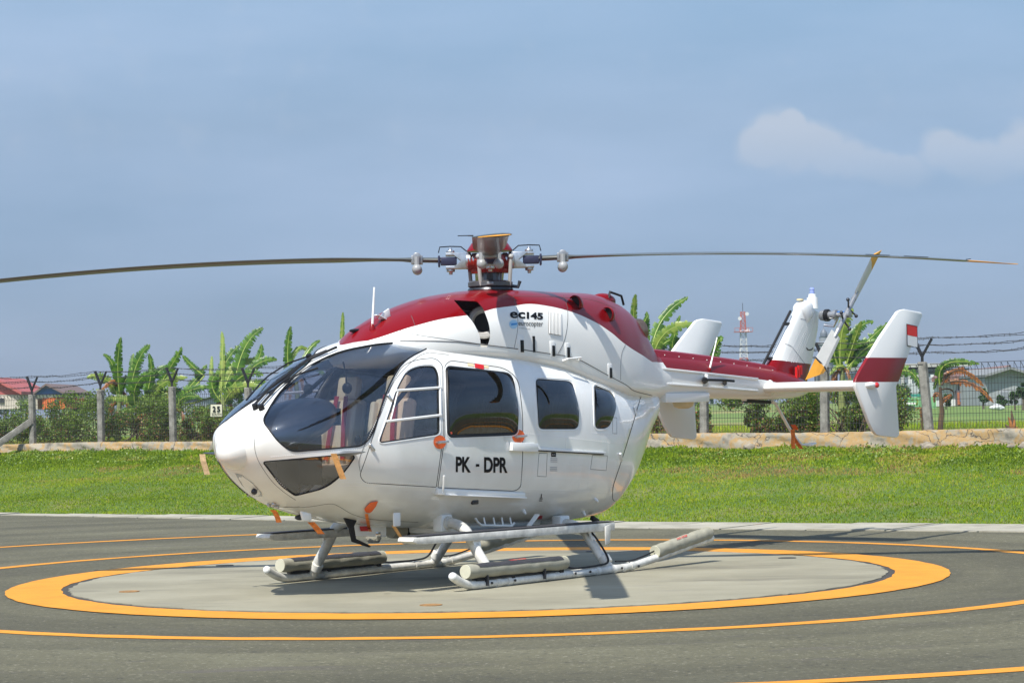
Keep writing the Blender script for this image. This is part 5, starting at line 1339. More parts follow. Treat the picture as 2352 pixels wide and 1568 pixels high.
# apron
EA = [Vector((-9.17, 41.885, 0)), Vector((-3.84, 37.63, 0)), Vector((1.32, 33.09, 0)), Vector((6.47, 30.02, 0))]
ext = lambda a, b, L: b + (b - a).normalized() * L
poly = [ext(EA[1], EA[0], 160)] + EA + [ext(EA[2], EA[3], 160)]
ap = [(p.x, p.y, -.012) for p in poly] + [(160, -60, -.012), (-160, -60, -.012)]
tag(mesh('asphalt_apron', ap, [tuple(range(len(ap)))], ASPH), kind='structure')
def ring(name, r0, r1, z, mt, n=220, jit=0.0, seed=1, parent=None):
    g = np.random.default_rng(seed); ph = g.uniform(0, 6.28, 8); v = []
    for k in range(n):
        a = 2 * math.pi * k / n; j0 = sum(math.sin(a * q + ph[i]) for i, q in enumerate((7, 19, 37, 61))) * jit + g.normal() * jit * .3; j1 = sum(math.sin(a * q + ph[i + 4]) for i, q in enumerate((5, 17, 41, 67))) * jit * .6 + g.normal() * jit * .3
        v += [(PC.x + (r0 + j0) * math.cos(a), PC.y + (r0 + j0) * math.sin(a), z), (PC.x + (r1 + j1) * math.cos(a), PC.y + (r1 + j1) * math.sin(a), z)]
    return tag(mesh(name, v, [(2 * k, 2 * k + 1, (2 * k + 3) % (2 * n), (2 * k + 2) % (2 * n)) for k in range(n)], mt, parent), kind='structure')
TAR = ramp_mat('tar_joint', [(.3, (.03, .028, .025)), (.7, (.07, .065, .055))], 20, bump=.8, bscale=60)
ring('tar_joint', 4.02, 4.235, -.008, TAR, 420, .012, 3)
ring('landing_circle_marking', 4.205, 4.745, -.004, PAINT, 420, .005, 4)
ring('thin_circle_marking', 6.21, 6.40, -.008, PAINT, 300, .007, 5)
ring('outer_circle_marking', 9.72, 9.92, -.008, PAINT, 360, .007, 6)
g = np.random.default_rng(12); n_ = 420; ph = g.uniform(0, 6.28, 4)
v = [(PC.x, PC.y, 0)] + [(PC.x + (4.125 + .010 * math.sin(9 * a + ph[0]) + .012 * math.sin(31 * a + ph[1]) + g.normal() * .012) * math.cos(a), PC.y + (4.125 + .010 * math.sin(9 * a + ph[0]) + .012 * math.sin(31 * a + ph[1]) + g.normal() * .012) * math.sin(a), 0) for a in [2 * math.pi * k / n_ for k in range(n_)]]
v += [(p[0], p[1], -.03) for p in v[1:]]
tag(mesh('landing_pad', v, [(0, 1 + k, 1 + (k + 1) % n_) for k in range(n_)] + [(1 + k, 1 + n_ + k, 1 + n_ + (k + 1) % n_, 1 + (k + 1) % n_) for k in range(n_)], CONC), kind='structure')
# sunken tie-down rings in the concrete
for i, (px, py, mt, lb) in enumerate(((990, 1389, RIBBON, 'small rusty tie-down plate in the concrete in front of the near skid'), (297, 1358, RIBBON, 'small rusty tie-down plate in the concrete near the left end of the pad'), (1365, 1266, DARK, 'dark tie-down plate in the concrete behind the near skid'), (516, 1298, DARK, 'dark tie-down plate in the concrete beyond the front of the far skid'), (1808, 1281, DARK, 'dark tie-down plate in the concrete at the right end of the pad'))):
    p = atZ(px, py)
    tag(MB().lathe([(.0, .0), (.10, .0), (.10, .006), (.085, .006), (.08, .003), (0, .003)], (p.x, p.y, 0), (0, 0, 1), 18).build('tie_down_plate', mat('rust', (.28, .15, .05), .8, noise=.3, scale=20) if mt is RIBBON else mat('iron', (.05, .047, .04), .7)), lb, 'tie-down plate', 'tie-down plates in the landing pad')
# concrete edge strip cast in separate slabs
KC = ramp_mat('kerb_concrete', [(.28, (.19, .178, .14)), (.5, (.33, .31, .245)), (.75, (.42, .395, .32))], 1.6, 9, .9, bump=.4, bscale=50, extra=[('noise', 3, (.11, .10, .085), .62, .74, (1, 1, 1))])
kerb = tag(empty('edge_strip', (KA.x, KA.y, 0)), kind='structure')
def lerp_line(P_, s_):
    # distance along the kerb direction from the first point
    base = P_[0]; xs = [(p - base).dot(KD) for p in P_]; k = max(0, min(len(P_) - 2, int(np.searchsorted(xs, s_)) - 1))
    t = (s_ - xs[k]) / (xs[k + 1] - xs[k]); return P_[k].lerp(P_[k + 1], t) if t <= 1 and t >= 0 else P_[k] + (P_[k + 1] - P_[k]) * t
GA = [Vector((-9.34, 42.65, 0)), Vector((-3.99, 39.05, 0)), Vector((1.39, 34.82, 0)), Vector((6.85, 31.76, 0))]
s_ = -6.0; g = np.random.default_rng(5)
while s_ < 27:
    L = 1.15 + g.uniform(-.1, .15)
    skw = .55
    a0, a1 = lerp_line(EA, s_), lerp_line(EA, s_ + L - .03); b0, b1 = lerp_line(GA, s_ + skw), lerp_line(GA, s_ + skw + L - .03)
    zt = -.004 + g.uniform(0, .012); O_ = Vector((KA.x, KA.y, 0))
    v = [a0 - O_, a1 - O_, b1 - O_, b0 - O_]; top = [Vector((p.x, p.y, zt + g.uniform(-.004, .004))) for p in v]; bot = [Vector((p.x, p.y, -.06)) for p in v]
    mesh('slab', top + bot, [(0, 1, 2, 3), (0, 4, 5, 1), (1, 5, 6, 2), (2, 6, 7, 3), (3, 7, 4, 0)], KC, kerb)
    s_ += L

# ---- grass blades of the sloping lawn
GRASS = bpy.data.materials.new('grass_blades'); GRASS.use_nodes = True
n, l = GRASS.node_tree.nodes, GRASS.node_tree.links; b = n['Principled BSDF']; b.inputs['Roughness'].default_value = .8; b.inputs['Specular IOR Level'].default_value = .08
t = n.new('ShaderNodeAttribute'); t.attribute_name = 'tone'; r_ = n.new('ShaderNodeValToRGB')
r_.color_ramp.elements[0].color = (.075, .135, .014, 1); r_.color_ramp.elements[1].color = (.36, .23, .10, 1); r_.color_ramp.elements[1].position = 1
for p, c in ((.35, (.19, .285, .014)), (.62, (.30, .39, .024)), (.80, (.39, .38, .06))): e = r_.color_ramp.elements.new(p); e.color = (*c, 1)
l.new(t.outputs['Fac'], r_.inputs[0]); l.new(r_.outputs[0], b.inputs['Base Color'])
tr_ = n.new('ShaderNodeBsdfTranslucent'); l.new(r_.outputs[0], tr_.inputs[0]); ms = n.new('ShaderNodeMixShader'); ms.inputs[0].default_value = .35
l.new(b.outputs[0], ms.inputs[1]); l.new(tr_.outputs[0], ms.inputs[2]); l.new(ms.outputs[0], n['Material Output'].inputs[0])
def smooth_noise(x, y, seed=0):
    r_ = np.random.default_rng(seed); o = 0
    for i in range(7):
        k = r_.uniform(.25, 1.9) * np.array([math.cos(i * 2.4), math.sin(i * 2.4)]); o = o + np.sin(x * k[0] + y * k[1] + r_.uniform(0, 6.28)) / 7
    return o
def blades(N, seed, fn_len, u0=0.0, u1=1.0, tspan=(-15, 25), wd=.011):
    r_ = np.random.default_rng(seed)
    t = r_.uniform(*tspan, N); u = r_.uniform(u0, u1, N)
    KAn, KDn, KNn = np.array(KA[:2]), np.array(KD[:2]), np.array(KN[:2])
    P_ = KAn + t[:, None] * KDn; den = KN.dot(FN); Ld = -((P_ - np.array(FP(0)[:2])) @ np.array(FN[:2])) / den
    P_ = P_ + (u * (Ld - .15) + .04)[:, None] * KNn
    z = np.array([gz(a, b_) for a, b_ in P_]) if N < 60000 else None
    return P_, u, r_
NB = 340000
r_ = np.random.default_rng(21)
# heights are read from a coarse table of the terrain for speed
tt_ = np.linspace(-15, 27, 170); uu_ = np.linspace(0, 1, 60); KAn, KDn, KNn = np.array(KA[:2]), np.array(KD[:2]), np.array(KN[:2]); den = KN.dot(FN)
def at_tu(t, u):
    P_ = KAn + np.outer(t, KDn) if np.ndim(t) else KAn + t * KDn
    Ld = -((P_ - np.array(FP(0)[:2])) @ np.array(FN[:2])) / den
    return P_ + (u * (Ld - .05) - .05)[:, None] * KNn
TB = np.array([[gz(*at_tu(np.array([a]), np.array([b_]))[0]) for b_ in uu_] for a in tt_])
def zlook(t, u):
    i = (t - tt_[0]) / (tt_[1] - tt_[0]); j = u * (len(uu_) - 1); i0 = np.clip(i.astype(int), 0, len(tt_) - 2); j0 = np.clip(j.astype(int), 0, len(uu_) - 2); a, b_ = i - i0, j - j0
    return TB[i0, j0] * (1 - a) * (1 - b_) + TB[i0 + 1, j0] * a * (1 - b_) + TB[i0, j0 + 1] * (1 - a) * b_ + TB[i0 + 1, j0 + 1] * a * b_
t = r_.uniform(-14, 25, NB); u = r_.uniform(0, 1, NB) ** .95
P_ = at_tu(t, u); z = zlook(t, u)
patch = smooth_noise(P_[:, 0] * 1.3, P_[:, 1] * 1.3, 3); fine_ = smooth_noise(P_[:, 0] * 6, P_[:, 1] * 6, 4)
bank = np.clip((u - .62) / .2, 0, 1)
ln = (.016 + .020 * r_.random(NB)) * (1 + .5 * (fine_ > .35)) * (1 + .45 * bank)
ang = r_.uniform(0, 6.283, NB); lean = r_.normal(0, .45, (NB, 2)) * ln[:, None]; w_ = (.007 + .006 * r_.random(NB)) * (1 + .9 * bank)
dx = np.stack([np.cos(ang), np.sin(ang)], 1) * w_[:, None]
V = np.zeros((NB, 3, 3)); V[:, 0, :2] = P_ - dx; V[:, 1, :2] = P_ + dx; V[:, 0, 2] = V[:, 1, 2] = z - .008; V[:, 2, :2] = P_ + lean; V[:, 2, 2] = z + ln
tone = .42 + .22 * patch + .20 * fine_ + r_.normal(0, .09, NB)
dry = np.clip((smooth_noise(P_[:, 0] * 2.2, P_[:, 1] * 2.2, 9) - .08) * 3.2, 0, 1) * np.clip((u - .40) / .25, 0.12, 1) * (r_.random(NB) < .6)
dry = np.clip(dry + np.clip((P_[:, 0] - 1.5) / 3, 0, 1) * np.clip((u - .50) / .12, 0, 1) * np.clip((smooth_noise(P_[:, 0] * 3.1, P_[:, 1] * 3.1, 12) + .05) * 4, 0, 1) * (r_.random(NB) < .6), 0, 1)
tone = np.where(r_.random(NB) < .06, .85, tone); tone = tone - bank * .16 + dry * .60
go = fastmesh('grass', V.reshape(-1, 3), np.arange(NB * 3).reshape(-1, 3), GRASS)
at = go.data.attributes.new('tone', 'FLOAT', 'POINT'); at.data.foreach_set('value', np.repeat(np.clip(tone, 0, 1), 3).astype(np.float32))
tag(go, 'short green lawn grass on the bank between the apron edge and the low wall', 'grass', kind='stuff')

# ---- leaf scatter used by the weeds and shrubs
def leaf_mat(name, stops, trans=.3, rough=.45):
    m_ = bpy.data.materials.new(name); m_.use_nodes = True; MAT[name] = m_; n, l = m_.node_tree.nodes, m_.node_tree.links; b = n['Principled BSDF']; b.inputs['Roughness'].default_value = rough; b.inputs['Specular IOR Level'].default_value = .35
    t = n.new('ShaderNodeAttribute'); t.attribute_name = 'tone'; r_ = n.new('ShaderNodeValToRGB')
    while len(r_.color_ramp.elements) < len(stops): r_.color_ramp.elements.new(.5)
    for e, (p, c) in zip(r_.color_ramp.elements, stops): e.position = p; e.color = (*c, 1)
    l.new(t.outputs['Fac'], r_.inputs[0]); l.new(r_.outputs[0], b.inputs['Base Color'])
    tr_ = n.new('ShaderNodeBsdfTranslucent'); l.new(r_.outputs[0], tr_.inputs[0]); ms = n.new('ShaderNodeMixShader'); ms.inputs[0].default_value = trans
    l.new(b.outputs[0], ms.inputs[1]); l.new(tr_.outputs[0], ms.inputs[2]); l.new(ms.outputs[0], n['Material Output'].inputs[0])
    return m_
SHRUB = leaf_mat('shrub_leaves', [(0, (.055, .10, .016)), (.35, (.12, .20, .026)), (.65, (.21, .31, .05)), (.85, (.33, .40, .09)), (1, (.27, .15, .06))])
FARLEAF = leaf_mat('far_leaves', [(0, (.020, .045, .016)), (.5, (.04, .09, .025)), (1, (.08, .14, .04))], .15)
def leaves(C, size, r_, tone, asp=2.0):
    N = len(C); a = r_.normal(size=(N, 3)); a /= np.linalg.norm(a, axis=1)[:, None]; b_ = np.cross(a, r_.normal(size=(N, 3))); b_ /= np.linalg.norm(b_, axis=1)[:, None]
    L = size * r_.uniform(.6, 1.4, N)[:, None]; W = L / asp
    V = np.stack([C - a * L / 2, C + b_ * W / 2, C + a * L / 2, C - b_ * W / 2], 1)
    return V, np.repeat(tone, 4)
def leaf_obj(name, V, T, mt, parent=None):
    N = len(V); o = fastmesh(name, V.reshape(-1, 3), np.arange(N * 4).reshape(-1, 4), mt, parent)
    at = o.data.attributes.new('tone', 'FLOAT', 'POINT'); at.data.foreach_set('value', np.clip(T, 0, 1).astype(np.float32)); return o
# low broad weeds on the bank under the wall
NW = 26000; t = r_.uniform(-14, 25, NW); u = np.clip(1 - np.abs(r_.normal(0, .14, NW)), 0, 1); P_ = at_tu(t, u); z = zlook(t, u)
cl_ = smooth_noise(P_[:, 0] * 3, P_[:, 1] * 3, 17); keep = cl_ > -.12; P_, z, u, cl_ = P_[keep], z[keep], u[keep], cl_[keep]; N = len(z)
C_ = np.stack([P_[:, 0], P_[:, 1], z + r_.random(N) * (.05 + .12 * np.clip(cl_, 0, 1))], 1)
V, T = leaves(C_, .045, r_, np.clip(.5 + .25 * cl_ + r_.normal(0, .16, N), 0, 1), 1.7)
tag(leaf_obj('weeds', V, T, SHRUB), 'low leafy weeds growing along the foot of the cracked wall', 'weeds', kind='stuff')

# ================================================================== wall and fence
WALLM = ramp_mat('old_plaster', [(.30, (.13, .12, .10)), (.44, (.28, .255, .20)), (.53, (.36, .23, .09)), (.62, (.33, .29, .22)), (.8, (.38, .36, .31))], 2.4, 9, .95, bump=.8, bscale=14,
                 extra=[('noise', 5.5, (.42, .22, .08), .60, .74, (1, 1, 1)), ('noise', 9, (.14, .13, .11), .64, .78, (1, 1, 1)), ('noise', 2.2, (.13, .125, .11), .66, .74, (1, 1, .6)), ('crack', .9, (.07, .06, .05), .010, .002, (1, 1, 1.2))])
wall = empty('low_wall', FP(-3)); tag(wall, 'long low cracked plaster wall with ochre stains carrying the mesh fence', 'wall')
def wall_top(k): return 1.07 + .007 * k + .012 * math.sin(k * 1.9)
g = np.random.default_rng(31)
k0, k1 = -6.0, 15.0; NS = 540; O_ = FP(-3)
v = []; M_ = 7
for i in range(NS + 1):
    k = k0 + (k1 - k0) * i / NS; p = FP(k); base = gz(p.x - FN.x * .3, p.y - FN.y * .3); zt = wall_top(k) + g.normal() * .004
    for j in range(M_):
        t = j / (M_ - 1); z = base - .08 + (zt - base + .08) * t
        off = -.14 - .05 * (1 - t) + .018 * math.sin(k * 7 + j) + .015 * math.sin(k * 23 + 2.1 * j) + g.normal() * .006
        q = p + FN * off - O_; v.append((q.x, q.y, z))
    for off in (-.11, .16):
        q = p + FN * off - O_; v.append((q.x, q.y, zt + .012 + g.normal() * .002))
    q = p + FN * .16 - O_; v.append((q.x, q.y, base - .05))
M2 = M_ + 3
mesh('wall_body', v, [(i * M2 + j, (i + 1) * M2 + j, (i + 1) * M2 + j + 1, i * M2 + j + 1) for i in range(NS) for j in range(M2 - 1)], WALLM, wall, smooth=True)
# loose stones showing at the foot
def wallpt(k, t, off=-.215):
    p = FP(k); base = gz(p.x - FN.x * .3, p.y - FN.y * .3); q = p + FN * (off + .05 * t) - O_; return Vector((q.x, q.y, base + (wall_top(k) - base) * t))
STONE = ramp_mat('field_stone', [(.3, (.16, .14, .11)), (.7, (.32, .28, .22))], 6, 6, .9, bump=.6, bscale=30)
for i in range(26):
    kk = g.uniform(.2, 12); s_ = g.uniform(.05, .12); c = wallpt(kk, g.uniform(.0, .22), -.20 - s_ * .3)
    bm = bmesh.new(); bmesh.ops.create_icosphere(bm, subdivisions=2, radius=s_)
    for q in bm.verts: q.co = Vector((q.co.x * 1.4, q.co.y * .8, q.co.z * .8)) * (1 + .16 * math.sin(q.co.x * 50 + i) * math.cos(q.co.z * 40)) + c
    obj('stone', bm, STONE, wall)

POSTM = ramp_mat('post_concrete', [(.3, (.12, .115, .10)), (.5, (.22, .21, .185)), (.75, (.33, .32, .28))], 7, 8, .95, bump=.9, bscale=60, extra=[('noise', 14, (.06, .06, .05), .62, .74, (1, 1, .4))])
FWIRE = mat('fence_wire', (.045, .043, .042), .6, metal=.3)
ARM = mat('arm_steel', (.012, .012, .014), .5)
fence = empty('security_fence', FP(-3)); tag(fence, 'wire mesh fence on concrete posts with barbed wire on Y shaped arms', 'fence')
def PF(k, z=0, off=0): q = FP(k) + FN * off - O_; return Vector((q.x, q.y, z))
tops = {}
for k in range(-5, 15):
    base = wall_top(k); hgt = 1.21 + (.02 if k % 3 else -.02) + g.uniform(-.02, .02); lx, ly = g.uniform(-.03, .03), g.uniform(-.02, .02)
    if k == 10: lx = -.10
    sh = {9: .10}.get(k, 0)
    a = PF(k + sh, base - .25); t_ = PF(k + sh, base + hgt) + FD * lx * hgt; tops[k] = t_
    w2 = .078; v = []
    for c, zz in ((a, 0), (t_, 0), (t_, .02)):
        for sx, sy in ((-1, -.55), (-.55, -1), (.55, -1), (1, -.55), (1, .55), (.55, 1), (-.55, 1), (-1, .55)):
            r2 = w2 * (.86 if zz else 1); q = c + FD * sx * r2 + FN * sy * r2; v.append((q.x, q.y, q.z + zz))
    f = [(i * 8 + j, i * 8 + (j + 1) % 8, (i + 1) * 8 + (j + 1) % 8, (i + 1) * 8 + j) for i in range(2) for j in range(8)] + [tuple(range(16, 24))]
    ps = MB().add(v, f).build('post', POSTM, fence)
    yb = t_ + Vector((0, 0, .12))
    MB().beam(t_ - Vector((0, 0, .02)), yb, .045, .045).beam(yb, yb - FD * .17 + Vector((0, 0, .33)), .04, .05).beam(yb, yb + FD * .20 + Vector((0, 0, .31)), .03, .04).build('barbed_wire_arm', ARM, ps)
# raking brace of the first post
a = PF(0, wall_top(0) + .55, -.05); b_ = a + FD * -.50 + FN * -.75; gb = gz((b_ + O_).x, (b_ + O_).y); b_.z = gb + .22
MB().beam(a, b_, .15, .15).beam(b_ + Vector((0, 0, .06)), Vector((b_.x, b_.y, gb - .1)), .15, .15).build('raking_brace', POSTM, fence, bevel=.012)
MB().box((b_.x, b_.y, gb + .02), (.32, .3, .16)).build('brace_footing', STONE, fence, bevel=.03)
# mesh panels between the posts
for k in range(-5, 14):
    mb = MB(); n = 36; za = wall_top(k) + .04; zb = wall_top(k + 1) + .04; H = 1.13
    def bar(p, q, r2): mb.beam(p, q, r2, r2)
    for i in range(n):
        t = (i + .5) / n; p = PF(k + .035 + t * .93, za + (zb - za) * t, -.02)
        mb.beam(p, p + Vector((0, 0, H - .10)), .0062, .0062)
        # folded triangular top edge
        q = p + Vector((0, 0, H - .10)); mb.beam(q, q + FD * (.033 if i % 2 else -.033) + FN * -.06 + Vector((0, 0, .115)), .007, .007)
    for j in range(9):
        z = j * (H - .10) / 8; mb.beam(PF(k + .03, za + z, -.02), PF(k + .97, zb + z, -.02), .0075, .0075)
    mb.beam(PF(k + .03, za + H + .015, -.08), PF(k + .97, zb + H + .015, -.08), .010, .010)
    tag(mb.build('wire_panel', FWIRE, fence), kind='stuff')
# barbed wire
for side, hh in ((-1, .34), (-1, .22), (-1, .08), (1, .32), (1, .20), (1, .06)):
    mb = MB()
    for k in range(-5, 14):
        A_, B_ = [tops[q] + Vector((0, 0, .12)) + FD * (side * .19 * hh / .33) + Vector((0, 0, hh)) + FN * (-.02 * side) for q in (k, k + 1)]
        n = 14; sag = .03 + .03 * g.random(); wob = g.uniform(-.02, .02, n + 1); wob[0] = wob[-1] = 0
        pts = [A_.lerp(B_, i / n) + Vector((0, 0, -sag * math.sin(math.pi * i / n) + wob[i] * .6)) for i in range(n + 1)]
        mb.tube(pts, .0055, 4, False)
        for i in range(22):
            t = (i + .5) / 22; j = min(int(t * n), n - 1); q = pts[j].lerp(pts[j + 1], t * n - j); d = Vector(g.normal(size=3)).normalized() * .024
            mb.beam(q - d, q + d, .006, .006)
    mb.build('barbed_wire', FWIRE, fence)
# number plate on the mesh
SD = 51.9
sc_ = [atY(px, py, SD) for px, py in ((483.5, 956), (510, 956), (509.5, 928.5), (484, 929))]
sgn = MB().plate(sc_, (sc_[1] - sc_[0]).cross(sc_[3] - sc_[0]), .012).build('number_sign', mat('sign_cream', (.62, .60, .45), .5, noise=.05, scale=8))
tag(sgn, 'small cream number sign reading 25 SOUTH fixed to the mesh fence', 'sign')
def sign_text(s, x0, x1, y0, y1, bold):
    bm = fit_bm(text_bm(s, 1, bold), 1, 1)
    for q in bm.verts: q.co = atY(x0 + (x1 - x0) * q.co.x, y0 + (y1 - y0) * q.co.y, SD - .02)
    obj('sign_lettering', bm, BLK, sgn)
sign_text('2', 488, 495.5, 945.5, 932.5, .03); sign_text('5', 498, 505.5, 945.5, 932.5, .03); sign_text('SOUTH', 486, 508, 953.5, 947.5, .01)
mb = MB()
for i in range(4): mb.beam(sc_[i], sc_[(i + 1) % 4], .010, .02)
mb.build('sign_rim', mat('iron', (.05, .047, .04), .7), sgn)
# ================================================================== shrubs behind the fence
def shrub(k, back, w_, h, lab, seed, n=2600, lf=.055, dry=0.0, grp='shrubs growing behind the mesh fence'):
    r_ = np.random.default_rng(seed); p = FP(k) + FN * back; z0 = gz(p.x, p.y)
    o = empty('shrub', (p.x, p.y, z0)); tag(o, lab, 'shrub', grp)
    nl = 20; cen = np.stack([r_.uniform(-.55, .55, nl) * w_, r_.uniform(-.35, .35, nl) * w_ * .6, r_.uniform(.12, .85, nl) * h], 1); rad = r_.uniform(.12, .30, nl) * h
    idx = r_.integers(0, nl, n); d = r_.normal(size=(n, 3)); d /= np.linalg.norm(d, axis=1)[:, None]; rr = r_.random(n) ** .45
    C_ = cen[idx] + d * (rad[idx] * rr)[:, None] * np.array([1.25, 1, 1.0]); C_[:, 2] = np.abs(C_[:, 2])
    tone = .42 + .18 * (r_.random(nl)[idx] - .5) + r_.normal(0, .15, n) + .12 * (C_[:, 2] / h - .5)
    tone = np.where((r_.random(n) < dry * np.clip(1.3 - C_[:, 2] / h * 1.5, 0, 1)), 1.0, tone)
    ca, sa = FD.x, FD.y; X = C_[:, 0] * ca - C_[:, 1] * sa; Y = C_[:, 0] * sa + C_[:, 1] * ca; C_[:, 0], C_[:, 1] = X, Y
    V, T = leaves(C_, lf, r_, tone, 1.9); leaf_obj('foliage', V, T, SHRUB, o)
    mb = MB()
    for i in range(12):
        b_ = Vector((r_.uniform(-.4, .4) * w_ * ca, r_.uniform(-.4, .4) * w_ * sa, 0)); c = Vector(C_[r_.integers(n)]); m_ = b_.lerp(c, .5) + Vector((0, 0, .1)); mb.tube([b_, m_, c], [.014, .009, .004], 5)
    mb.build('stems', mat('twig', (.12, .085, .055), .9), o)
L = 'leafy green shrub behind the fence mesh '
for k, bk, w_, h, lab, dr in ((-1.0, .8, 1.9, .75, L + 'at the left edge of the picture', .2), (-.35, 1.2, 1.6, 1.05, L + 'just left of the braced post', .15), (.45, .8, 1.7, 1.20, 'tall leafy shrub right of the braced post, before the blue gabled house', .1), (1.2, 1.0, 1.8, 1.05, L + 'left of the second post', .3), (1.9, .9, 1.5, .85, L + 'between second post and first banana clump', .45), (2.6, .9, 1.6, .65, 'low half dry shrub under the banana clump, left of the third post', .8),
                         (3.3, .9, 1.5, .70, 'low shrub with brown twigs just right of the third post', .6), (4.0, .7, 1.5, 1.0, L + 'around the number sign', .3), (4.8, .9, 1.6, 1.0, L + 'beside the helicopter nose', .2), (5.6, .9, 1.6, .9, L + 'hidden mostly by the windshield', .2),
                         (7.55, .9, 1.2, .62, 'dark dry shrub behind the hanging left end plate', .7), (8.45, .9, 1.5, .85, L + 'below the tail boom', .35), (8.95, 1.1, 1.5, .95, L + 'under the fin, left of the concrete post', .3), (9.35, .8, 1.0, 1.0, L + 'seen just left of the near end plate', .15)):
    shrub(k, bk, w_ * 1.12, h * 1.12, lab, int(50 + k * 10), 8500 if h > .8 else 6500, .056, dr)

# ================================================================== banana plants
def ban_mat(name, cols, tr=.22):
    m_ = bpy.data.materials.new(name); m_.use_nodes = True; MAT[name] = m_; n, l = m_.node_tree.nodes, m_.node_tree.links; b = n['Principled BSDF']; b.inputs['Roughness'].default_value = .38; b.inputs['Specular IOR Level'].default_value = .4
    t = n.new('ShaderNodeAttribute'); t.attribute_name = 'tone'; z = n.new('ShaderNodeTexNoise'); z.inputs['Scale'].default_value = 5; z.inputs['Detail'].default_value = 5
    tc_ = n.new('ShaderNodeTexCoord'); l.new(tc_.outputs['Object'], z.inputs[0])
    ad = n.new('ShaderNodeMath'); ad.operation = 'MULTIPLY_ADD'; l.new(z.outputs['Fac'], ad.inputs[0]); ad.inputs[1].default_value = .6; l.new(t.outputs['Fac'], ad.inputs[2])
    r_ = n.new('ShaderNodeValToRGB')
    while len(r_.color_ramp.elements) < len(cols): r_.color_ramp.elements.new(.5)
    for i, (e, c) in enumerate(zip(r_.color_ramp.elements, cols)): e.position = i / (len(cols) - 1); e.color = (*c, 1)
    l.new(ad.outputs[0], r_.inputs[0]); l.new(r_.outputs[0], b.inputs['Base Color'])
    tr_ = n.new('ShaderNodeBsdfTranslucent'); l.new(r_.outputs[0], tr_.inputs[0]); ms = n.new('ShaderNodeMixShader'); ms.inputs[0].default_value = tr
    l.new(b.outputs[0], ms.inputs[1]); l.new(tr_.outputs[0], ms.inputs[2]); l.new(ms.outputs[0], n['Material Output'].inputs[0]); return m_
BG = ban_mat('banana_leaf', [(.022, .065, .010), (.050, .13, .014), (.10, .21, .022), (.20, .30, .04)])
BY = ban_mat('banana_leaf_pale', [(.07, .13, .02), (.15, .25, .035), (.26, .33, .06), (.33, .31, .10)])
BB = ban_mat('banana_leaf_dead', [(.16, .055, .015), (.30, .10, .025), (.42, .17, .045), (.34, .20, .08)], .25)
BRIB = mat('banana_rib', (.30, .38, .08), .45); BSTEM = mat('banana_stem', (.20, .24, .08), .6, noise=.35, scale=6); BDEAD = mat('dry_stem', (.11, .07, .04), .9, noise=.35, scale=8)
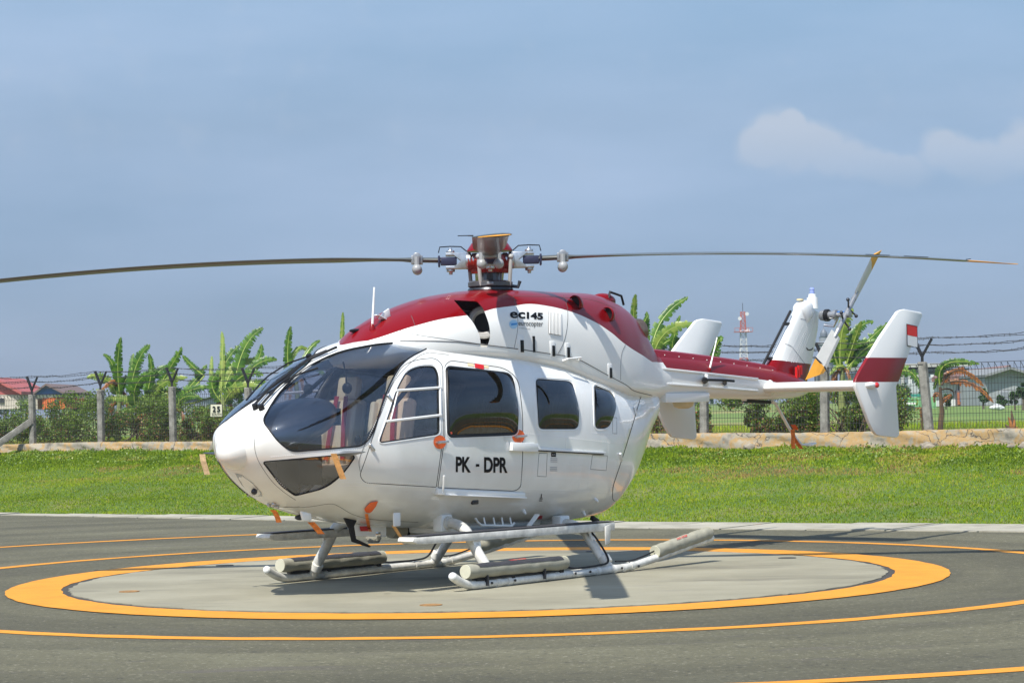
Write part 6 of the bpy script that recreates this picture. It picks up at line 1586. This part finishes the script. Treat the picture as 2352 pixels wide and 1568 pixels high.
def banana(lab, Y, base, crown, lvs, seed, stem=BSTEM, group='banana plants behind the fence', sw=.09):
    """base, crown and leaf curves measured in the photograph, standing at distance Y"""
    g = np.random.default_rng(seed); B_ = atY(*base, Y); gzb = gz(B_.x, B_.y); B_.z = gzb
    o = empty('banana_plant', B_); tag(o, lab, 'banana plant', group)
    C_ = atY(*crown, Y) - B_
    mid = C_ * .5 + Vector((g.uniform(-.04, .04), 0, 0))
    MB().tube(tube_path([(0, 0, -.05), mid, C_]), sw, 10).build('trunk', stem, o, smooth=True) if False else MB().tube([Vector((0, 0, -.05)), mid, C_], [sw, sw * .8, sw * .5], 10).build('trunk', stem, o, smooth=True)
    if stem is not BDEAD:
        lvs = list(lvs)
        for q in range(3):
            sx = (-1, 1, -1)[q] * g.uniform(10, 24); y_ = crown[1] + g.uniform(6, 30)
            lvs.append(((crown[0], y_), (crown[0] + sx * .8, y_ + g.uniform(-4, 8)), (crown[0] + sx * 1.15, y_ + g.uniform(34, 60)), g.uniform(4.5, 7.5), BB))
    for (a, b_, c, hw, mt) in lvs:
        dep = g.uniform(-.35, .35); bow = g.uniform(.0, .18)
        A0, M0, T0 = atY(*a, Y) - B_, atY(*b_, Y + dep * .6) - B_, atY(*c, Y + dep) - B_
        ctrl = M0 * 2 - (A0 + T0) * .5
        if (A0 - C_).length > .12 and mt is not BB:
            MB().tube([C_, (A0 + C_) * .5 + Vector((0, 0, -.03)), A0], [.026, .022, .018], 6).build('leaf_stalk', BRIB, o, smooth=True)
        W = hw * Y / FPX; N = 60
        cur = [A0 * (1 - t) ** 2 + ctrl * 2 * t * (1 - t) + T0 * t * t for t in np.linspace(0, 1, N + 1)]
        v = []; f = []; tone = []
        fr = g.normal(size=3); fr = Vector((0, -1, .15))
        for sd in (1, -1):
            i = 3; 
            while i < N:
                L = int(g.integers(1, 5)) if mt is not BB else int(g.integers(1, 5)); j = min(i + L, N)
                gap = .1 + g.random() * .55; dr = g.uniform(-.25, .10) - (.35 if mt is BB else 0) * g.random(); tn = g.uniform(-.18, .40); ln_ = g.uniform(.86, 1.05) * (1 if mt is not BB else g.uniform(.5, 1.0))
                if mt is BG and g.random() < .05: ln_ *= .4
                base_i = len(v)
                for q in range(i, j + 1):
                    t = q / N; d = (cur[min(q + 1, N)] - cur[max(q - 1, 0)]).normalized(); sv = d.cross(fr).normalized() * sd
                    prof = min(1, (t / .10)) ** .6 * (max(0, 1 - ((t - .35) / .65) ** 2 * 1.0) if t > .35 else 1) ** .55
                    wq = W * max(prof, .06) * ln_
                    shrink = gap * ((q - i) / max(1, j - i) - .5)
                    out1 = sv * wq * .55 + d * wq * .10; out2 = sv * wq + d * (wq * .28 - shrink * W * .5) + Vector((0, 0, dr * wq)) + fr * (-.12 * wq)
                    v += [cur[q], cur[q] + out1 + fr * .06 * wq, cur[q] + out2]; tone += [tn + .05, tn, tn - .03]
                for q in range(j - i):
                    for c_ in range(2):
                        k = base_i + q * 3 + c_; f.append((k, k + 1, k + 4, k + 3))
                i = j
        lf = mesh('leaf', v, f, mt, o, smooth=True)
        at = lf.data.attributes.new('tone', 'FLOAT', 'POINT'); at.data.foreach_set('value', np.array(tone, np.float32))
        MB().tube(cur[::6] + [cur[-1]], [max(.004, .020 * (1 - i / 11)) for i in range(len(cur[::6]) + 1)], 5).build('midrib', BRIB if mt is not BB else BDEAD, lf, smooth=True)
def q8(x, y): return (x * .3478, 689.1 + y * .3478)
def L8(cv, lst): return [(cv(*a), cv(*b_), cv(*c), w_ * (.3478 if cv is q8 else .3662 if cv is c1 else .33), mt) for a, b_, c, w_, mt in lst]
banana('leftmost banana plant with one upright torn leaf and a brown drooping one', 57.5, q8(775, 900), q8(790, 640), L8(q8, [((795, 650), (778, 430), (800, 242), 34, BG), ((775, 600), (745, 430), (680, 358), 24, BG), ((780, 640), (690, 520), (572, 512), 34, BY), ((785, 600), (735, 540), (640, 640), 20, BB), ((800, 560), (828, 640), (885, 740), 20, BB), ((790, 690), (740, 650), (700, 670), 26, BG), ((780, 760), (790, 800), (822, 850), 12, BB), ((800, 600), (850, 500), (905, 490), 26, BG)]), 1)
banana('banana plant with a broad crown behind the third fence post', 56.6, q8(965, 900), q8(950, 720), L8(q8, [((880, 700), (870, 480), (882, 352), 26, BG), ((860, 640), (905, 420), (992, 294), 42, BG), ((960, 650), (998, 480), (982, 352), 26, BG), ((965, 700), (1110, 470), (1202, 310), 38, BG), ((900, 720), (900, 560), (1010, 470), 44, BG), ((950, 700), (1010, 520), (1120, 430), 44, BG), ((960, 700), (1060, 560), (1240, 510), 36, BY), ((950, 720), (1110, 600), (1340, 660), 38, BG), ((930, 740), (840, 660), (710, 650), 34, BY), ((960, 740), (1110, 650), (1200, 760), 34, BG), ((940, 740), (850, 720), (740, 780), 30, BG), ((900, 760), (960, 690), (1010, 720), 44, BG), ((930, 820), (925, 860), (935, 920), 18, BB), ((990, 780), (1050, 700), (1080, 780), 34, BG), ((900, 640), (930, 560), (985, 520), 34, BG)]), 2)
banana('banana plant between the third post and the number sign', 56.0, q8(1130, 900), q8(1160, 700), L8(q8, [((1130, 640), (1140, 540), (1160, 460), 34, BY), ((1170, 660), (1290, 530), (1365, 425), 34, BG), ((1350, 500), (1275, 440), (1205, 362), 26, BG), ((1160, 680), (1250, 600), (1390, 570), 34, BG), ((1140, 690), (1090, 640), (1090, 780), 30, BY), ((1400, 640), (1395, 480), (1400, 368), 18, BY), ((1400, 640), (1440, 560), (1400, 500), 44, BG), ((1170, 700), (1220, 640), (1320, 640), 34, BG)]), 3)
banana('tall banana plant left of the helicopter nose with two long leaves', 54.6, q8(1480, 900), q8(1470, 640), L8(q8, [((1460, 600), (1470, 350), (1464, 205), 20, BY), ((1450, 640), (1480, 440), (1580, 300), 46, BG), ((1555, 520), (1625, 300), (1738, 184), 44, BG), ((1570, 520), (1690, 420), (1726, 288), 34, BG), ((1480, 640), (1560, 440), (1750, 400), 38, BY), ((1540, 600), (1690, 430), (1830, 395), 34, BG), ((1480, 660), (1600, 500), (1740, 500), 40, BG), ((1480, 680), (1590, 570), (1780, 600), 40, BY), ((1470, 680), (1400, 560), (1450, 470), 36, BG), ((1480, 700), (1560, 620), (1600, 730), 34, BG), ((1560, 640), (1640, 560), (1760, 540), 36, BG)]), 4)
banana('banana plant behind the cockpit roof with one upright leaf', 54.2, c1(620, 900), c1(600, 640), L8(c1, [((560, 620), (550, 470), (570, 320), 30, BG), ((560, 560), (620, 460), (690, 490), 20, BY), ((640, 540), (700, 450), (755, 410), 18, BG), ((600, 640), (700, 560), (780, 640), 30, BG)]), 5)
banana('banana plant hidden behind the cockpit with one thin ragged upright leaf', 54.0, c1(880, 900), c1(885, 640), L8(c1, [((885, 540), (893, 330), (896, 232), 15, BY), ((885, 640), (840, 600), (820, 660), 30, BG), ((885, 640), (930, 590), (960, 650), 30, BG)]), 15)
banana('banana plant hidden behind the cowling, only a leaf tip above the red roof', 51.5, c1(1330, 900), c1(1335, 560), L8(c1, [((1335, 560), (1330, 340), (1362, 158), 15, BG), ((1335, 560), (1290, 520), (1260, 580), 30, BG), ((1335, 560), (1390, 500), (1420, 570), 30, BG)]), 16)
banana('banana plant rising behind the engine cowling', 48.5, c6(120, 1230), c6(120, 800), L8(c6, [((60, 640), (62, 420), (76, 308), 26, BY), ((140, 760), (150, 560), (152, 428), 28, BG), ((100, 640), (130, 520), (165, 450), 22, BG)]), 6)
banana('banana plant with long bright arching leaves beside the far end plate', 47.6, c6(300, 1230), c6(250, 860), L8(c6, [((180, 820), (240, 520), (440, 328), 44, BG), ((185, 800), (290, 570), (515, 522), 42, BY), ((330, 820), (340, 620), (385, 455), 28, BG), ((360, 860), (330, 700), (345, 600), 24, BG), ((560, 860), (640, 720), (650, 605), 28, BG), ((180, 780), (290, 640), (400, 640), 34, BG), ((560, 860), (650, 640), (668, 640), 26, BG)]), 7)
banana('big banana plant with bright upright leaves between the fin and the near end plate', 44.5, c7(470, 1240), c7(470, 900), L8(c7, [((455, 900), (470, 650), (545, 495), 52, BY), ((490, 880), (560, 660), (688, 585), 42, BG), ((500, 880), (560, 700), (602, 580), 26, BY), ((500, 900), (640, 730), (792, 590), 44, BG), ((505, 920), (650, 760), (810, 720), 46, BG), ((480, 900), (400, 850), (340, 890), 20, BY), ((520, 920), (600, 820), (690, 880), 40, BG), ((440, 900), (410, 780), (430, 690), 32, BG), ((500, 920), (440, 900), (380, 960), 20, BY), ((500, 880), (550, 760), (640, 730), 40, BG)]), 8)
banana('banana plant behind the near end plate, one leaf drooping past its edge', 43.6, c7(760, 1240), c7(760, 1000), L8(c7, [((770, 1010), (930, 930), (1035, 1100), 42, BG), ((770, 1000), (860, 880), (900, 850), 26, BG), ((760, 1000), (720, 900), (650, 900), 26, BG), ((880, 1080), (905, 1110), (925, 1140), 10, BB)]), 9)
banana('half dead banana plant with brown torn leaves right of the concrete post', 43.2, c7(1146, 1325), c7(1150, 1040), L8(c7, [((1150, 1030), (1195, 880), (1428, 882), 34, BG), ((1160, 1030), (1280, 925), (1455, 1035), 36, BB), ((1200, 1010), (1370, 1020), (1525, 1152), 26, BB), ((1150, 1020), (1130, 1000), (1105, 1060), 18, BG), ((1155, 1060), (1230, 1060), (1245, 1120), 8, BB), ((1160, 1140), (1190, 1120), (1230, 1090), 26, BB), ((1150, 1110), (1120, 1090), (1108, 1150), 22, BB), ((1155, 1150), (1170, 1220), (1165, 1280), 12, BB)]), 10, BDEAD, sw=.055)
banana('brown withered banana leaf hanging left of the concrete post', 43.0, c7(1035, 1320), c7(1030, 1180), L8(c7, [((1030, 1180), (1022, 1230), (1042, 1300), 18, BB)]), 11, BDEAD, sw=.02)
# dry stump in the field
p = atY(2323, 985, 44); B_ = Vector((p.x, p.y, gz(p.x, p.y))); st = empty('dry_plant', B_); tag(st, 'withered brown plant stump standing in the field near the right edge', 'dry plant')
for i, d in enumerate(((-.05, .0, .30), (.02, .05, .42), (.06, -.02, .25), (-.11, .02, .16), (.11, .0, .12))): MB().tube([(0, 0, 0), Vector(d) * .6 + Vector((.02, 0, 0)), Vector(d)], [.03, .035, .012], 6).build('stalk', BDEAD if i % 2 else mat('rust_leaf', (.32, .13, .04), .9), st)

# ================================================================== field and far things
FIELD = ramp_mat('far_field_grass', [(.3, (.07, .13, .02)), (.5, (.12, .19, .03)), (.65, (.26, .22, .08)), (.8, (.15, .2, .04))], .12, 9, .95, stretch=(.5, 1, 1), bump=.4, bscale=8)
v = []; a0 = FP(-40) + FN * .2; 
pts = [FP(-60) + FN * .25, FP(60) + FN * .25]
f1_, f2_ = [], []
NX, NYY = 60, 26; dist = [min(1700, .25 + 1.2 * 1.33 ** i) for i in range(NYY)]; vv = []
for d_ in dist:
    for i in range(NX + 1):
        q = FP(-60 + 120 * i / NX) + FN * d_; vv.append((q.x, q.y, gz(q.x, q.y) + .012 if d_ < 3000 else 1.4))
tag(mesh('field', vv, [(j * (NX + 1) + i, j * (NX + 1) + i + 1, (j + 1) * (NX + 1) + i + 1, (j + 1) * (NX + 1) + i) for j in range(NYY - 1) for i in range(NX)], FIELD, smooth=True), kind='structure')
# tall grass of the field just behind the fence
NG = 60000; r_ = np.random.default_rng(77); kk = r_.uniform(-2, 14, NG); bb = .3 + 14 * r_.random(NG) ** 1.6
Px = np.array(FP(0)[:2]) + kk[:, None] * np.array((FP(1) - FP(0))[:2]) + bb[:, None] * np.array(FN[:2]); z = 1.03 + .32 * np.minimum(1, bb / 90)
ln = r_.uniform(.05, .13, NG); ang = r_.uniform(0, 6.28, NG); dx = np.stack([np.cos(ang), np.sin(ang)], 1) * .010; lean = r_.normal(0, .4, (NG, 2)) * ln[:, None]
V = np.zeros((NG, 3, 3)); V[:, 0, :2] = Px - dx; V[:, 1, :2] = Px + dx; V[:, 0, 2] = V[:, 1, 2] = z; V[:, 2, :2] = Px + lean; V[:, 2, 2] = z + ln
go = fastmesh('field_grass', V.reshape(-1, 3), np.arange(NG * 3).reshape(-1, 3), GRASS); at = go.data.attributes.new('tone', 'FLOAT', 'POINT')
at.data.foreach_set('value', np.repeat(np.clip(.55 + .3 * smooth_noise(Px[:, 0] * 2, Px[:, 1] * 2, 6) + r_.normal(0, .18, NG) + .25 * (bb < 3), 0, 1), 3).astype(np.float32))
tag(go, 'longer yellow green grass of the field beyond the fence', 'grass', kind='stuff')

def far_tree(px, py_top, wpx, Y, lab, seed, py_base=None, n=1100, mt=None, grp='far trees beyond the field'):
    r_ = np.random.default_rng(seed); c = atY(px, py_top, Y); zb = gz(c.x, c.y) if Y < 900 else 1.3; zb = min(zb, c.z - .5); H = c.z - zb; W = wpx * Y / FPX
    o = empty('tree', (c.x, c.y, zb)); tag(o, lab, 'tree', grp)
    nl = 12; cen = np.stack([r_.uniform(-.42, .42, nl) * W, r_.uniform(-.3, .3, nl) * W, r_.uniform(.35, .85, nl) * H], 1); rad = r_.uniform(.13, .26, nl) * min(H, W); idx = r_.integers(0, nl, n)
    d = r_.normal(size=(n, 3)); d /= np.linalg.norm(d, axis=1)[:, None]; C_ = cen[idx] + d * (rad[idx] * r_.random(n) ** .4)[:, None]
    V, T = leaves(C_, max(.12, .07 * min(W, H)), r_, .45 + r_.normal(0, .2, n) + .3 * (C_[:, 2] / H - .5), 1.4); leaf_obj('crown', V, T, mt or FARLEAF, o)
    mb = MB().tube([(0, 0, -.1), (0, 0, H * .5)], [.05 * H, .03 * H], 6)
    for i in range(4): q = cen[i]; mb.tube([(0, 0, H * .3), tuple(q * .6 + np.array([0, 0, H * .1])), tuple(q)], [.02 * H, .012 * H, .006 * H], 5)
    mb.build('trunk', mat('bark', (.10, .08, .06), .9), o)
k = 0
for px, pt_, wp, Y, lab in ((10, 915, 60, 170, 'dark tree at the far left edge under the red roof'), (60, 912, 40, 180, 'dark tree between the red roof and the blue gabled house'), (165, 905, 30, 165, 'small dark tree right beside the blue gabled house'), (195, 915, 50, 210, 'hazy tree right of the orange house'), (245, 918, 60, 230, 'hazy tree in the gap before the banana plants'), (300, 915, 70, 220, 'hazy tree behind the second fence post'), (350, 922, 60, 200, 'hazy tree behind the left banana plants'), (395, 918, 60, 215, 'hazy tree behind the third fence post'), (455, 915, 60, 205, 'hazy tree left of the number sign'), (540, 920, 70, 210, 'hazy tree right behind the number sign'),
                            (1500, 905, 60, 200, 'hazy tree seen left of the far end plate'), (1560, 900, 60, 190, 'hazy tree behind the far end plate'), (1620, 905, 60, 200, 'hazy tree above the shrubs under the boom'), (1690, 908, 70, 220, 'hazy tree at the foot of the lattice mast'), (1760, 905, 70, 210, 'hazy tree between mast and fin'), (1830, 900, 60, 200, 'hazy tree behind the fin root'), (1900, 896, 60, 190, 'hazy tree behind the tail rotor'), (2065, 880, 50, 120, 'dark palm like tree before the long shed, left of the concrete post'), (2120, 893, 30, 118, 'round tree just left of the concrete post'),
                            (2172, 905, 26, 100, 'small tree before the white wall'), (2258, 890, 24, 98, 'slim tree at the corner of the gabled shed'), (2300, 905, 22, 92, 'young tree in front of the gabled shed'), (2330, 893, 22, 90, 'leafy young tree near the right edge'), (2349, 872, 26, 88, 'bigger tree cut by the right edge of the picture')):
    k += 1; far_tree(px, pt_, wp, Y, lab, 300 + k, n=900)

def fbox(name, x0, x1, y0, y1, Y, depth, mt, parent, base=None):
    """box whose front face spans the measured rectangle at distance Y"""
    a, b_ = atY(x0, y1, Y), atY(x1, y0, Y); zb = min(a.z, b_.z) if base is None else base; zt = max(a.z, b_.z)
    O_ = parent.location; return MB().box(((a.x + b_.x) / 2 - O_.x, Y + depth / 2 - O_.y, (zb + zt) / 2 - O_.z), (abs(b_.x - a.x), depth, zt - zb)).build(name, mt, parent)
def bld(name, px, Y, lab, cat='building', grp=None):
    c = atY(px, 930, Y); o = empty(name, (c.x, c.y, gz(c.x, c.y))); tag(o, lab, cat, grp); return o
def roof_gable(name, xl, xr, yl, yr, xp, yp, Y, depth, mt, parent, th=.15, over=.3, fill=None):
    a, b_, c = atY(xl, yl, Y), atY(xr, yr, Y), atY(xp, yp, Y); O_ = parent.location; D = Vector((0, depth, 0)); u = Vector((0, -over, 0)); t_ = Vector((0, 0, th))
    for p, q in ((a, c), (c, b_)): MB().add([p + u - O_, q + u - O_, q + D - O_, p + D - O_, p + u + t_ - O_, q + u + t_ - O_, q + D + t_ - O_, p + D + t_ - O_], [(3, 2, 1, 0), (4, 5, 6, 7), (0, 1, 5, 4), (1, 2, 6, 5), (2, 3, 7, 6), (3, 0, 4, 7)]).build(name, mt, parent)
    if fill: MB().add([a - O_, b_ - O_, c - O_, a + Vector((0, .2, 0)) - O_, b_ + Vector((0, .2, 0)) - O_, c + Vector((0, .2, 0)) - O_], [(0, 1, 2), (5, 4, 3), (0, 3, 4, 1), (1, 4, 5, 2), (2, 5, 3, 0)]).build('gable', fill, parent)
RR = mat('red_roof', (.40, .10, .09), .7, noise=.15, scale=1.5); BLUEG = mat('blue_gable', (.05, .12, .38), .6, noise=.1, scale=1); ORW = mat('orange_wall', (.65, .14, .03), .7, noise=.1, scale=1); CRW = mat('cream_wall', (.55, .50, .42), .8, noise=.1, scale=1)
GW = mat('grey_wall', (.30, .32, .33), .85, noise=.15, scale=.6); GB = mat('blue_grey_cladding', (.16, .20, .23), .7, noise=.12, scale=.5); LR = mat('pale_roof', (.38, .38, .36), .7, noise=.1, scale=.5); BR = mat('brown_roof', (.20, .11, .09), .8, noise=.2, scale=.8); WW = mat('white_wall', (.58, .60, .60), .8, noise=.08, scale=.6); DW = mat('dark_opening', (.03, .035, .04), .6); GRW = mat('green_wall', (.16, .36, .16), .8, noise=.12, scale=.5); TEAL = mat('teal_board', (.03, .22, .17), .7)
b_ = bld('house', 10, 150, 'house with a faded red hipped roof at the left edge'); fbox('wall', -40, 44, 905, 940, 150, 8, CRW, b_)
roof_gable('roof', -75, 52, 908, 906, -12, 873, 150, 9, RR, b_, .2, .4, RR); fbox('window', -2, 8, 914, 925, 149.9, .2, DW, b_)
b_ = bld('house', 115, 140, 'orange and cream house with a bright blue gable'); fbox('wall', 86, 148, 905, 913, 140, 8, CRW, b_); fbox('lower_wall', 98, 148, 913, 940, 140, 7.9, ORW, b_); fbox('side_wall', 64, 86, 915, 940, 140.5, 7, CRW, b_)
roof_gable('roof', 78, 151, 907, 906, 108, 885, 140, 9, mat('brown_verge', (.16, .11, .10), .8), b_, .12, .4, BLUEG); fbox('window', 125, 134, 917, 926, 139.9, .2, DW, b_)
b_ = bld('hut', 208, 180, 'small hut with an orange red roof in the distance behind the second fence post'); fbox('roof', 192, 226, 925.5, 933, 180, 5, mat('hut_roof', (.5, .12, .07), .7), b_); fbox('wall', 184, 222, 933, 945, 180.4, 4, CRW, b_)
b_ = bld('shed', 440, 140, 'grey corrugated shed behind the third fence post'); fbox('roof', 405, 480, 911, 916, 139.8, 8, GB, b_); fbox('wall', 410, 478, 916, 945, 140, 7, GW, b_)
for i in range(12): fbox('rib', 413 + i * 5.4, 414.4 + i * 5.4, 917, 940, 139.92, .08, GB, b_)
b_ = bld('warehouse', 2150, 165, 'long blue grey warehouse with a pale roof band behind the mesh'); fbox('wall', 2030, 2226, 845, 940, 165, 20, GB, b_); fbox('roof', 2024, 2232, 832, 845, 164.6, 21, LR, b_)
for i in range(11): fbox('panel', 2036 + i * 17, 2043 + i * 17, 860, 885, 164.9, .3, WW if i % 3 == 0 else LR, b_)
fbox('window_band', 2110, 2222, 850, 857, 164.9, .3, DW, b_)
b_ = bld('workshop', 2200, 125, 'workshop with a long brown roof and a painted mural wall'); fbox('wall', 2150, 2200, 876, 945, 125, 9, WW, b_)
fbox('mural_wall', 2198, 2262, 895, 945, 124.6, 6, mat('mural_ground', (.14, .12, .13), .8), b_)
A_, B2, C2, D2 = atY(2140, 877, 124.4), atY(2276, 865, 124.4), atY(2322, 846, 131), atY(2150, 866, 131); O_ = b_.location
MB().add([p - O_ for p in (A_, B2, C2, D2)] + [p - O_ + Vector((0, 0, .2)) for p in (A_, B2, C2, D2)], [(3, 2, 1, 0), (4, 5, 6, 7), (0, 1, 5, 4), (1, 2, 6, 5), (2, 3, 7, 6), (3, 0, 4, 7)]).build('roof', BR, b_)
g = np.random.default_rng(8)
for i in range(14):
    x = 2200 + i * 3.6 + g.uniform(-1, 1); c = [(.35, .12, .06), (.08, .16, .34), (.30, .24, .08), (.10, .26, .16), (.28, .12, .26), (.36, .32, .28)][i % 6]
    fbox('mural_patch', x, x + g.uniform(3, 6), 897 + g.uniform(0, 12), 915 + g.uniform(0, 18), 124.5 - .012 * i, .05, mat('mural_%d' % (i % 6), c, .8), b_)
b_ = bld('shed', 2320, 118, 'big grey gabled shed at the right edge'); fbox('wall', 2264, 2420, 864, 945, 118, 16, GW, b_)
roof_gable('roof', 2258, 2385, 866, 868, 2317, 848, 118, 16, mat('shed_roof', (.20, .21, .21), .7), b_, .12, .5, GW); fbox('door', 2300, 2316, 900, 940, 117.9, .2, mat('shed_door', (.2, .22, .24), .6), b_)
b_ = bld('garden_wall', 2100, 110, 'low bright green wall with a teal end beyond the field', 'wall'); fbox('wall', 2072, 2150, 911, 942, 110, .4, GRW, b_); fbox('board', 2096, 2116, 904, 911, 110, .5, TEAL, b_)
b_ = bld('billboard', 2072, 108, 'small blue and yellow billboard beside the green wall', 'billboard'); fbox('board', 2063, 2080, 914, 923, 108, .2, mat('board_blue', (.03, .10, .40), .6), b_); fbox('red_disc', 2066, 2071, 916, 921, 107.9, .05, mat('bright_red', (.55, .01, .012), .4), b_); fbox('yellow_disc', 2072, 2077, 916, 921, 107.9, .05, mat('board_yellow', (.7, .45, .04), .6), b_)
for x in (2065, 2078): fbox('leg', x, x + 1.2, 923, 940, 108, .1, GW, b_)
b_ = bld('market_cart', 2078, 100, 'cart under a white awning with blue cloth in front of the green wall', 'cart')
fbox('body', 2057, 2072, 930, 940, 100, 1.5, mat('blue_cloth', (.03, .14, .42), .7), b_); fbox('awning', 2068, 2103, 924, 929, 99.6, 2, mat('awning', (.66, .66, .62), .7), b_); fbox('load', 2074, 2098, 931, 942, 100, 1.4, GW, b_)
for x in (2070, 2100): fbox('awning_post', x, x + .8, 928, 944, 99.8, .1, GW, b_)
fbox('crate', 2102, 2124, 935.5, 938, 99.8, 1, mat('orange_crate', (.5, .2, .06), .7), b_)
b_ = bld('boat', 2290, 80, 'white upturned bundle lying on the field near the gabled shed', 'bundle'); 
for i, (x, y, r2) in enumerate(((2283, 936, .10), (2290, 934.5, .13), (2296, 937, .11), (2300, 938, .07))):
    p = atY(x, y, 80) - b_.location; MB().ball((p.x, p.y, max(p.z, .05)), r2, 10, 6, sc=(1.6, 1, .8)).build('cloth_fold', WW, b_, smooth=True)
b_.name = 'cloth_bundle'
# bright crates seen through the gap beside the far end plate
b_ = bld('crate_stack', 1596, 75, 'blue and red crates seen through the mesh beside the far end plate', 'crates'); fbox('blue_crate', 1590, 1594, 942, 960, 75, .4, mat('board_blue', (.03, .10, .40), .6), b_); fbox('red_crate', 1594, 1601, 946, 952, 75, .4, mat('bright_red', (.55, .01, .012), .4), b_)
# lattice mast
MY = 420.0; mb_ = bld('radio_mast', 1711, MY, 'tall red and white lattice radio mast on the horizon', 'mast')
zt = (atY(1711, 716, MY) - mb_.location).z; RM, WM = mat('mast_red', (.40, .09, .05), .6), mat('mast_white', (.55, .56, .56), .6)
hw = lambda z: .34 + (.95 - .34) * max(0, 1 - z / zt)
nb = 20
for i in range(nb):
    z0, z1 = zt * i / nb, zt * (i + 1) / nb; f_ = i / nb; mt = RM if (f_ > .76 or .28 < f_ < .46 or f_ < .1) else WM; s0, s1 = hw(z0), hw(z1); m2 = MB(); c = [(-1, -1), (1, -1), (1, 1), (-1, 1)]
    for j in range(4):
        a, b2 = c[j], c[(j + 1) % 4]
        m2.beam((a[0] * s0, a[1] * s0, z0), (a[0] * s1, a[1] * s1, z1), .11, .11); m2.beam((a[0] * s0, a[1] * s0, z0), (b2[0] * s1, b2[1] * s1, z1), .06, .06); m2.beam((b2[0] * s0, b2[1] * s0, z0), (a[0] * s1, a[1] * s1, z1), .06, .06); m2.beam((a[0] * s1, a[1] * s1, z1), (b2[0] * s1, b2[1] * s1, z1), .07, .07)
    m2.build('mast_section', mt, mb_)
zp = (atY(1711, 762, MY) - mb_.location).z
MB().box((0, 0, zp), (3.2, 2.4, .10)).build('platform', RM, mb_)
pr = MB()
for x in (-1.6, -.8, 0, .8, 1.6): pr.beam((x, -1.2, zp), (x, -1.2, zp + .7), .07, .07)
pr.beam((-1.6, -1.2, zp + .7), (1.6, -1.2, zp + .7), .07, .07).build('railing', RM, mb_)
MB().tube([(0, 0, zt), (0, 0, zt + 1.6)], .05, 5).build('lightning_rod', ARM, mb_)
for i, (x, z) in enumerate(((.7, zt - .4), (-.6, zt - 1.2), (.8, zt - 3.4))): MB().lathe([(0, 0), (.35, .1), (.35, .16)], (x, -.4, z), (0, -1, 0), 10).build('dish', WM, mb_)
# mosque dome and its turret
QY = 300.0; mq = bld('mosque', 1892, QY, 'grey domed mosque tower rising behind the tail fin', 'mosque'); p = atY(1892, 768, QY) - mq.location; STN = mat('mosque_grey', (.20, .22, .24), .7, noise=.1, scale=.4)
MB().lathe([(1.25, -10.5), (1.15, -3.6), (1.35, -3.4), (1.35, -3.0), (.78, -2.9), (.74, -1.4), (.9, -1.3), (.9, -1.0), (.62, -.9), (.60, -.35), (.68, -.3)], p, (0, 0, 1), 16).build('tower', STN, mq, smooth=True)
MB().lathe([(.42, -.3), (.48, 0), (.42, .3), (.25, .55), (.08, .72), (.03, .80), (.02, 1.1), (0, 1.15)], p, (0, 0, 1), 18).build('dome', mat('dome_grey', (.13, .15, .18), .5), mq, smooth=True)
for i in range(8):
    a = 2 * math.pi * i / 8; MB().box((p.x + 1.17 * math.cos(a), p.y + 1.17 * math.sin(a), p.z - 5.5), (.3, .3, 1.6), rz=a).build('window', DW, mq)
p2 = atY(1903, 800, QY) - mq.location; MB().lathe([(.4, -8), (.35, 0), (.5, .05), (.5, .2), (.22, .3), (.18, 1.2), (.03, 2.0), (0, 2.6)], p2, (0, 0, 1), 10).build('turret', STN, mq, smooth=True)
# ---- humid air that pales the far things
hz_ = MB().box((0, 600, 13.5), (7000, 6000, 31)).build('haze', None)
tag(hz_, kind='stuff')
hm = bpy.data.materials.new('humid_air'); hm.use_nodes = True; hn = hm.node_tree.nodes; hn.clear()
ho = hn.new('ShaderNodeOutputMaterial'); hv_ = hn.new('ShaderNodeVolumePrincipled')
hv_.inputs['Color'].default_value = (.82, .88, .96, 1); hv_.inputs['Density'].default_value = .00045; hv_.inputs['Anisotropy'].default_value = .3
hm.node_tree.links.new(hv_.outputs[0], ho.inputs['Volume']); hz_.data.materials.append(hm)
